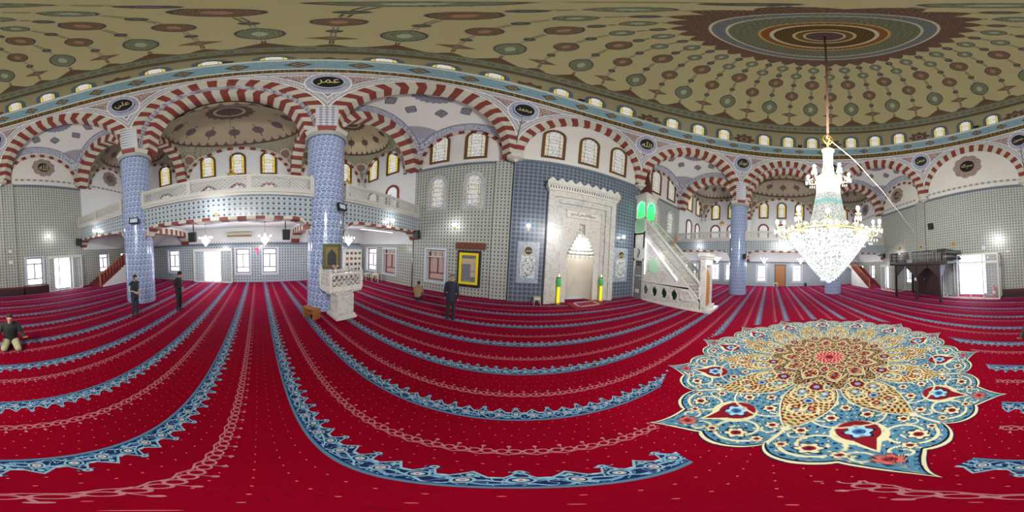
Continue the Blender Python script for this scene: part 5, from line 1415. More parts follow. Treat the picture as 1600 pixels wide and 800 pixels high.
# ------------------------------------------------------------------ lectern by the column
def kursu():
    x0, x1, y0, y1 = -9.24, -8.38, 3.6, 4.88
    t = empty('marble_lectern', (-8.8, 4.24, 0)); tag(t, 'square carved marble preaching lectern in front of the column with the picture', 'lectern')
    L = Matrix.Translation((8.8, -4.24, 0))
    m = MB(L); m.span((x0 + .1, 3.86, 0), (x1 + .02, 4.66, .09)); m.span((x0 + .14, 3.9, .09), (x1 - .02, 4.62, .16)); m.build('plinth', M['marble'], t)
    m = MB(L); m.span((x0 + .18, 3.95, .16), (x1 - .06, 4.57, .92)); m.span((x1 - .06, 4.02, .24), (x1 - .045, 4.5, .84)); m.span((x0 + .25, 3.935, .24), (x1 - .13, 3.95, .84)); m.build('pedestal', M['marble'], t)
    m = MB(L)
    for k, (e, z) in enumerate(((.14, .92), (.09, .98), (.04, 1.04))): m.span((x0 + e, y0 + e + .15, z), (x1 - e + .0, y1 - e - .15, z + .07))
    m.span((x0, y0, 1.09), (x1, y1, 1.17))
    for k in range(14): m.box((x1 - .02, y0 + .06 + k * (y1 - y0 - .12) / 13, 1.06), (.05, .05, .07))
    for k in range(9): m.box((x0 + .06 + k * (x1 - x0 - .12) / 8, y0 + .02, 1.06), (.05, .05, .07))
    m.build('corbel_shelf', M['marble_carved'], t)
    for (xx, yy) in ((x0, y0), (x1, y0), (x0, y1), (x1, y1)):
        m = MB(L); sx = .04 if xx == x0 else -.04; sy = .04 if yy == y0 else -.04
        m.box((xx + sx, yy + sy, 1.46), (.1, .1, .6)); m.ball((xx + sx, yy + sy, 1.8), .055, 8); m.build('corner_post', M['marble_carved'], t)
    def panel(a, b_, fixed, ax):
        m = MB(L); n = 7; z0, z1 = 1.17, 1.7
        def P(u, w, z, du, dw, dz):
            if ax == 'y': m.box((w, u, z), (dw, du, dz))
            else: m.box((u, w, z), (du, dw, dz))
        P((a + b_) / 2, fixed, z0 + .04, b_ - a, .05, .08); P((a + b_) / 2, fixed, z1 - .03, b_ - a, .06, .07)
        n = max(3, round((b_ - a) / .18)); st = (b_ - a) / n
        for k in range(n):
            for r_ in range(2):
                for s in (-1, 1):
                    c0 = (a + st * k, z0 + .08 + r_ * .2 + (0 if s > 0 else .2)); c1 = (a + st * (k + 1), z0 + .08 + r_ * .2 + (.2 if s > 0 else 0)); w = .016
                    poly = [(c0[0], c0[1] - w), (c1[0], c1[1] - w), (c1[0], c1[1] + w), (c0[0], c0[1] + w)]
                    if ax == 'x': m.prism(poly, fixed - .015, fixed + .015)
                    else: m.prism(poly, -fixed - .015, -fixed + .015, M=L @ Matrix.Rotation(pi / 2, 4, 'Z'))
                cc = (a + st * (k + .5), z0 + .18 + r_ * .2); hexp = [(cc[0] + .035 * math.cos(i * pi / 3), cc[1] + .035 * math.sin(i * pi / 3)) for i in range(6)]
                if ax == 'x': m.prism(hexp, fixed - .02, fixed + .02)
                else: m.prism(hexp, -fixed - .02, -fixed + .02, M=L @ Matrix.Rotation(pi / 2, 4, 'Z'))
        m.build('pierced_panel', M['marble_carved'], t)
    panel(y0 + .09, y1 - .09, x1 - .04, 'y'); panel(x0 + .09, x1 - .09, y0 + .04, 'x'); panel(x0 + .09, x1 - .09, y1 - .04, 'x'); panel(y0 + .09, y1 - .09, x0 + .04, 'y')
    m = MB(L); m.span((x0 + .08, y0 + .08, 1.6), (x1 - .08, y1 - .08, 1.63)); m.build('desk_top', M['offwhite'], t)
kursu()
t = empty('microphone', (-8.6, 4.45, 1.63)); tag(t, 'thin black microphone standing on the marble lectern', 'microphone')
m = MB(); m.lathe([(0, 0), (.06, 0), (.06, .02), (0, .02)], 12); m.build('base', M['black'], t)
m = MB(); m.tube([(0, 0, .02), (0, 0, .16), (.02, -.05, .26), (.06, -.1, .32)], .008, 6); m.ball((.07, -.11, .33), .025, 8); m.build('stem', M['black'], t)
t = empty('flower_vase', (-8.95, 4.1, 1.63)); tag(t, 'small vase of pale pink flowers on the marble lectern', 'vase')
m = MB(); m.lathe([(0, 0), (.05, 0), (.07, .06), (.04, .12), (.05, .15)], 12); m.build('vase', M['offwhite'], t)
m = MB(); random.seed(4)
for k in range(12): m.ball((random.uniform(-.09, .09), random.uniform(-.09, .09), .2 + random.uniform(-.03, .07)), .035, 6)
m.build('blossoms', mat('pink blossom', (190, 150, 150), .7), t)
t = empty('step_stool', (-9.0, 3.25, 0), .5); tag(t, 'brown wooden two step stool at the foot of the left column', 'stool')
m = MB(); m.box((0, 0, .2), (.5, .3, .03)); m.box((0, -.15, .42), (.5, .25, .03)); m.build('treads', M['carvedwood'], t)
for x in (-.22, .22): m = MB(); m.box((x, -.04, .2), (.03, .36, .4)); m.build('side', M['carvedwood'], t)
# picture on the column
t = empty('hanging_picture', (-9.2, 4.06, 2.21), rad(78)); tag(t, 'gilt framed picture of a dark pointed arch hanging on the column behind the marble lectern', 'picture')
m = MB(); w, h, f = .68, .92, .1
ring(m, [(-w / 2 + f, -h / 2 + f), (w / 2 - f, -h / 2 + f), (w / 2 - f, h / 2 - f), (-w / 2 + f, h / 2 - f)], [(-w / 2, -h / 2), (w / 2, -h / 2), (w / 2, h / 2), (-w / 2, h / 2)], -.05, .0); m.build('picture_frame', M['oldgilt'] if 'oldgilt' in M else M.setdefault('oldgilt', mat('old green gilt', rough=.5, fn=lambda c: (lambda p: c.mix(c.voro(28.) < .12, (104, 96, 40), (40, 40, 22)))(c.pos('object')))), t)
m = MB(); m.box((0, -.01, 0), (w - 2 * f, .02, h - 2 * f)); m.build('gilt_mount', mat('gilt mount', (124, 108, 50), .6), t)
m = MB(); m.prism([(-.17, -.33), (.17, -.33), (.17, .05), (.1, .17), (.05, .2), (0, .28), (-.05, .2), (-.1, .17), (-.17, .05)], -.026, -.018); m.build('dark_arch', mat('dark blue ground', (28, 36, 48), .5), t)
t['label'] = 'gilt framed picture of a dark arch on the column behind the marble lectern'

# ------------------------------------------------------------------ showcase with yellow frame, sign board
t = empty('show_cabinet', (-6.2, YF, .55)); tag(t, 'yellow framed display case in a dark wooden surround on the prayer wall', 'cabinet')
m = MB(); w, h = 1.36, 2.05
ring(m, [(-w / 2 + .1, .08), (w / 2 - .1, .08), (w / 2 - .1, h - .1), (-w / 2 + .1, h - .1)], [(-w / 2, 0), (w / 2, 0), (w / 2, h), (-w / 2, h)], -.1, .02); m.build('dark_surround', M['darkwood'], t)
m = MB(); ring(m, [(-.42, .3), (.4, .3), (.4, 1.78), (-.42, 1.78)], [(-.56, .16), (.54, .16), (.54, 1.92), (-.56, 1.92)], -.13, -.08); m.build('yellow_frame', mat('bright yellow paint', (226, 204, 20), .4), t)
m = MB(); m.span((-.58, .3, .1), (.58, .44, 1.95)); m.build('back_board', mat('dark showcase inside', (40, 34, 34), .6), t)
m = MB(); m.span((-.42, -.09, 1.42), (.4, -.06, 1.6)); m.span((-.42, -.06, 1.3), (.4, -.03, 1.42)); m.build('valance', mat('beige valance', (190, 170, 130), .8), t)
m = MB(); m.span((.02, .1, .5), (.05, .14, 1.4)); m.span((.36, .1, .5), (.39, .14, 1.4)); m.span((.02, .1, .85), (.39, .14, .89)); m.span((.02, .1, 1.36), (.39, .14, 1.4)); m.build('inner_window_frame', M['winwood'], t)
m = MB(); m.span((.05, .15, .55), (.36, .17, 1.38)); m.build('inner_window_pane', M['nightpane'], t)
m = MB(); m.span((-.44, -.085, .28), (.42, -.08, 1.8)); m.build('glass', M['glass'], t)
t = empty('green_cloth', (-6.4, YF + .12, .76)); tag(t, 'crumpled green cloth lying inside the yellow framed display case', 'cloth')
m = MB(); random.seed(2)
for k in range(6): m.ball((random.uniform(-.15, .12), random.uniform(-.03, .1), .07 + random.uniform(0, .05)), .09, 8, sz=(1.2, .8, .7))
m.build('folds', mat('green cloth', (40, 130, 80), .8), t)
t = empty('sign_board', (-6.15, YF, 2.68)); tag(t, 'long brown wooden board with a small gilt mark above the yellow framed case', 'sign')
m = MB(); m.span((-.86, -.14, 0), (.86, .0, .36)); m.build('board', mat('red brown board', (104, 50, 32), .5), t)
lettering('\uFEF2\uFEA3', .14, .2, M['gold'], t, (-.45, -.141, .18))

# ------------------------------------------------------------------ wooden gallery (muezzin's platform)
def mahfil():
    xl, xr, yf, yb = .85, 5.85, -7.3, -8.3
    t = empty('wooden_platform', ((xl + xr) / 2, yf, 0)); tag(t, 'dark wooden raised platform with railing and arched bracket posts near the main door', 'platform')
    L = Matrix.Translation((-(xl + xr) / 2, -yf, 0)); yb = -9.5
    zf = 2.45
    m = MB(L); m.span((xl, yb, zf), (xr, yf, zf + .12)); m.span((xl - .04, yf - .02, zf - .02), (xr + .04, yf + .03, zf + .14))
    for k in range(40): a = xl + (xr - xl) * k / 40; m.prism([(a, zf), (a + .06, zf - .07), (a + .12, zf)], yf - .01, yf + .03)
    m.build('deck', M['darkwood'], t)
    for x in (5.27, 3.3, 1.4):
        for y in (yf - .05, -9.3):
            if x == 3.3 and y > -8: yy = y
            m = MB(L); m.box((x, y, zf / 2), (.14, .14, zf)); m.build('post', M['darkwood'], t)
    # bracket panels forming pointed arches between the front posts
    for (a, b_) in ((5.2, 3.37), (3.23, 1.47)):
        for s in (0, 1):
            x_, mid = (a, (a + b_) / 2) if s == 0 else (b_, (a + b_) / 2); d = 1 if mid > x_ else -1
            m = MB(L); m.prism([(x_, 1.45), (x_ + d * .08, 1.62), (x_ + d * .3, 1.85), (x_ + d * .55, 2.05), (x_ + d * .75, 2.2), (mid, zf - .02), (x_, zf)], yf - .08, yf - .02); m.build('bracket', M['darkwood'], t)
    for x in (1.4,):
        m = MB(L @ Matrix.Rotation(0, 4, 'Z')); Q = Matrix(((0, 1, 0, 0), (1, 0, 0, 0), (0, 0, 1, 0), (0, 0, 0, 1)))
        m2 = MB(); m2.prism([(yf - .1, 1.45), (yf - .2, 1.65), (yf - .5, 1.95), (yf - .9, zf), (yf - .05, zf)], x - .04, x + .02, M=L @ Q); m2.build('bracket', M['greywood'], t)
    def rail(p, q_, n, nm='railing'):
        m = MB(L); p, q_ = Vector(p), Vector(q_); d = (q_ - p)
        m.tube([p + Vector((0, 0, .76)), q_ + Vector((0, 0, .76))], .035, 6); m.tube([p + Vector((0, 0, .1)), q_ + Vector((0, 0, .1))], .025, 6)
        for k in range(n + 1):
            c = p + d * (k / n); z = c.z
            m.lathe([(.022, z + .1), (.045, z + .22), (.022, z + .34), (.042, z + .5), (.022, z + .62), (.03, z + .76)], 6, cx=c.x, cy=c.y)
        m.build(nm, M['darkwood'], t)
    rail((xr, yf, zf + .1), (3.95, yf, zf + .1), 14); rail((3.55, yf, zf + .1), (xl, yf, zf + .1), 20); rail((xl, yf, zf + .1), (xl, yb, zf + .1), 14); rail((xr, yf, zf + .1), (xr, yb, zf + .1), 12)
    m = MB(L); m.span((3.2, -9.2, 0), (4.75, -9.14, 2.1)); m.span((2.3, -9.0, 0), (3.2, -8.94, 2.1)); m.build('back_panel', M['darkred'], t)
    m = MB(L); m.span((3.85, -9.13, .95), (3.9, -9.08, 1.15)); m.build('latch', M['chrome'], t); m = MB(L); m.span((3.8, -9.13, 1.25), (3.95, -9.1, 1.29)); m.build('latch', M['chrome'], t)
M['greywood'] = mat('grey lit board', (120, 122, 132), .6)
M['darkred'] = mat('dark red brown panel', (50, 24, 26), .5)
mahfil()
t = empty('paper_notice', (3.32, -7.22, 1.4)); m = MB(); m.box((0, 0, 0), (.14, .008, .2)); o = m.build('paper_notice', M['offwhite']); o.location = (3.3, -7.275, 1.45); bpy.data.objects.remove(t)
o.rotation_euler = (0, 0, 0); tag(o, 'small white paper notice on the middle post of the wooden platform', 'notice')
def chairlike(x, y, z, label):
    t = empty('desk', (x, y, z)); tag(t, label, 'desk')
    m = MB(); m.box((0, 0, .72), (.7, .45, .05)); m.box((0, -.2, .84), (.7, .04, .24)); m.build('desk_top', M['darkwood'], t)
    for a in (-.3, .3):
        for b_ in (-.18, .18): m = MB(); m.box((a, b_, .35), (.05, .05, .7)); m.build('leg', M['darkwood'], t)
chairlike(2.1, -8.6, 2.57, 'small dark wooden desk standing on the wooden platform')
t = empty('rolled_cable', (3.95, -7.38, 2.56)); bpy.data.objects.remove(t)
m = MB(); m.box((3.75, -7.3, 2.7), (.5, .16, .22)); o = m.build('loudspeaker_horn', M['greywood']); tag(o, 'grey box resting in the gap of the wooden platform railing', 'box')
# wall plates, clock, small boxes on the rear wall
def wall_disc(x, y, z, rz, r, label, cat, m1, m2=None, name='wall_plate'):
    t = empty(name, (x, y, z), rz); tag(t, label, cat)
    m = MB(); disc(m, 0, r * .86, -.03, 0, 28); m.build('face', m1, t)
    m = MB(); disc(m, r * .86, r, -.05, 0, 28); m.build('rim', m2 or m1, t)
    return t
t = wall_disc(-4.35, YB + .125, 2.99, pi, .17, 'round white wall clock above a small white plate on the rear wall', 'clock', M['offwhite'], M['chrome'], 'wall_clock')
m = MB(); m.box((0, -.035, .05), (.012, .008, .1)); m.box((.04, -.035, 0), (.08, .008, .012)); m.build('hands', M['black'], t)
m = MB(); m.box((0, 0, 0), (.28, .02, .24)); o = m.build('wall_notice', M['offwhite']); o.location = (-4.35, YB + .14, 2.25); tag(o, 'white square plate on the rear wall below the round clock', 'plate')
wall_disc(-.84, -9.73, 3.45, pi, .15, 'round pale plate on the tiles above the main door', 'plate', M['surround'], M['offwhite'])
wall_disc(1.5, -9.73, 3.9, pi, .17, 'round gilt plate on the rear tiles above the platform, beside the main door', 'plate', M['gold'])
wall_disc(4.62, YB + .125, 3.93, pi, .19, 'round gilt plate on the rear pilaster above the wooden platform', 'plate', M['gold'], M['offwhite'])
wall_disc(7.3, YB, 4.0, pi, .16, 'round gilt plate on the rear wall far right of the wooden platform', 'plate', M['gold'])
m = MB(); m.box((0, 0, 0), (.26, .05, .1)); o = m.build('exit_lamp_box', M['offwhite']); o.location = (-2.55, -9.7, 3.1); tag(o, 'small white box on the rear tiles right of the main door', 'box')
# fire extinguisher
t = empty('fire_extinguisher', (-1.55, -9.25, 0)); tag(t, 'red fire extinguisher standing inside the glazed porch of the main door', 'extinguisher')
m = MB(); m.lathe([(0, .02), (.12, .02), (.13, .06), (.13, .62), (.1, .72), (.04, .76), (.03, .8), (0, .8)], 20); m.build('cylinder', mat('red enamel', (190, 20, 34), .3), t)
m = MB(); m.box((0, .02, .83), (.05, .16, .03)); m.box((0, .04, .9), (.04, .2, .02)); m.build('lever', M['black'], t)
m = MB(); m.tube([(0, .08, .82), (.1, .14, .8), (.15, .12, .6), (.14, .12, .3)], .015, 6); m.build('hose', M['black'], t)
m = MB(); m.lathe([(.133, .28), (.133, .5)], 10, a0=.8, a1=2.3); m.build('label_sticker', M['offwhite'], t)
# benches
def bench(x0, x1, y0, y1, h, label):
    t = empty('long_bench', ((x0 + x1) / 2, (y0 + y1) / 2, 0)); tag(t, label, 'bench', 'dark red benches along the rear wall'); w, d = x1 - x0, y1 - y0
    m = MB(); m.span((-w / 2, -d / 2, h - .06), (w / 2, d / 2, h)); m.build('seat', M['redwood'], t)
    m = MB(); m.span((-w / 2 + .02, -d / 2 + .02, .1), (w / 2 - .02, d / 2 - .02, h - .06)); m.span((-w / 2 + .05, -d / 2 + .06, 0), (w / 2 - .05, d / 2 - .06, .1))
    m.build('box_body', M['darkred'], t)
    n = int(w / .9)
    for k in range(n):
        m = MB(); m.ball((-w / 2 + (k + .5) * w / n, d / 2 + .01, h * .45), .025, 6); m.build('knob', M['chrome'], t)
bench(-6.85, -5.15, -9.9, -9.35, .52, 'dark red box bench, the shorter end piece next to the side door')
bench(-5.1, -2.1, -9.76 + .06, -9.2, .5, 'long dark red box bench between the main door porch and the shorter bench')

# ------------------------------------------------------------------ stools, bookcase
def stool(x, y, rz, s, label, col='offwhite'):
    t = empty('stool', (x, y, 0), rz); tag(t, label, 'stool', 'small plastic stools')
    h = .42 * s; w = .36 * s
    m = MB(); m.box((0, 0, h - .02), (w, w, .04)); m.build('seat', M['cream_plastic'], t)
    for a in (-1, 1):
        for b_ in (-1, 1): m = MB(); m.tube([(a * w * .4, b_ * w * .4, h - .03), (a * w * .5, b_ * w * .5, 0)], .022 * s, 6); m.build('leg', M['cream_plastic'], t)
    for q in (-1, 1): m = MB(); m.box((0, q * w * .44, h - .08), (w * .8, .02, .08)); m.build('apron', M['cream_plastic'], t)
M['cream_plastic'] = mat('cream plastic', (206, 200, 176), .5)
stool(-2.5, 9.5, .1, .95, 'small cream stool on the carpet against the blue grey tiles left of the prayer niche')
stool(-12.8, 9.55, .3, 1.5, 'cream stool under the left gallery near the bookcase')
stool(-13.75, 9.4, -.2, 1.3, 'smaller cream stool against the niche beside the bookcase')
stool(14.7, .75, .2, 1.2, 'cream stool beside the wooden door')
t = empty('bookcase', (-XS + .01, 9.0, .45), pi / 2); tag(t, 'white glazed bookcase of books on the left wall under the gallery', 'bookcase')
w, h = 1.75, 1.95
m = MB(); m.span((-w / 2, -.32, 0), (w / 2, 0, h)); 
m.build('carcass', M['offwhite'], t)
for i in range(4):
    m = MB(); a = -w / 2 + .06 + i * (w - .12) / 4; b_ = a + (w - .12) / 4
    for (za, zb_) in ((.08, h / 2 - .03), (h / 2 + .03, h - .08)):
        ring(m, [(a + .07, za + .06), (b_ - .07, za + .06), (b_ - .07, zb_ - .06), (a + .07, zb_ - .06)], [(a + .01, za), (b_ - .01, za), (b_ - .01, zb_), (a + .01, zb_)], -.35, -.32)
    m.build('door', M['offwhite'], t)
bk = 0; random.seed(5)
bcol = [mat('book cover', c_, .6) for c_ in ((40, 60, 70), (150, 60, 40), (40, 80, 60), (170, 110, 50), (60, 40, 40), (90, 96, 90))]
for i in range(4):
    for j in range(4):
        a = -w / 2 + .06 + i * (w - .12) / 4; b_ = a + (w - .12) / 4; z = .16 + j * .45
        n = 3
        for k in range(n):
            ww = (b_ - a - .16) / n; m = MB(); hh = random.uniform(.18, .24)
            m.box((0, 0, hh / 2), (ww - .006, .02, hh)); c1 = random.choice(bcol); o = m.build('book', c1); cxl = a + .08 + ww * (k + .5)
            o.location = (-XS + .01 + .335, 9.0 + cxl, .45 + z); o.rotation_euler = (0, 0, pi / 2)
            tag(o, 'book on the %s shelf, %s column of the white bookcase, %s from the left' % (('lowest', 'second', 'third', 'top')[j], ('far left', 'left middle', 'right middle', 'far right')[i], ('first', 'second', 'third')[k]), 'book', 'books in the white bookcase')
# bright banner, air conditioner, tube light, flood lamps, loudspeakers
m = MB(); m.prism([(-.12, .45), (.16, .45), (.16, -.0), (.05, -.02), (.05, .3), (-.12, .3)], -.02, 0); o = m.build('pink_sign', mat('pink sign', (222, 40, 110), .5)); place(o, -XS + .03, 1.3, 2.05, pi / 2); tag(o, 'bright pink angular sign between two windows of the left wall', 'sign')
t = empty('air_conditioner', (-XS, .1, 3.32), pi / 2); tag(t, 'long beige air conditioner high on the wall under the left gallery', 'air conditioner')
m = MB(); m.prism([(-.9, 0), (.9, 0), (.9, .32), (-.9, .32)], -.24, -.004); m.build('housing', mat('beige housing', (176, 168, 140), .5), t)
m = MB(); m.box((0, -.25, .07), (1.7, .02, .06)); m.build('louvre', M['darkwood'], t)
t = empty('strip_light', (-10.62, 7.6, 3.52)); tag(t, 'long white tube light under the arch of the left gallery', 'light')
m = MB(); m.box((0, 0, .04), (.08, 2.5, .04)); m.span((-.01, -.9, .05), (.01, -.88, .49)); m.span((-.01, .88, .05), (.01, .9, .49)); m.build('fitting', M['offwhite'], t)
m = MB(); m.tube([(0, -1.2, 0), (0, 1.2, 0)], .025, 8); m.build('tube', M['tube'], t)
def flood(x, y, z, rz, label):
    t = empty('flood_lamp', (x, y, z), rz); tag(t, label, 'lamp', 'flood lamps on the columns')
    m = MB(Matrix.Rotation(rad(-12), 4, 'X')); ring(m, [(-.17, -.1), (.17, -.1), (.17, .1), (-.17, .1)], [(-.21, -.14), (.21, -.14), (.21, .14), (-.21, .14)], -.06, .04); m.box((0, .03, 0), (.36, .04, .24)); m.build('housing', M['black'], t)
    m = MB(Matrix.Rotation(rad(-12), 4, 'X')); m.box((0, -.02, 0), (.34, .02, .2)); m.build('lens', M['surround'], t)
    m = MB(); m.box((0, .1, -.02), (.05, .16, .05)); m.build('bracket', M['black'], t)
def oncol(cx, cy, ax, ay, r): 
    d = math.hypot(ax - cx, ay - cy); return cx + (ax - cx) / d * r, cy + (ay - cy) / d * r, math.atan2(ay - cy, ax - cx)
x, y, a = oncol(-10, -4.14, -8.9, -3.5, .93); flood(x, y, 3.95, a + pi / 2, 'small flood lamp on the column behind the standing men')
x, y, a = oncol(-10, 4.14, -9.0, 4.45, .93); flood(x, y, 4.1, a + pi / 2, 'small flood lamp on the column above the hanging picture')
def speaker(x, y, z, rz, s, label, tilt=.15):
    t = empty('loudspeaker', (x, y, z), rz); tag(t, label, 'speaker', 'black loudspeakers')
    m = MB(Matrix.Rotation(tilt, 4, 'X')); m.prism([(-.15 * s, -.22 * s), (.15 * s, -.22 * s), (.16 * s, .22 * s), (-.16 * s, .22 * s)], -.26 * s, -.02); m.build('cabinet', M['plastic_black'], t)
    m = MB(Matrix.Rotation(tilt, 4, 'X')); m.box((0, -.262 * s, 0), (.26 * s, .01, .38 * s)); m.build('grille', M['black'], t)
    m = MB(); m.box((0, .0, 0), (.05, .1, .08)); (abs(x) == 10.7) and m.span((-.02, -.02, 0), (.02, .02, .9)); m.build('bracket', M['black'], t)
speaker(-9.5, YB + .06, 3.5, pi, 1.15, 'black loudspeaker beside the glass side door at the left rear corner')
speaker(-10.7, -1.45, 3.1, pi / 2, 1.0, 'black loudspeaker under the left gallery near the column of the standing men')
speaker(-10.7, 2.6, 3.1, pi / 2, 1.0, 'black loudspeaker under the left gallery near the lectern column')
speaker(-9.62, YF - .06, 3.5, 0, 1.2, 'black loudspeaker on the prayer wall corner above the sitting man in tan')
speaker(3.4, -9.72, 5.55, pi, 1.15, 'black loudspeaker high on the rear tiles above the wooden platform')
speaker(9.25, 3.45, 3.2, -pi / 2, .9, 'black loudspeaker on the column right of the pulpit')
speaker(9.6, YB + .06, 3.45, pi, 1.15, 'black loudspeaker at the right rear corner under the gallery')
for az, lb in ((175.7, 'above the left gallery arch'), (96.6, 'above the prayer niche arch'), (-5.9, 'above the right gallery arch'), (-96, 'above the main door arch')):
    a = rad(az); speaker(9.5 * math.cos(a), 9.5 * math.sin(a), 14.25, a - pi / 2, 1.1, 'black loudspeaker on the ledge of the dome windows ' + lb, .3)
m = MB(); m.tube([(3.6, -9.72, 5.45), (3.85, -9.72, 5.5), (3.88, -9.72, 4.2), (3.9, -9.72, 3.4)], .018, 5); o = m.build('cable_duct', M['offwhite']); tag(o, 'thin white cable duct from the loudspeaker down to the wooden platform', 'duct')
m = MB(); m.tube([(9.28, 3.45, 3.0), (9.4, 3.3, 1.5), (9.38, 3.3, 0)], .012, 5); 
m = MB(); m.tube([(-10.0, YF - .05, 0), (-10.0, YF - .05, 3.3)], .03, 6); o = m.build('downpipe', M['chrome']); tag(o, 'thin grey pipe in the corner behind the sitting man in tan', 'pipe')

# ------------------------------------------------------------------ stairs to the galleries
def stairs(sx, label, label2):
    sd = 'left' if sx < 0 else 'right'
    t = empty('staircase', (sx * 10.3, -9.0, 0)); tag(t, label, 'stairs', 'gallery stairs')
    Mx = Matrix.Scale(-1, 4, (1, 0, 0)) if sx < 0 else Matrix.Identity(4)
    def P(m): return m
    n = 13; x0, x1, y0, y1 = 10.35, 14.3, -9.85, -8.45; rise = 2.35 / n
    def box(m, a, b_, mi=0):
        a2 = (sx * a[0] - sx * 10.3, a[1] + 9.0, a[2]); b2 = (sx * b_[0] - sx * 10.3, b_[1] + 9.0, b_[2]); m.span(a2, b2, mi)
    m = MB()
    for k in range(n):
        x = x0 + (x1 - x0) * k / n; box(m, (x, y0, rise * k), (x + (x1 - x0) / n + .03, y1 + .04, rise * (k + 1)))
    box(m, (x1, y0, 2.2), (XS - .02, y1 + .04, 2.35))
    n2 = 11
    for k in range(n2):
        y = -8.45 + 3.2 * k / n2; z = 2.35 + 2.2 * k / n2; box(m, (x1, y, z), (XS - .02, y + 3.2 / n2 + .03, z + 2.2 / n2))
    m.build('treads', M['stepred'], t)
    m = MB()
    q = [(x0 + .25, 0), (x1, 0), (x1, 2.2), (x0 + .25, .1)]
    m.prism([(sx * (a - 10.3), z) for a, z in q], y1 + 9.0 - .02, y1 + 9.0 + .05); m.build('side_wall', M['galwhite'], t)
    m = MB(); Q = Matrix(((0, 1, 0, 0), (1, 0, 0, 0), (0, 0, 1, 0), (0, 0, 0, 1)))
    m.prism([(y1 + 9, 2.0), (y1 + 9 + 3.3, 4.3), (y1 + 9 + 3.3, 4.6), (y1 + 9, 2.38)], sx * (14.26 - 10.3), sx * (14.34 - 10.3), M=Q)
    m.prism([(y1 + 9, 2.0), (y1 + 9 + 3.3, 4.28), (y1 + 9 + 3.3, 4.3), (y1 + 9, 2.05)], sx * (14.3 - 10.3), sx * (XS - .03 - 10.3), M=Q)
    m.build('underside', M['galwhite'], t)
    m = MB()
    def pt(x, z, y=y1): return (sx * (x - 10.3), y + 9.0, z)
    m.tube([pt(x0 + .1, .95), pt(x1 + .05, 3.2)], .035, 8); m.build('handrail', M['railwood'], t)
    for k in range(n):
        m = MB(); x = x0 + .12 + (x1 - x0) * k / n; m.tube([pt(x, rise * (k + 1)), pt(x, rise * (k + 1) + .82)], .028, 6); m.build('baluster', M['railwood'], t)
    m = MB(); m.box(pt(x0 + .08, .55), (.09, .09, 1.1)); m.build('newel_post', M['railwood'], t)
M['stepred'] = mat('dark red stair carpet', (124, 34, 40), .8)
M['railwood'] = mat('golden rail wood', (168, 112, 72), .5)
stairs(-1, 'staircase with red treads and wooden rail rising to the left gallery in the rear corner', '')
stairs(1, 'staircase with red treads and wooden rail rising to the right gallery in the rear corner', '')

# ------------------------------------------------------------------ lamps
def plight(x, y, z, e, r=.08, col=(1, .985, .96)):
    l = bpy.data.lights.new('point_light', 'POINT'); l.energy = e; l.shadow_soft_size = r; l.color = col
    o = bpy.data.objects.new('point_light', l); COL.objects.link(o); o.location = (x, y, z); return o
def wall_lamp(x, y, z, rz, label):
    t = empty('wall_lamp', (x, y, z), rz); tag(t, label, 'lamp', 'bright wall lamps')
    m = MB(); m.box((0, -.02, 0), (.07, .04, .13)); m.build('back_plate', M['gold'], t)
    m = MB(); m.tube([(0, -.03, .02), (0, -.12, .0), (0, -.22, .06)], .012, 6); m.lathe([(.02, .06), (.05, .08), (.05, .09)], 10, cy=-.22); m.build('arm', M['gold'], t)
    m = MB(); m.ball((0, -.22, .17), .095, 12); m.build('bulb', M['glow'], t)
    dx, dy = -.34 * -math.sin(rz), -.34 * math.cos(rz)
    plight(x + .36 * math.sin(rz), y - .36 * math.cos(rz), z + .16, W_WALL)
wall_lamp(-7.15, YF, 3.85, 0, 'bright wall lamp above the brown board left of the prayer niche')
wall_lamp(-3.1, 9.86, 3.85, 0, 'bright wall lamp over the flowered panel left of the prayer niche')
wall_lamp(2.72, 9.86, 3.85, 0, 'bright wall lamp over the flowered panel right of the prayer niche')
wall_lamp(-9.72, -.1, 3.85, pi / 2, 'bright lamp on the middle of the tiled left gallery front')
wall_lamp(-9.72, 7.6, 3.85, pi / 2, 'bright lamp on the left gallery front towards the prayer wall')
wall_lamp(-9.72, -7.5, 3.85, pi / 2, 'bright lamp on the left gallery front towards the rear wall')
wall_lamp(9.72, 7.7, 3.9, -pi / 2, 'bright lamp on the right gallery front towards the prayer wall')
wall_lamp(9.72, 0, 3.85, -pi / 2, 'bright lamp on the middle of the right gallery front behind the big chandelier')
wall_lamp(-7.15, YB, 3.75, pi, 'bright wall lamp above the left glass side door')
wall_lamp(-1.95, -9.74, 3.75, pi, 'bright wall lamp beside the top of the main door porch')
wall_lamp(7.2, YB, 3.3, pi, 'bright wall lamp on the rear wall behind the wooden platform')

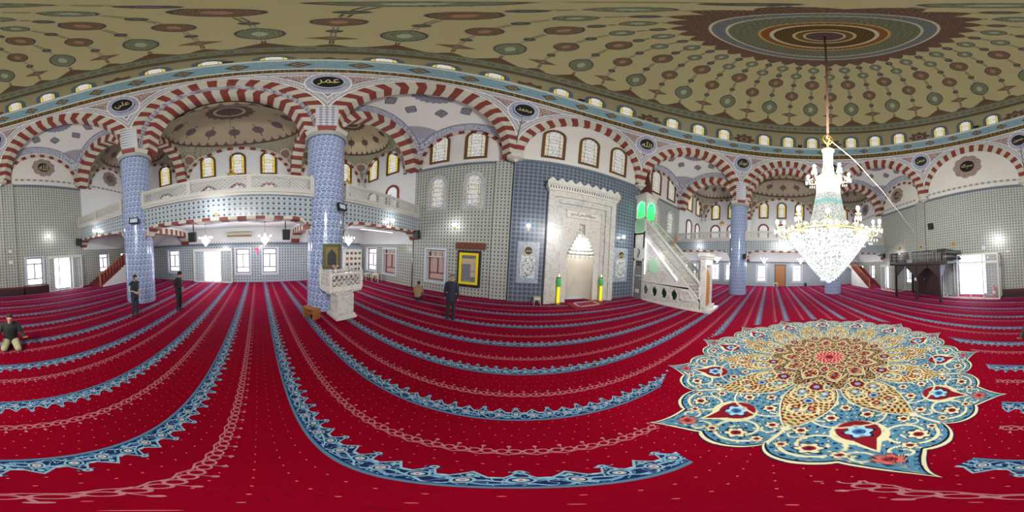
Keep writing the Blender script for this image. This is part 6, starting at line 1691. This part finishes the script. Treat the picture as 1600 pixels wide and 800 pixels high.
def small_chandelier(x, y, z, zc, label, gilt=False, light=True):
    t = empty('small_chandelier', (x, y, z)); tag(t, label, 'chandelier', 'gilt gallery chandeliers' if gilt else 'small crystal chandeliers')
    m = MB(); m.tube([(0, 0, .3), (0, 0, zc - z)], .01, 6); m.ball((0, 0, zc - z - .04), .05, 8); m.build('rod', M['gold'], t)
    m = MB(); m.lathe([(0, .32), (.05, .3), (.03, .2), (.09, .14), (.11, .1), (.26, .04), (.26, .0), (.2, -.1), (.12, -.2), (.03, -.3), (0, -.32)], 14, smooth=False); m.build('crystal_bowl', M['gold'] if gilt else M['crystalsoft'], t)
    for k in range(6):
        a = 2 * pi * k / 6; c, s = math.cos(a), math.sin(a)
        m = MB(); m.tube([(.08 * c, .08 * s, .05), (.22 * c, .22 * s, -.02), (.34 * c, .34 * s, .04), (.36 * c, .36 * s, .1)], .012, 6); o = m.build('arm', M['gold'], t)
        m = MB(); m.ball((.36 * c, .36 * s, .16), .05 if not gilt else .03, 8, sz=(1, 1, 1.2)); m.build('bulb', M['glowbulb'] if not gilt else M['offwhite'], o)
    if light: plight(x, y, z - .45, W_SMALL, .12)
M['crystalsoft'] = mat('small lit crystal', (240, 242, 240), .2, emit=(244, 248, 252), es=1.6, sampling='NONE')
M['glowbulb'] = mat('candle bulb', (255, 255, 255), .4, emit=(248, 252, 255), es=8, sampling='NONE')
for x, y, lb in ((-12.6, -1.5, 'left of the pair under the left gallery, before the bright door'), (-12.6, 1.8, 'right of the pair under the left gallery, before two windows'), (-12.6, 6.9, 'under the left gallery near the bookcase'),
                 (12.6, 2.0, 'under the right gallery before the window left of the wooden door'), (12.6, -1.7, 'under the right gallery right of the wooden door'), (12.6, 6.9, 'under the right gallery behind the pulpit gate'), (12.6, -6.6, 'under the right gallery near the stairs')):
    small_chandelier(x, y, 3.0, 4.0, 'small lit crystal chandelier ' + lb)
for x, y, z, lb in ((-12.9, .05, 7.0, 'over the middle of the left gallery'), (-12.9, 6.9, 7.0, 'over the front of the left gallery'), (12.9, 6.6, 7.0, 'over the front of the right gallery'), (12.9, .6, 7.0, 'over the middle of the right gallery')):
    small_chandelier(x, y, z, 12.95 if abs(y) < 2 else 12.93, 'unlit gilt chandelier ' + lb, True, False)
    plight(x, y, 5.6, W_SMALL * .9, .3)  # fill light below the unlit chandelier, which gives no light itself
for sx in (-1, 1): plight(sx * 12.9, -6.9, 5.6, W_SMALL * .5, .3)  # fill lights for the rear gallery bays, no lamp hangs here

# ------------------------------------------------------------------ the big chandelier
def crystal_fn(c):
    x, y, z = c.pos('object'); 
    v = c.voro(34.0, 'F1'); n = c.noise(22.0, 2)
    col = c.mix(n > .56, (250, 253, 253), (226, 232, 228)); col = c.mix(both(v > .55, n > .5), col, (150, 158, 152)); return col
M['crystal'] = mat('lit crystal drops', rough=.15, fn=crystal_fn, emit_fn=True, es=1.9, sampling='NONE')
def bell_fn(c):
    x, y, z = c.pos('object')
    col = c.mix(c.noise(30.0, 2) > .52, (226, 230, 222), (134, 140, 128))
    col = c.mix(z > 4.35, col, (252, 254, 252))
    col = c.mix((z - 4.12).abs() < .06, col, (90, 190, 180)); return col
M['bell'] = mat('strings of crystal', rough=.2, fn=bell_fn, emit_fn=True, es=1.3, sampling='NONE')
M['column_crystal'] = mat('green white crystal strings', (190, 200, 184), .2, emit=(176, 190, 170), es=.45, sampling='NONE')
M['brass'] = mat('pale brass', (176, 168, 120), .35, .6)
def big_chandelier():
    t = empty('great_chandelier', (0, 0, 0)); tag(t, 'huge brilliantly lit crystal chandelier hanging over the rosette rug', 'chandelier')
    m = MB(); n = 24; prof = []
    for k in range(n):
        f = k / (n - 1); r = .06 + .93 * f ** .84; z = 2.16 + 1.1 * f
        prof += [(r, z - .03), (r + .02, z + .005)]
    prof = [(0, 2.1)] + prof + [(.97, 3.3), (.5, 3.34)]
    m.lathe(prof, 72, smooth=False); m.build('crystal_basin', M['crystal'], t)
    m = MB()
    for k in range(1, n, 1):
        f = k / (n - 1); r = .075 + .93 * f ** .84; z = 2.15 + 1.1 * f; q = max(8, int(2 * pi * r / .075))
        for j in range(q):
            a = 2 * pi * (j + .5 * (k % 2)) / q; x, y = r * math.cos(a), r * math.sin(a)
            m.add([(x, y, z + .03), (x + .016, y, z), (x, y + .016, z), (x - .016, y, z), (x, y - .016, z), (x, y, z - .045)], [(0, 1, 2), (0, 2, 3), (0, 3, 4), (0, 4, 1), (5, 2, 1), (5, 3, 2), (5, 4, 3), (5, 1, 4)])
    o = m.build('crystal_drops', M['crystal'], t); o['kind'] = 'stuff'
    m = MB(); m.lathe([(.98, 3.24), (1.02, 3.27), (1.02, 3.31), (.96, 3.33)], 60); 
    for k in range(30):
        a = 2 * pi * k / 30; pts = [((1.0) * math.cos(a + d * .2), 1.0 * math.sin(a + d * .2), 3.32 + .09 * math.sin(pi * (d + .5))) for d in (-.5, -.25, 0, .25, .5)]
        m.tube(pts, .012, 5)
    m.build('brass_rim', M['brass'], t)
    m = MB()
    for k in range(30):
        a = 2 * pi * k / 30; m.ball((math.cos(a), math.sin(a), 3.37), .034, 6, sz=(1, 1, 1.2))
    o = m.build('rim_crystals', M['crystal'], t); o['kind'] = 'stuff'
    # bell of crystal strings
    m = MB(); q = 54
    for k in range(q):
        a = 2 * pi * k / q; pts = []
        for j in range(9):
            f = j / 8; r = .26 + .26 * (1 - f) ** 1.5; z = 3.34 + 1.5 * f; pts.append((r * math.cos(a), r * math.sin(a), z))
        m.tube(pts, .009, 4)
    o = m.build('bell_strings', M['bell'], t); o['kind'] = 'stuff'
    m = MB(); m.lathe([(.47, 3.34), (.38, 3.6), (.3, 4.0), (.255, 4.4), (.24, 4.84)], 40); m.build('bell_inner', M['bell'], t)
    m = MB(); m.lathe([(.27, 4.8), (.31, 4.84), (.31, 4.9), (.2, 4.94)], 40); m.build('upper_ring', M['brass'], t)
    m = MB(); m.lathe([(.3, 4.44), (.3, 4.82)], 40); m.build('lit_drum', M['glowdrum'], t)
    m = MB()
    for k in range(22):
        a = 2 * pi * k / 22; m.tube([(.16 * math.cos(a), .16 * math.sin(a), 4.92), (.11 * math.cos(a), .11 * math.sin(a), 5.4), (.12 * math.cos(a), .12 * math.sin(a), 5.88)], .012, 4)
    m.lathe([(.14, 4.92), (.1, 5.4), (.1, 5.88)], 20); m.build('crystal_column', M['column_crystal'], t)
    m = MB(); m.lathe([(.0, 5.86), (.15, 5.88), (.17, 5.94), (.08, 6.0), (.03, 6.1), (.03, 6.3)], 20); m.build('top_cap', M['brass'], t)
    m = MB()
    for k in range(4): a = pi * k / 2; m.tube([(.05 * math.cos(a), .05 * math.sin(a), 6.25), (.14 * math.cos(a), .14 * math.sin(a), 6.42), (.1 * math.cos(a), .1 * math.sin(a), 6.6), (0, 0, 6.7)], .02, 6)
    m.build('hanging_hook', M['gold'], t)
    m = MB(); m.tube([(0, 0, 6.6), (0, 0, 26.15)], .035, 8); m.build('cable', mat('rusty brown cable', (92, 66, 50), .7), t)
    def arm(a, r0, r1, z0, zb_, name='arm', low=True):
        c, s = math.cos(a), math.sin(a)
        m = MB(); pts = [(r0, z0), (r0 + (r1 - r0) * .4, z0 - .12), (r0 + (r1 - r0) * .8, z0 - .08), (r1, z0 + .06), (r1, zb_ - .1)]
        m.tube([(r * c, r * s, z) for r, z in pts], .016, 6); m.tube([((r0 + (r1 - r0) * .5) * c, (r0 + (r1 - r0) * .5) * s, z0 - .1), ((r0 + (r1 - r0) * .7) * c, (r0 + (r1 - r0) * .7) * s, z0 + .06), ((r0 + (r1 - r0) * .5) * c, (r0 + (r1 - r0) * .5) * s, z0 + .1)], .01, 5)
        m.lathe([(.015, zb_ - .14), (.06, zb_ - .11), (.02, zb_ - .1), (.02, zb_ - .04)], 10, cx=r1 * c, cy=r1 * s); o = m.build(name, M['brass'], t)
        m = MB(); m.ball((r1 * c, r1 * s, zb_), .04, 8, sz=(1, 1, 1.5)); m.build('bulb', M['glowbulb'], o)
        m = MB()
        for j in range(7):
            b_ = 2 * pi * j / 7; m.ball((r1 * c + .06 * math.cos(b_), r1 * s + .06 * math.sin(b_), zb_ - .2 - .03 * (j % 2)), .02, 5, sz=(1, 1, 2))
        for j in range(3): m.ball(((r0 + (r1 - r0) * (.4 + .2 * j)) * c, (r0 + (r1 - r0) * (.4 + .2 * j)) * s, z0 - .2), .018, 5, sz=(1, 1, 2))
        m.build('pendant_crystals', M['crystal'], o)
    for k in range(12): arm(2 * pi * (k + .3) / 12, .95, 1.28 if k % 2 else 1.14, 3.28, 3.5 if k % 2 else 3.66)
    for k in range(8): arm(2 * pi * (k + .4) / 8, .26, .52 if k % 2 else .42, 4.86, 5.02 if k % 2 else 5.16, 'upper_arm')
    for k in range(6):
        a = 2 * pi * (k + .3) / 6; plight(1.5 * math.cos(a), 1.5 * math.sin(a), 3.75, W_MAIN, .16)
        plight(1.45 * math.cos(a + .5), 1.45 * math.sin(a + .5), 2.9, W_MAIN * .25, .16)
        plight(.75 * math.cos(a), .75 * math.sin(a), 5.3, W_MAIN * 3.2, .12)
M['glowdrum'] = mat('lit crystal drum', (255, 255, 255), .4, emit=(250, 253, 255), es=2.5, sampling='NONE')
big_chandelier()
m = MB(); P0, P1 = Vector((0, .05, 6.55)), Vector((3.3, -9.35, 3.38)); pts = []
for k in range(30):
    f = k / 29; p = P0.lerp(P1, f); pts.append((p.x + .02 * math.sin(f * 40), p.y, p.z - 1.1 * 4 * f * (1 - f) * .25))
m.tube(pts, .010, 5); o = m.build('power_cord', M['offwhite']); tag(o, 'thin white cord running from the big chandelier down to the wooden platform', 'cord')

t = empty('backpack', (15.1, -2.75, 0), 1.6); tag(t, 'dark backpack left on the carpet at the foot of the right side wall', 'bag')
m = MB(); m.ball((0, 0, .22), .2, 12, sz=(.95, .6, 1.1)); m.ball((0, -.1, .14), .12, 10, sz=(1, .6, .9)); m.build('sack', mat('dark blue green nylon', (30, 46, 52), .8), t)
m = MB(); m.tube([(-.08, .02, .42), (-.06, .02, .5), (.06, .02, .5), (.08, .02, .42)], .012, 6); m.build('handle', M['black'], t)
# ------------------------------------------------------------------ people
def limb(m, pts, n=12):
    """tapered limb with rounded ends: pts = [(x,y,z,r), ...]"""
    m.tube([p[:3] for p in pts], [p[3] for p in pts], n)
    for p in pts: m.ball(p[:3], p[3], n)
def skin_from(m, name, material, parent, vox=.012, smooth=4):
    """fuse overlapping volumes into one continuous surface"""
    tmp = m.build(name + '_tmp', material)
    md = tmp.modifiers.new('r', 'REMESH'); md.mode = 'VOXEL'; md.voxel_size = vox; md.use_smooth_shade = True
    sm = tmp.modifiers.new('s', 'SMOOTH'); sm.iterations = smooth; sm.factor = .5
    dg = bpy.context.evaluated_depsgraph_get(); me = bpy.data.meshes.new_from_object(tmp.evaluated_get(dg))
    me.name = name; bpy.data.objects.remove(tmp)
    o = bpy.data.objects.new(name, me); COL.objects.link(o); o.parent = parent
    return o
def V3(*a): return Vector(a)
def hand(m, w, d, up, side_, curl=.5, open_=False):
    """palm, four fingers and thumb; w wrist, d direction, up back of the hand, side_ thumb side"""
    w, d, up, s = Vector(w), Vector(d).normalized(), Vector(up).normalized(), Vector(side_).normalized()
    pc = w + d * .045
    for q in (-.028, -.01, .01, .028): limb(m, [(*(w + s * q * .6), .016), (*(w + d * .085 + s * q), .0135)], 8)
    for q, L in ((.03, .068), (.01, .076), (-.01, .071), (-.03, .056)):
        b_ = w + d * .088 + s * q; k1 = b_ + (d * math.cos(curl * .5) - up * math.sin(curl * .5)) * L * .42
        k2 = k1 + (d * math.cos(curl * 1.2) - up * math.sin(curl * 1.2)) * L * .34; k3 = k2 + (d * math.cos(curl * 1.8) - up * math.sin(curl * 1.8)) * L * .26
        limb(m, [(*b_, .0105), (*k1, .0098), (*k2, .009), (*k3, .008)], 8)
    t0 = w + d * .03 + s * .03; t1 = t0 + (d * .6 + s * .8).normalized() * .035; t2 = t1 + (d * .9 + s * .35 - up * .2).normalized() * .03
    limb(m, [(*t0, .014), (*t1, .0115), (*t2, .0095)], 8)
def head_on(m, c, fwd, up, s=1.0):
    """skull, jaw, nose, ears, brow; c centre of head"""
    c, f, u = Vector(c), Vector(fwd).normalized(), Vector(up).normalized(); r = f.cross(u).normalized(); u = r.cross(f)
    R_ = Matrix((r, f, u)).transposed().to_4x4(); Mx = Matrix.Translation(c) @ R_ @ Matrix.Scale(s, 4)
    m.ball((0, -.01, .025), .092, 16, M=Mx, sz=(.84, 1.04, 1.02))
    m.ball((0, .022, -.045), .066, 14, M=Mx, sz=(.86, .98, 1.05))
    m.ball((0, .062, -.088), .022, 8, M=Mx, sz=(1.2, .9, .8))
    m.ball((0, .088, .03), .02, 8, M=Mx, sz=(2.6, .6, .5))
    m.tube([(0, .086, .018), (0, .106, -.016)], [.009, .015], 8, M=Mx); m.ball((0, .1, -.02), .015, 8, M=Mx)
    m.ball((0, .088, -.052), .014, 8, M=Mx, sz=(1.7, .6, .45))
    for q in (-1, 1): m.ball((q * .078, -.01, -.005), .02, 8, M=Mx, sz=(.4, .8, 1.4)); m.ball((q * .033, .075, .006), .012, 8, M=Mx)
    return Mx
def face_bits(t, Mx, hair_m=None, style='short', beard=None):
    m = MB()
    for q in (-1, 1): m.ball((q * .032, .086, .012), .0085, 8, M=Mx, sz=(1.3, .6, .7))
    m.build('eyes', MP['eye'], t)
    m = MB(); m.ball((0, .099, -.053), .011, 8, M=Mx, sz=(1.9, .35, .4)); m.build('mouth', MP['lip'], t)
    if hair_m:
        m = MB(); m.ball((0, -.022, .035), .1, 16, M=Mx, sz=(.86, 1.0, 1.0)); m.ball((0, -.04, -.02), .08, 12, M=Mx, sz=(.92, .85, 1.1)); m.ball((0, .04, .085), .04, 10, M=Mx, sz=(1.4, .9, .5))
        skin_from(m, 'hair', hair_m, t, .009, 3)
    if beard:
        m = MB(); m.ball((0, .04, -.075), .056, 12, M=Mx, sz=(.95, .95, .7))
        for q in (-1, 1): m.ball((q * .058, .02, -.045), .022, 8, M=Mx, sz=(.6, 1, 1.6))
        skin_from(m, 'beard', beard, t, .009, 3)
MP = {'skin': mat('skin', (186, 138, 112), .55), 'skin_old': mat('older skin', (176, 128, 106), .6), 'eye': mat('dark eye', (30, 24, 22), .3), 'lip': mat('lip', (150, 84, 76), .6),
      'navy': mat('dark navy suit cloth', (24, 30, 46), .8), 'blackcloth': mat('black cloth', (20, 21, 24), .85), 'darktrouser': mat('dark trousers', (26, 27, 32), .85), 'shoe': mat('black sock', (14, 14, 16), .6),
      'tan': mat('tan coat', (140, 116, 82), .85), 'khaki': mat('khaki trousers', (150, 142, 108), .85), 'sweater': mat('dark charcoal sweater', (34, 36, 36), .9), 'greycap': mat('grey cap', (76, 74, 70), .9),
      'blackcap': mat('black knit cap', (22, 22, 24), .95), 'hair': mat('dark brown hair', (40, 28, 22), .8), 'greyhair': mat('grey hair', (130, 126, 120), .85), 'jeans': mat('dark blue jeans', (30, 38, 52), .85),
      'check': mat('checked sleeves', rough=.85, fn=lambda c: (lambda p: c.mix(either(fold(p[0] + p[1] * .5, .07) < .014, fold(p[2], .07) < .014), (46, 52, 56), (176, 178, 170)))(c.pos('object')))}
def standing(x, y, rz, h, label, top, trousers, head=0.0, pose='down', cap=None, skin='skin', sleeves=None, hair=None, beard=None, coat=.0):
    """a person standing on the carpet facing local +y"""
    t = empty('person', (x, y, 0), rz); k = h / 1.75; t.scale = (k, k, k); tag(t, label, 'person')
    hip, kn, an, sh = .9, .5, .08, 1.43
    b = MB()
    # body under the clothes, one continuous surface
    limb(b, [(0, 0, .98, .085), (0, 0, 1.15, .085), (0, .0, 1.33, .09)], 12)
    limb(b, [(-.17, 0, sh - .02, .035), (0, 0, 1.41, .045), (.17, 0, sh - .02, .035)], 10)
    tilt = head; nz = (0, .02 + .04 * tilt, 1.54); hc = (0, .045 + .07 * tilt, 1.655 - .02 * tilt)
    limb(b, [(0, 0, 1.42, .06), (*nz, .052), (0, .03 + .05 * tilt, 1.6, .052)], 12)
    fwd = (0, math.cos(tilt * .7), -math.sin(tilt * .7)); up = (0, math.sin(tilt * .7), math.cos(tilt * .7))
    Mx = head_on(b, hc, fwd, up)
    legs = []
    for s in (-1, 1):
        H, K, A = (s * .09, 0, hip), (s * .105, .02, kn), (s * .11, -.01, an)
        legs.append((s, H, K, A)); limb(b, [(*H, .08), (*K, .052), (*A, .036)], 10); limb(b, [(*A, .036), (s * .115, .06, .04, .032)], 8)
    arms = []
    for s in (-1, 1):
        S = (s * .195, 0, 1.41)
        if pose == 'down': E, W, hd, hu, hs = (s * .245, -.02, 1.13), (s * .25, .05, .89), (0, .12, -1), (s, 0, 0), (0, 1, 0)
        else: E, W = (s * .25, -.03, 1.14), (s * .07, .2, 1.02 + (.03 if s > 0 else 0)); hd, hu, hs = (-s, .25, -.06), (0, 1, .1), (0, .1, 1)
        arms.append((s, S, E, W)); limb(b, [(*S, .048), (*E, .038), (*W, .026)], 10); hand(b, W, hd, hu, hs, .45)
    skin_from(b, 'body', MP[skin], t, .0085, 3)
    face_bits(t, Mx, hair, beard=beard)
    # jacket
    m = MB()
    b0 = .82 - coat
    rings = [(b0, .19, .125), (.95, .175, .12), (1.08, .165, .115), (1.22, .18, .125), (1.34, .19, .125), (1.42, .17, .105), (1.475, .085, .075)]
    for i, (z, a, d) in enumerate(rings):
        m.ball((0, 0, z), 1.0, 14, sz=(a, d, .06))
    for i in range(len(rings) - 1):
        (z0, a0, d0), (z1, a1, d1) = rings[i], rings[i + 1]
        vs = []
        for (z, a, d) in ((z0, a0, d0), (z1, a1, d1)):
            for q in range(20): vs.append((a * math.cos(2 * pi * q / 20), d * math.sin(2 * pi * q / 20), z))
        m.add(vs, [(q, (q + 1) % 20, 20 + (q + 1) % 20, 20 + q) for q in range(20)] + [tuple(range(19, -1, -1)), tuple(range(20, 40))])
    limb(m, [(-.18, 0, 1.42, .066), (-.1, 0, 1.44, .07), (0, 0, 1.45, .072), (.1, 0, 1.44, .07), (.18, 0, 1.42, .066)], 12)
    if not sleeves:
        for s, S, E, W in arms: limb(m, [(*S, .068), (*(Vector(S).lerp(Vector(E), .5)), .06), (*E, .054), (*(Vector(E).lerp(Vector(W), .93)), .042)], 12)
    else:
        for s, S, E, W in arms: limb(m, [(*S, .062), (*(Vector(S).lerp(Vector(E), .12)), .06)], 12)
    skin_from(m, 'jacket', top, t, .0125, 4)
    if sleeves:
        m = MB()
        for s, S, E, W in arms: m2 = MB(); limb(m2, [(*(Vector(S).lerp(Vector(E), .1)), .058), (*E, .05), (*(Vector(E).lerp(Vector(W), .93)), .04)], 12); skin_from(m2, 'sleeve', sleeves, t, .011, 3)
    m = MB(); limb(m, [(0, .085, 1.475, .02), (.05, .05, 1.485, .022), (.06, -.01, 1.5, .024), (0, -.06, 1.51, .026), (-.06, -.01, 1.5, .024), (-.05, .05, 1.485, .022), (0, .085, 1.475, .02)], 8); skin_from(m, 'collar', top, t, .009, 2)
    # trousers
    m = MB(); limb(m, [(-.08, 0, .92, .105), (.08, 0, .92, .105)], 14)
    for s, H, K, A in legs: limb(m, [(H[0], H[1], .88, .1), (s * .1, .01, .68, .083), (*K, .068), (s * .108, 0, .28, .06), (A[0], A[1], .1, .056)], 14)
    skin_from(m, 'trousers', trousers, t, .0125, 3)
    for s, H, K, A in legs:
        m = MB(); limb(m, [(A[0], A[1] - .03, .045, .042), (s * .118, .06, .038, .042), (s * .122, .15, .03, .032)], 10); skin_from(m, 'shoe', MP['shoe'], t, .009, 2)
    if cap == 'flat':
        m = MB(); m.ball((0, -.01, .075), .104, 16, M=Mx, sz=(1, 1.08, .45)); m.ball((0, .085, .06), .05, 12, M=Mx, sz=(1.2, .9, .2)); skin_from(m, 'flat_cap', MP['greycap'], t, .009, 3)
    elif cap == 'knit':
        m = MB(); m.ball((0, -.015, .05), .103, 16, M=Mx, sz=(.9, 1.02, .95)); m.lathe([(.09, .03), (.1, .04), (.1, .065), (.09, .075)], 20, M=Mx @ Matrix.Translation((0, -.012, 0))); skin_from(m, 'knit_cap', MP['blackcap'], t, .009, 3)
    return t
standing(-5.83, 6.71, rad(4), 1.70, 'man in dark navy suit and grey flat cap standing, seen from behind', MP['navy'], MP['darktrouser'], 0.0, 'down', 'flat', 'skin_old', hair=MP['greyhair'], coat=.06)
standing(-8.2, -2.88, rad(-6), 1.64, 'bearded man in dark vest with checked sleeves, hands folded, standing before a column', MP['navy'], MP['jeans'], .55, 'fold', None, 'skin', sleeves=MP['check'], hair=MP['hair'], beard=MP['hair'])
standing(-9.55, -1.72, rad(-4), 1.64, 'man all in black with a black knit cap standing with folded hands', MP['blackcloth'], MP['blackcloth'], .6, 'fold', 'knit', 'skin', hair=MP['hair'])

def kneeling(x, y, rz, label, top, trousers, spread, armpose, head_tilt, hair, hood=False, s=1.0, skin='skin'):
    """a person sitting back on the heels, facing local +y"""
    t = empty('person', (x, y, 0), rz); t.scale = (s, s, s); tag(t, label, 'person')
    b = MB(); zt = .28
    limb(b, [(0, -.14, zt, .085), (0, -.1, .45, .085), (0, -.05, .64, .085)], 12); limb(b, [(-.17, -.04, .71, .035), (0, -.04, .71, .045), (.17, -.04, .71, .035)], 10)
    limb(b, [(0, -.03, .74, .06), (0, 0, .86, .052)], 12)
    fwd = (0, math.cos(head_tilt), -math.sin(head_tilt)); up = (0, math.sin(head_tilt), math.cos(head_tilt))
    Mx = head_on(b, (0, .02 + .05 * head_tilt, .95 - .02 * head_tilt), fwd, up)
    legs = []
    for q in (-1, 1):
        H, K, A = (q * .09, -.14, .24), (q * spread, .21, .09), (q * .09, -.24, .07)
        legs.append((q, H, K, A)); limb(b, [(*H, .08), (*K, .052), (*A, .036)], 10); limb(b, [(*A, .036), (q * .08, -.36, .04, .03)], 8)
    arms = []
    for q in (-1, 1):
        S = (q * .195, -.04, .72)
        if armpose == 'open': E, W, hd, hu, hs = (q * .29, -.0, .47), (q * .33, .2, .42), (q * .35, .8, .45), (0, .3, -1), (q, .2, 0)
        else: E, W, hd, hu, hs = (q * .25, -.01, .45), (q * .12, .2, .3), (-q * .2, 1, -.3), (0, .3, 1), (-q, .2, 0)
        arms.append((q, S, E, W)); limb(b, [(*S, .048), (*E, .038), (*W, .026)], 10); hand(b, W, hd, hu, hs, .3)
    skin_from(b, 'body', MP[skin], t, .0085, 3); face_bits(t, Mx, hair)
    m = MB()
    rings = [(.2, -.13, .2, .15), (.3, -.13, .2, .15), (.42, -.1, .19, .14), (.56, -.06, .195, .14), (.66, -.04, .195, .13), (.73, -.04, .175, .11), (.79, -.03, .085, .08)]
    for i in range(len(rings) - 1):
        vs = []
        for (z, cy, a, d) in rings[i:i + 2]:
            for q in range(20): vs.append((a * math.cos(2 * pi * q / 20), cy + d * math.sin(2 * pi * q / 20), z))
        m.add(vs, [(q, (q + 1) % 20, 20 + (q + 1) % 20, 20 + q) for q in range(20)] + [tuple(range(19, -1, -1)), tuple(range(20, 40))])
    for q, S, E, W in arms: limb(m, [(*S, .07), (*(Vector(S).lerp(Vector(E), .5)), .063), (*E, .057), (*(Vector(E).lerp(Vector(W), .9)), .042)], 12)
    limb(m, [(-.18, -.04, .73, .068), (-.1, -.04, .75, .072), (0, -.04, .755, .074), (.1, -.04, .75, .072), (.18, -.04, .73, .068)], 12)
    if hood: m.ball((0, -.09, .82), .1, 12, sz=(1, .9, .8)); m.ball((0, -.05, .78), .12, 12, sz=(1, .9, .45))
    skin_from(m, 'coat' if hood else 'sweater', top, t, .0125, 4)
    m = MB(); limb(m, [(-.08, -.14, .24, .115), (.08, -.14, .24, .115)], 12)
    for q, H, K, A in legs: limb(m, [(H[0], H[1], .23, .115), (q * (spread + .09) / 2, .07, .17, .1), (K[0], K[1], .095, .088), (K[0], K[1] - .05, .09, .085), (A[0], A[1], .075, .06)], 14)
    skin_from(m, 'trousers', trousers, t, .0125, 3)
    for q, H, K, A in legs:
        m = MB(); limb(m, [(A[0], A[1], .055, .045), (q * .08, -.38, .035, .032)], 10); skin_from(m, 'sock', MP['shoe'], t, .009, 2)
    return t
kneeling(-3.86, -2.75, rad(-3), 'kneeling person in a dark charcoal sweater and khaki trousers with open raised palms', MP['sweater'], MP['khaki'], .17, 'open', .2, MP['hair'])
kneeling(-8.14, 8.15, rad(20), 'person in a tan coat sitting on their heels on the carpet facing the prayer wall', MP['tan'], MP['darktrouser'], .14, 'lap', .35, MP['hair'], True, .9)
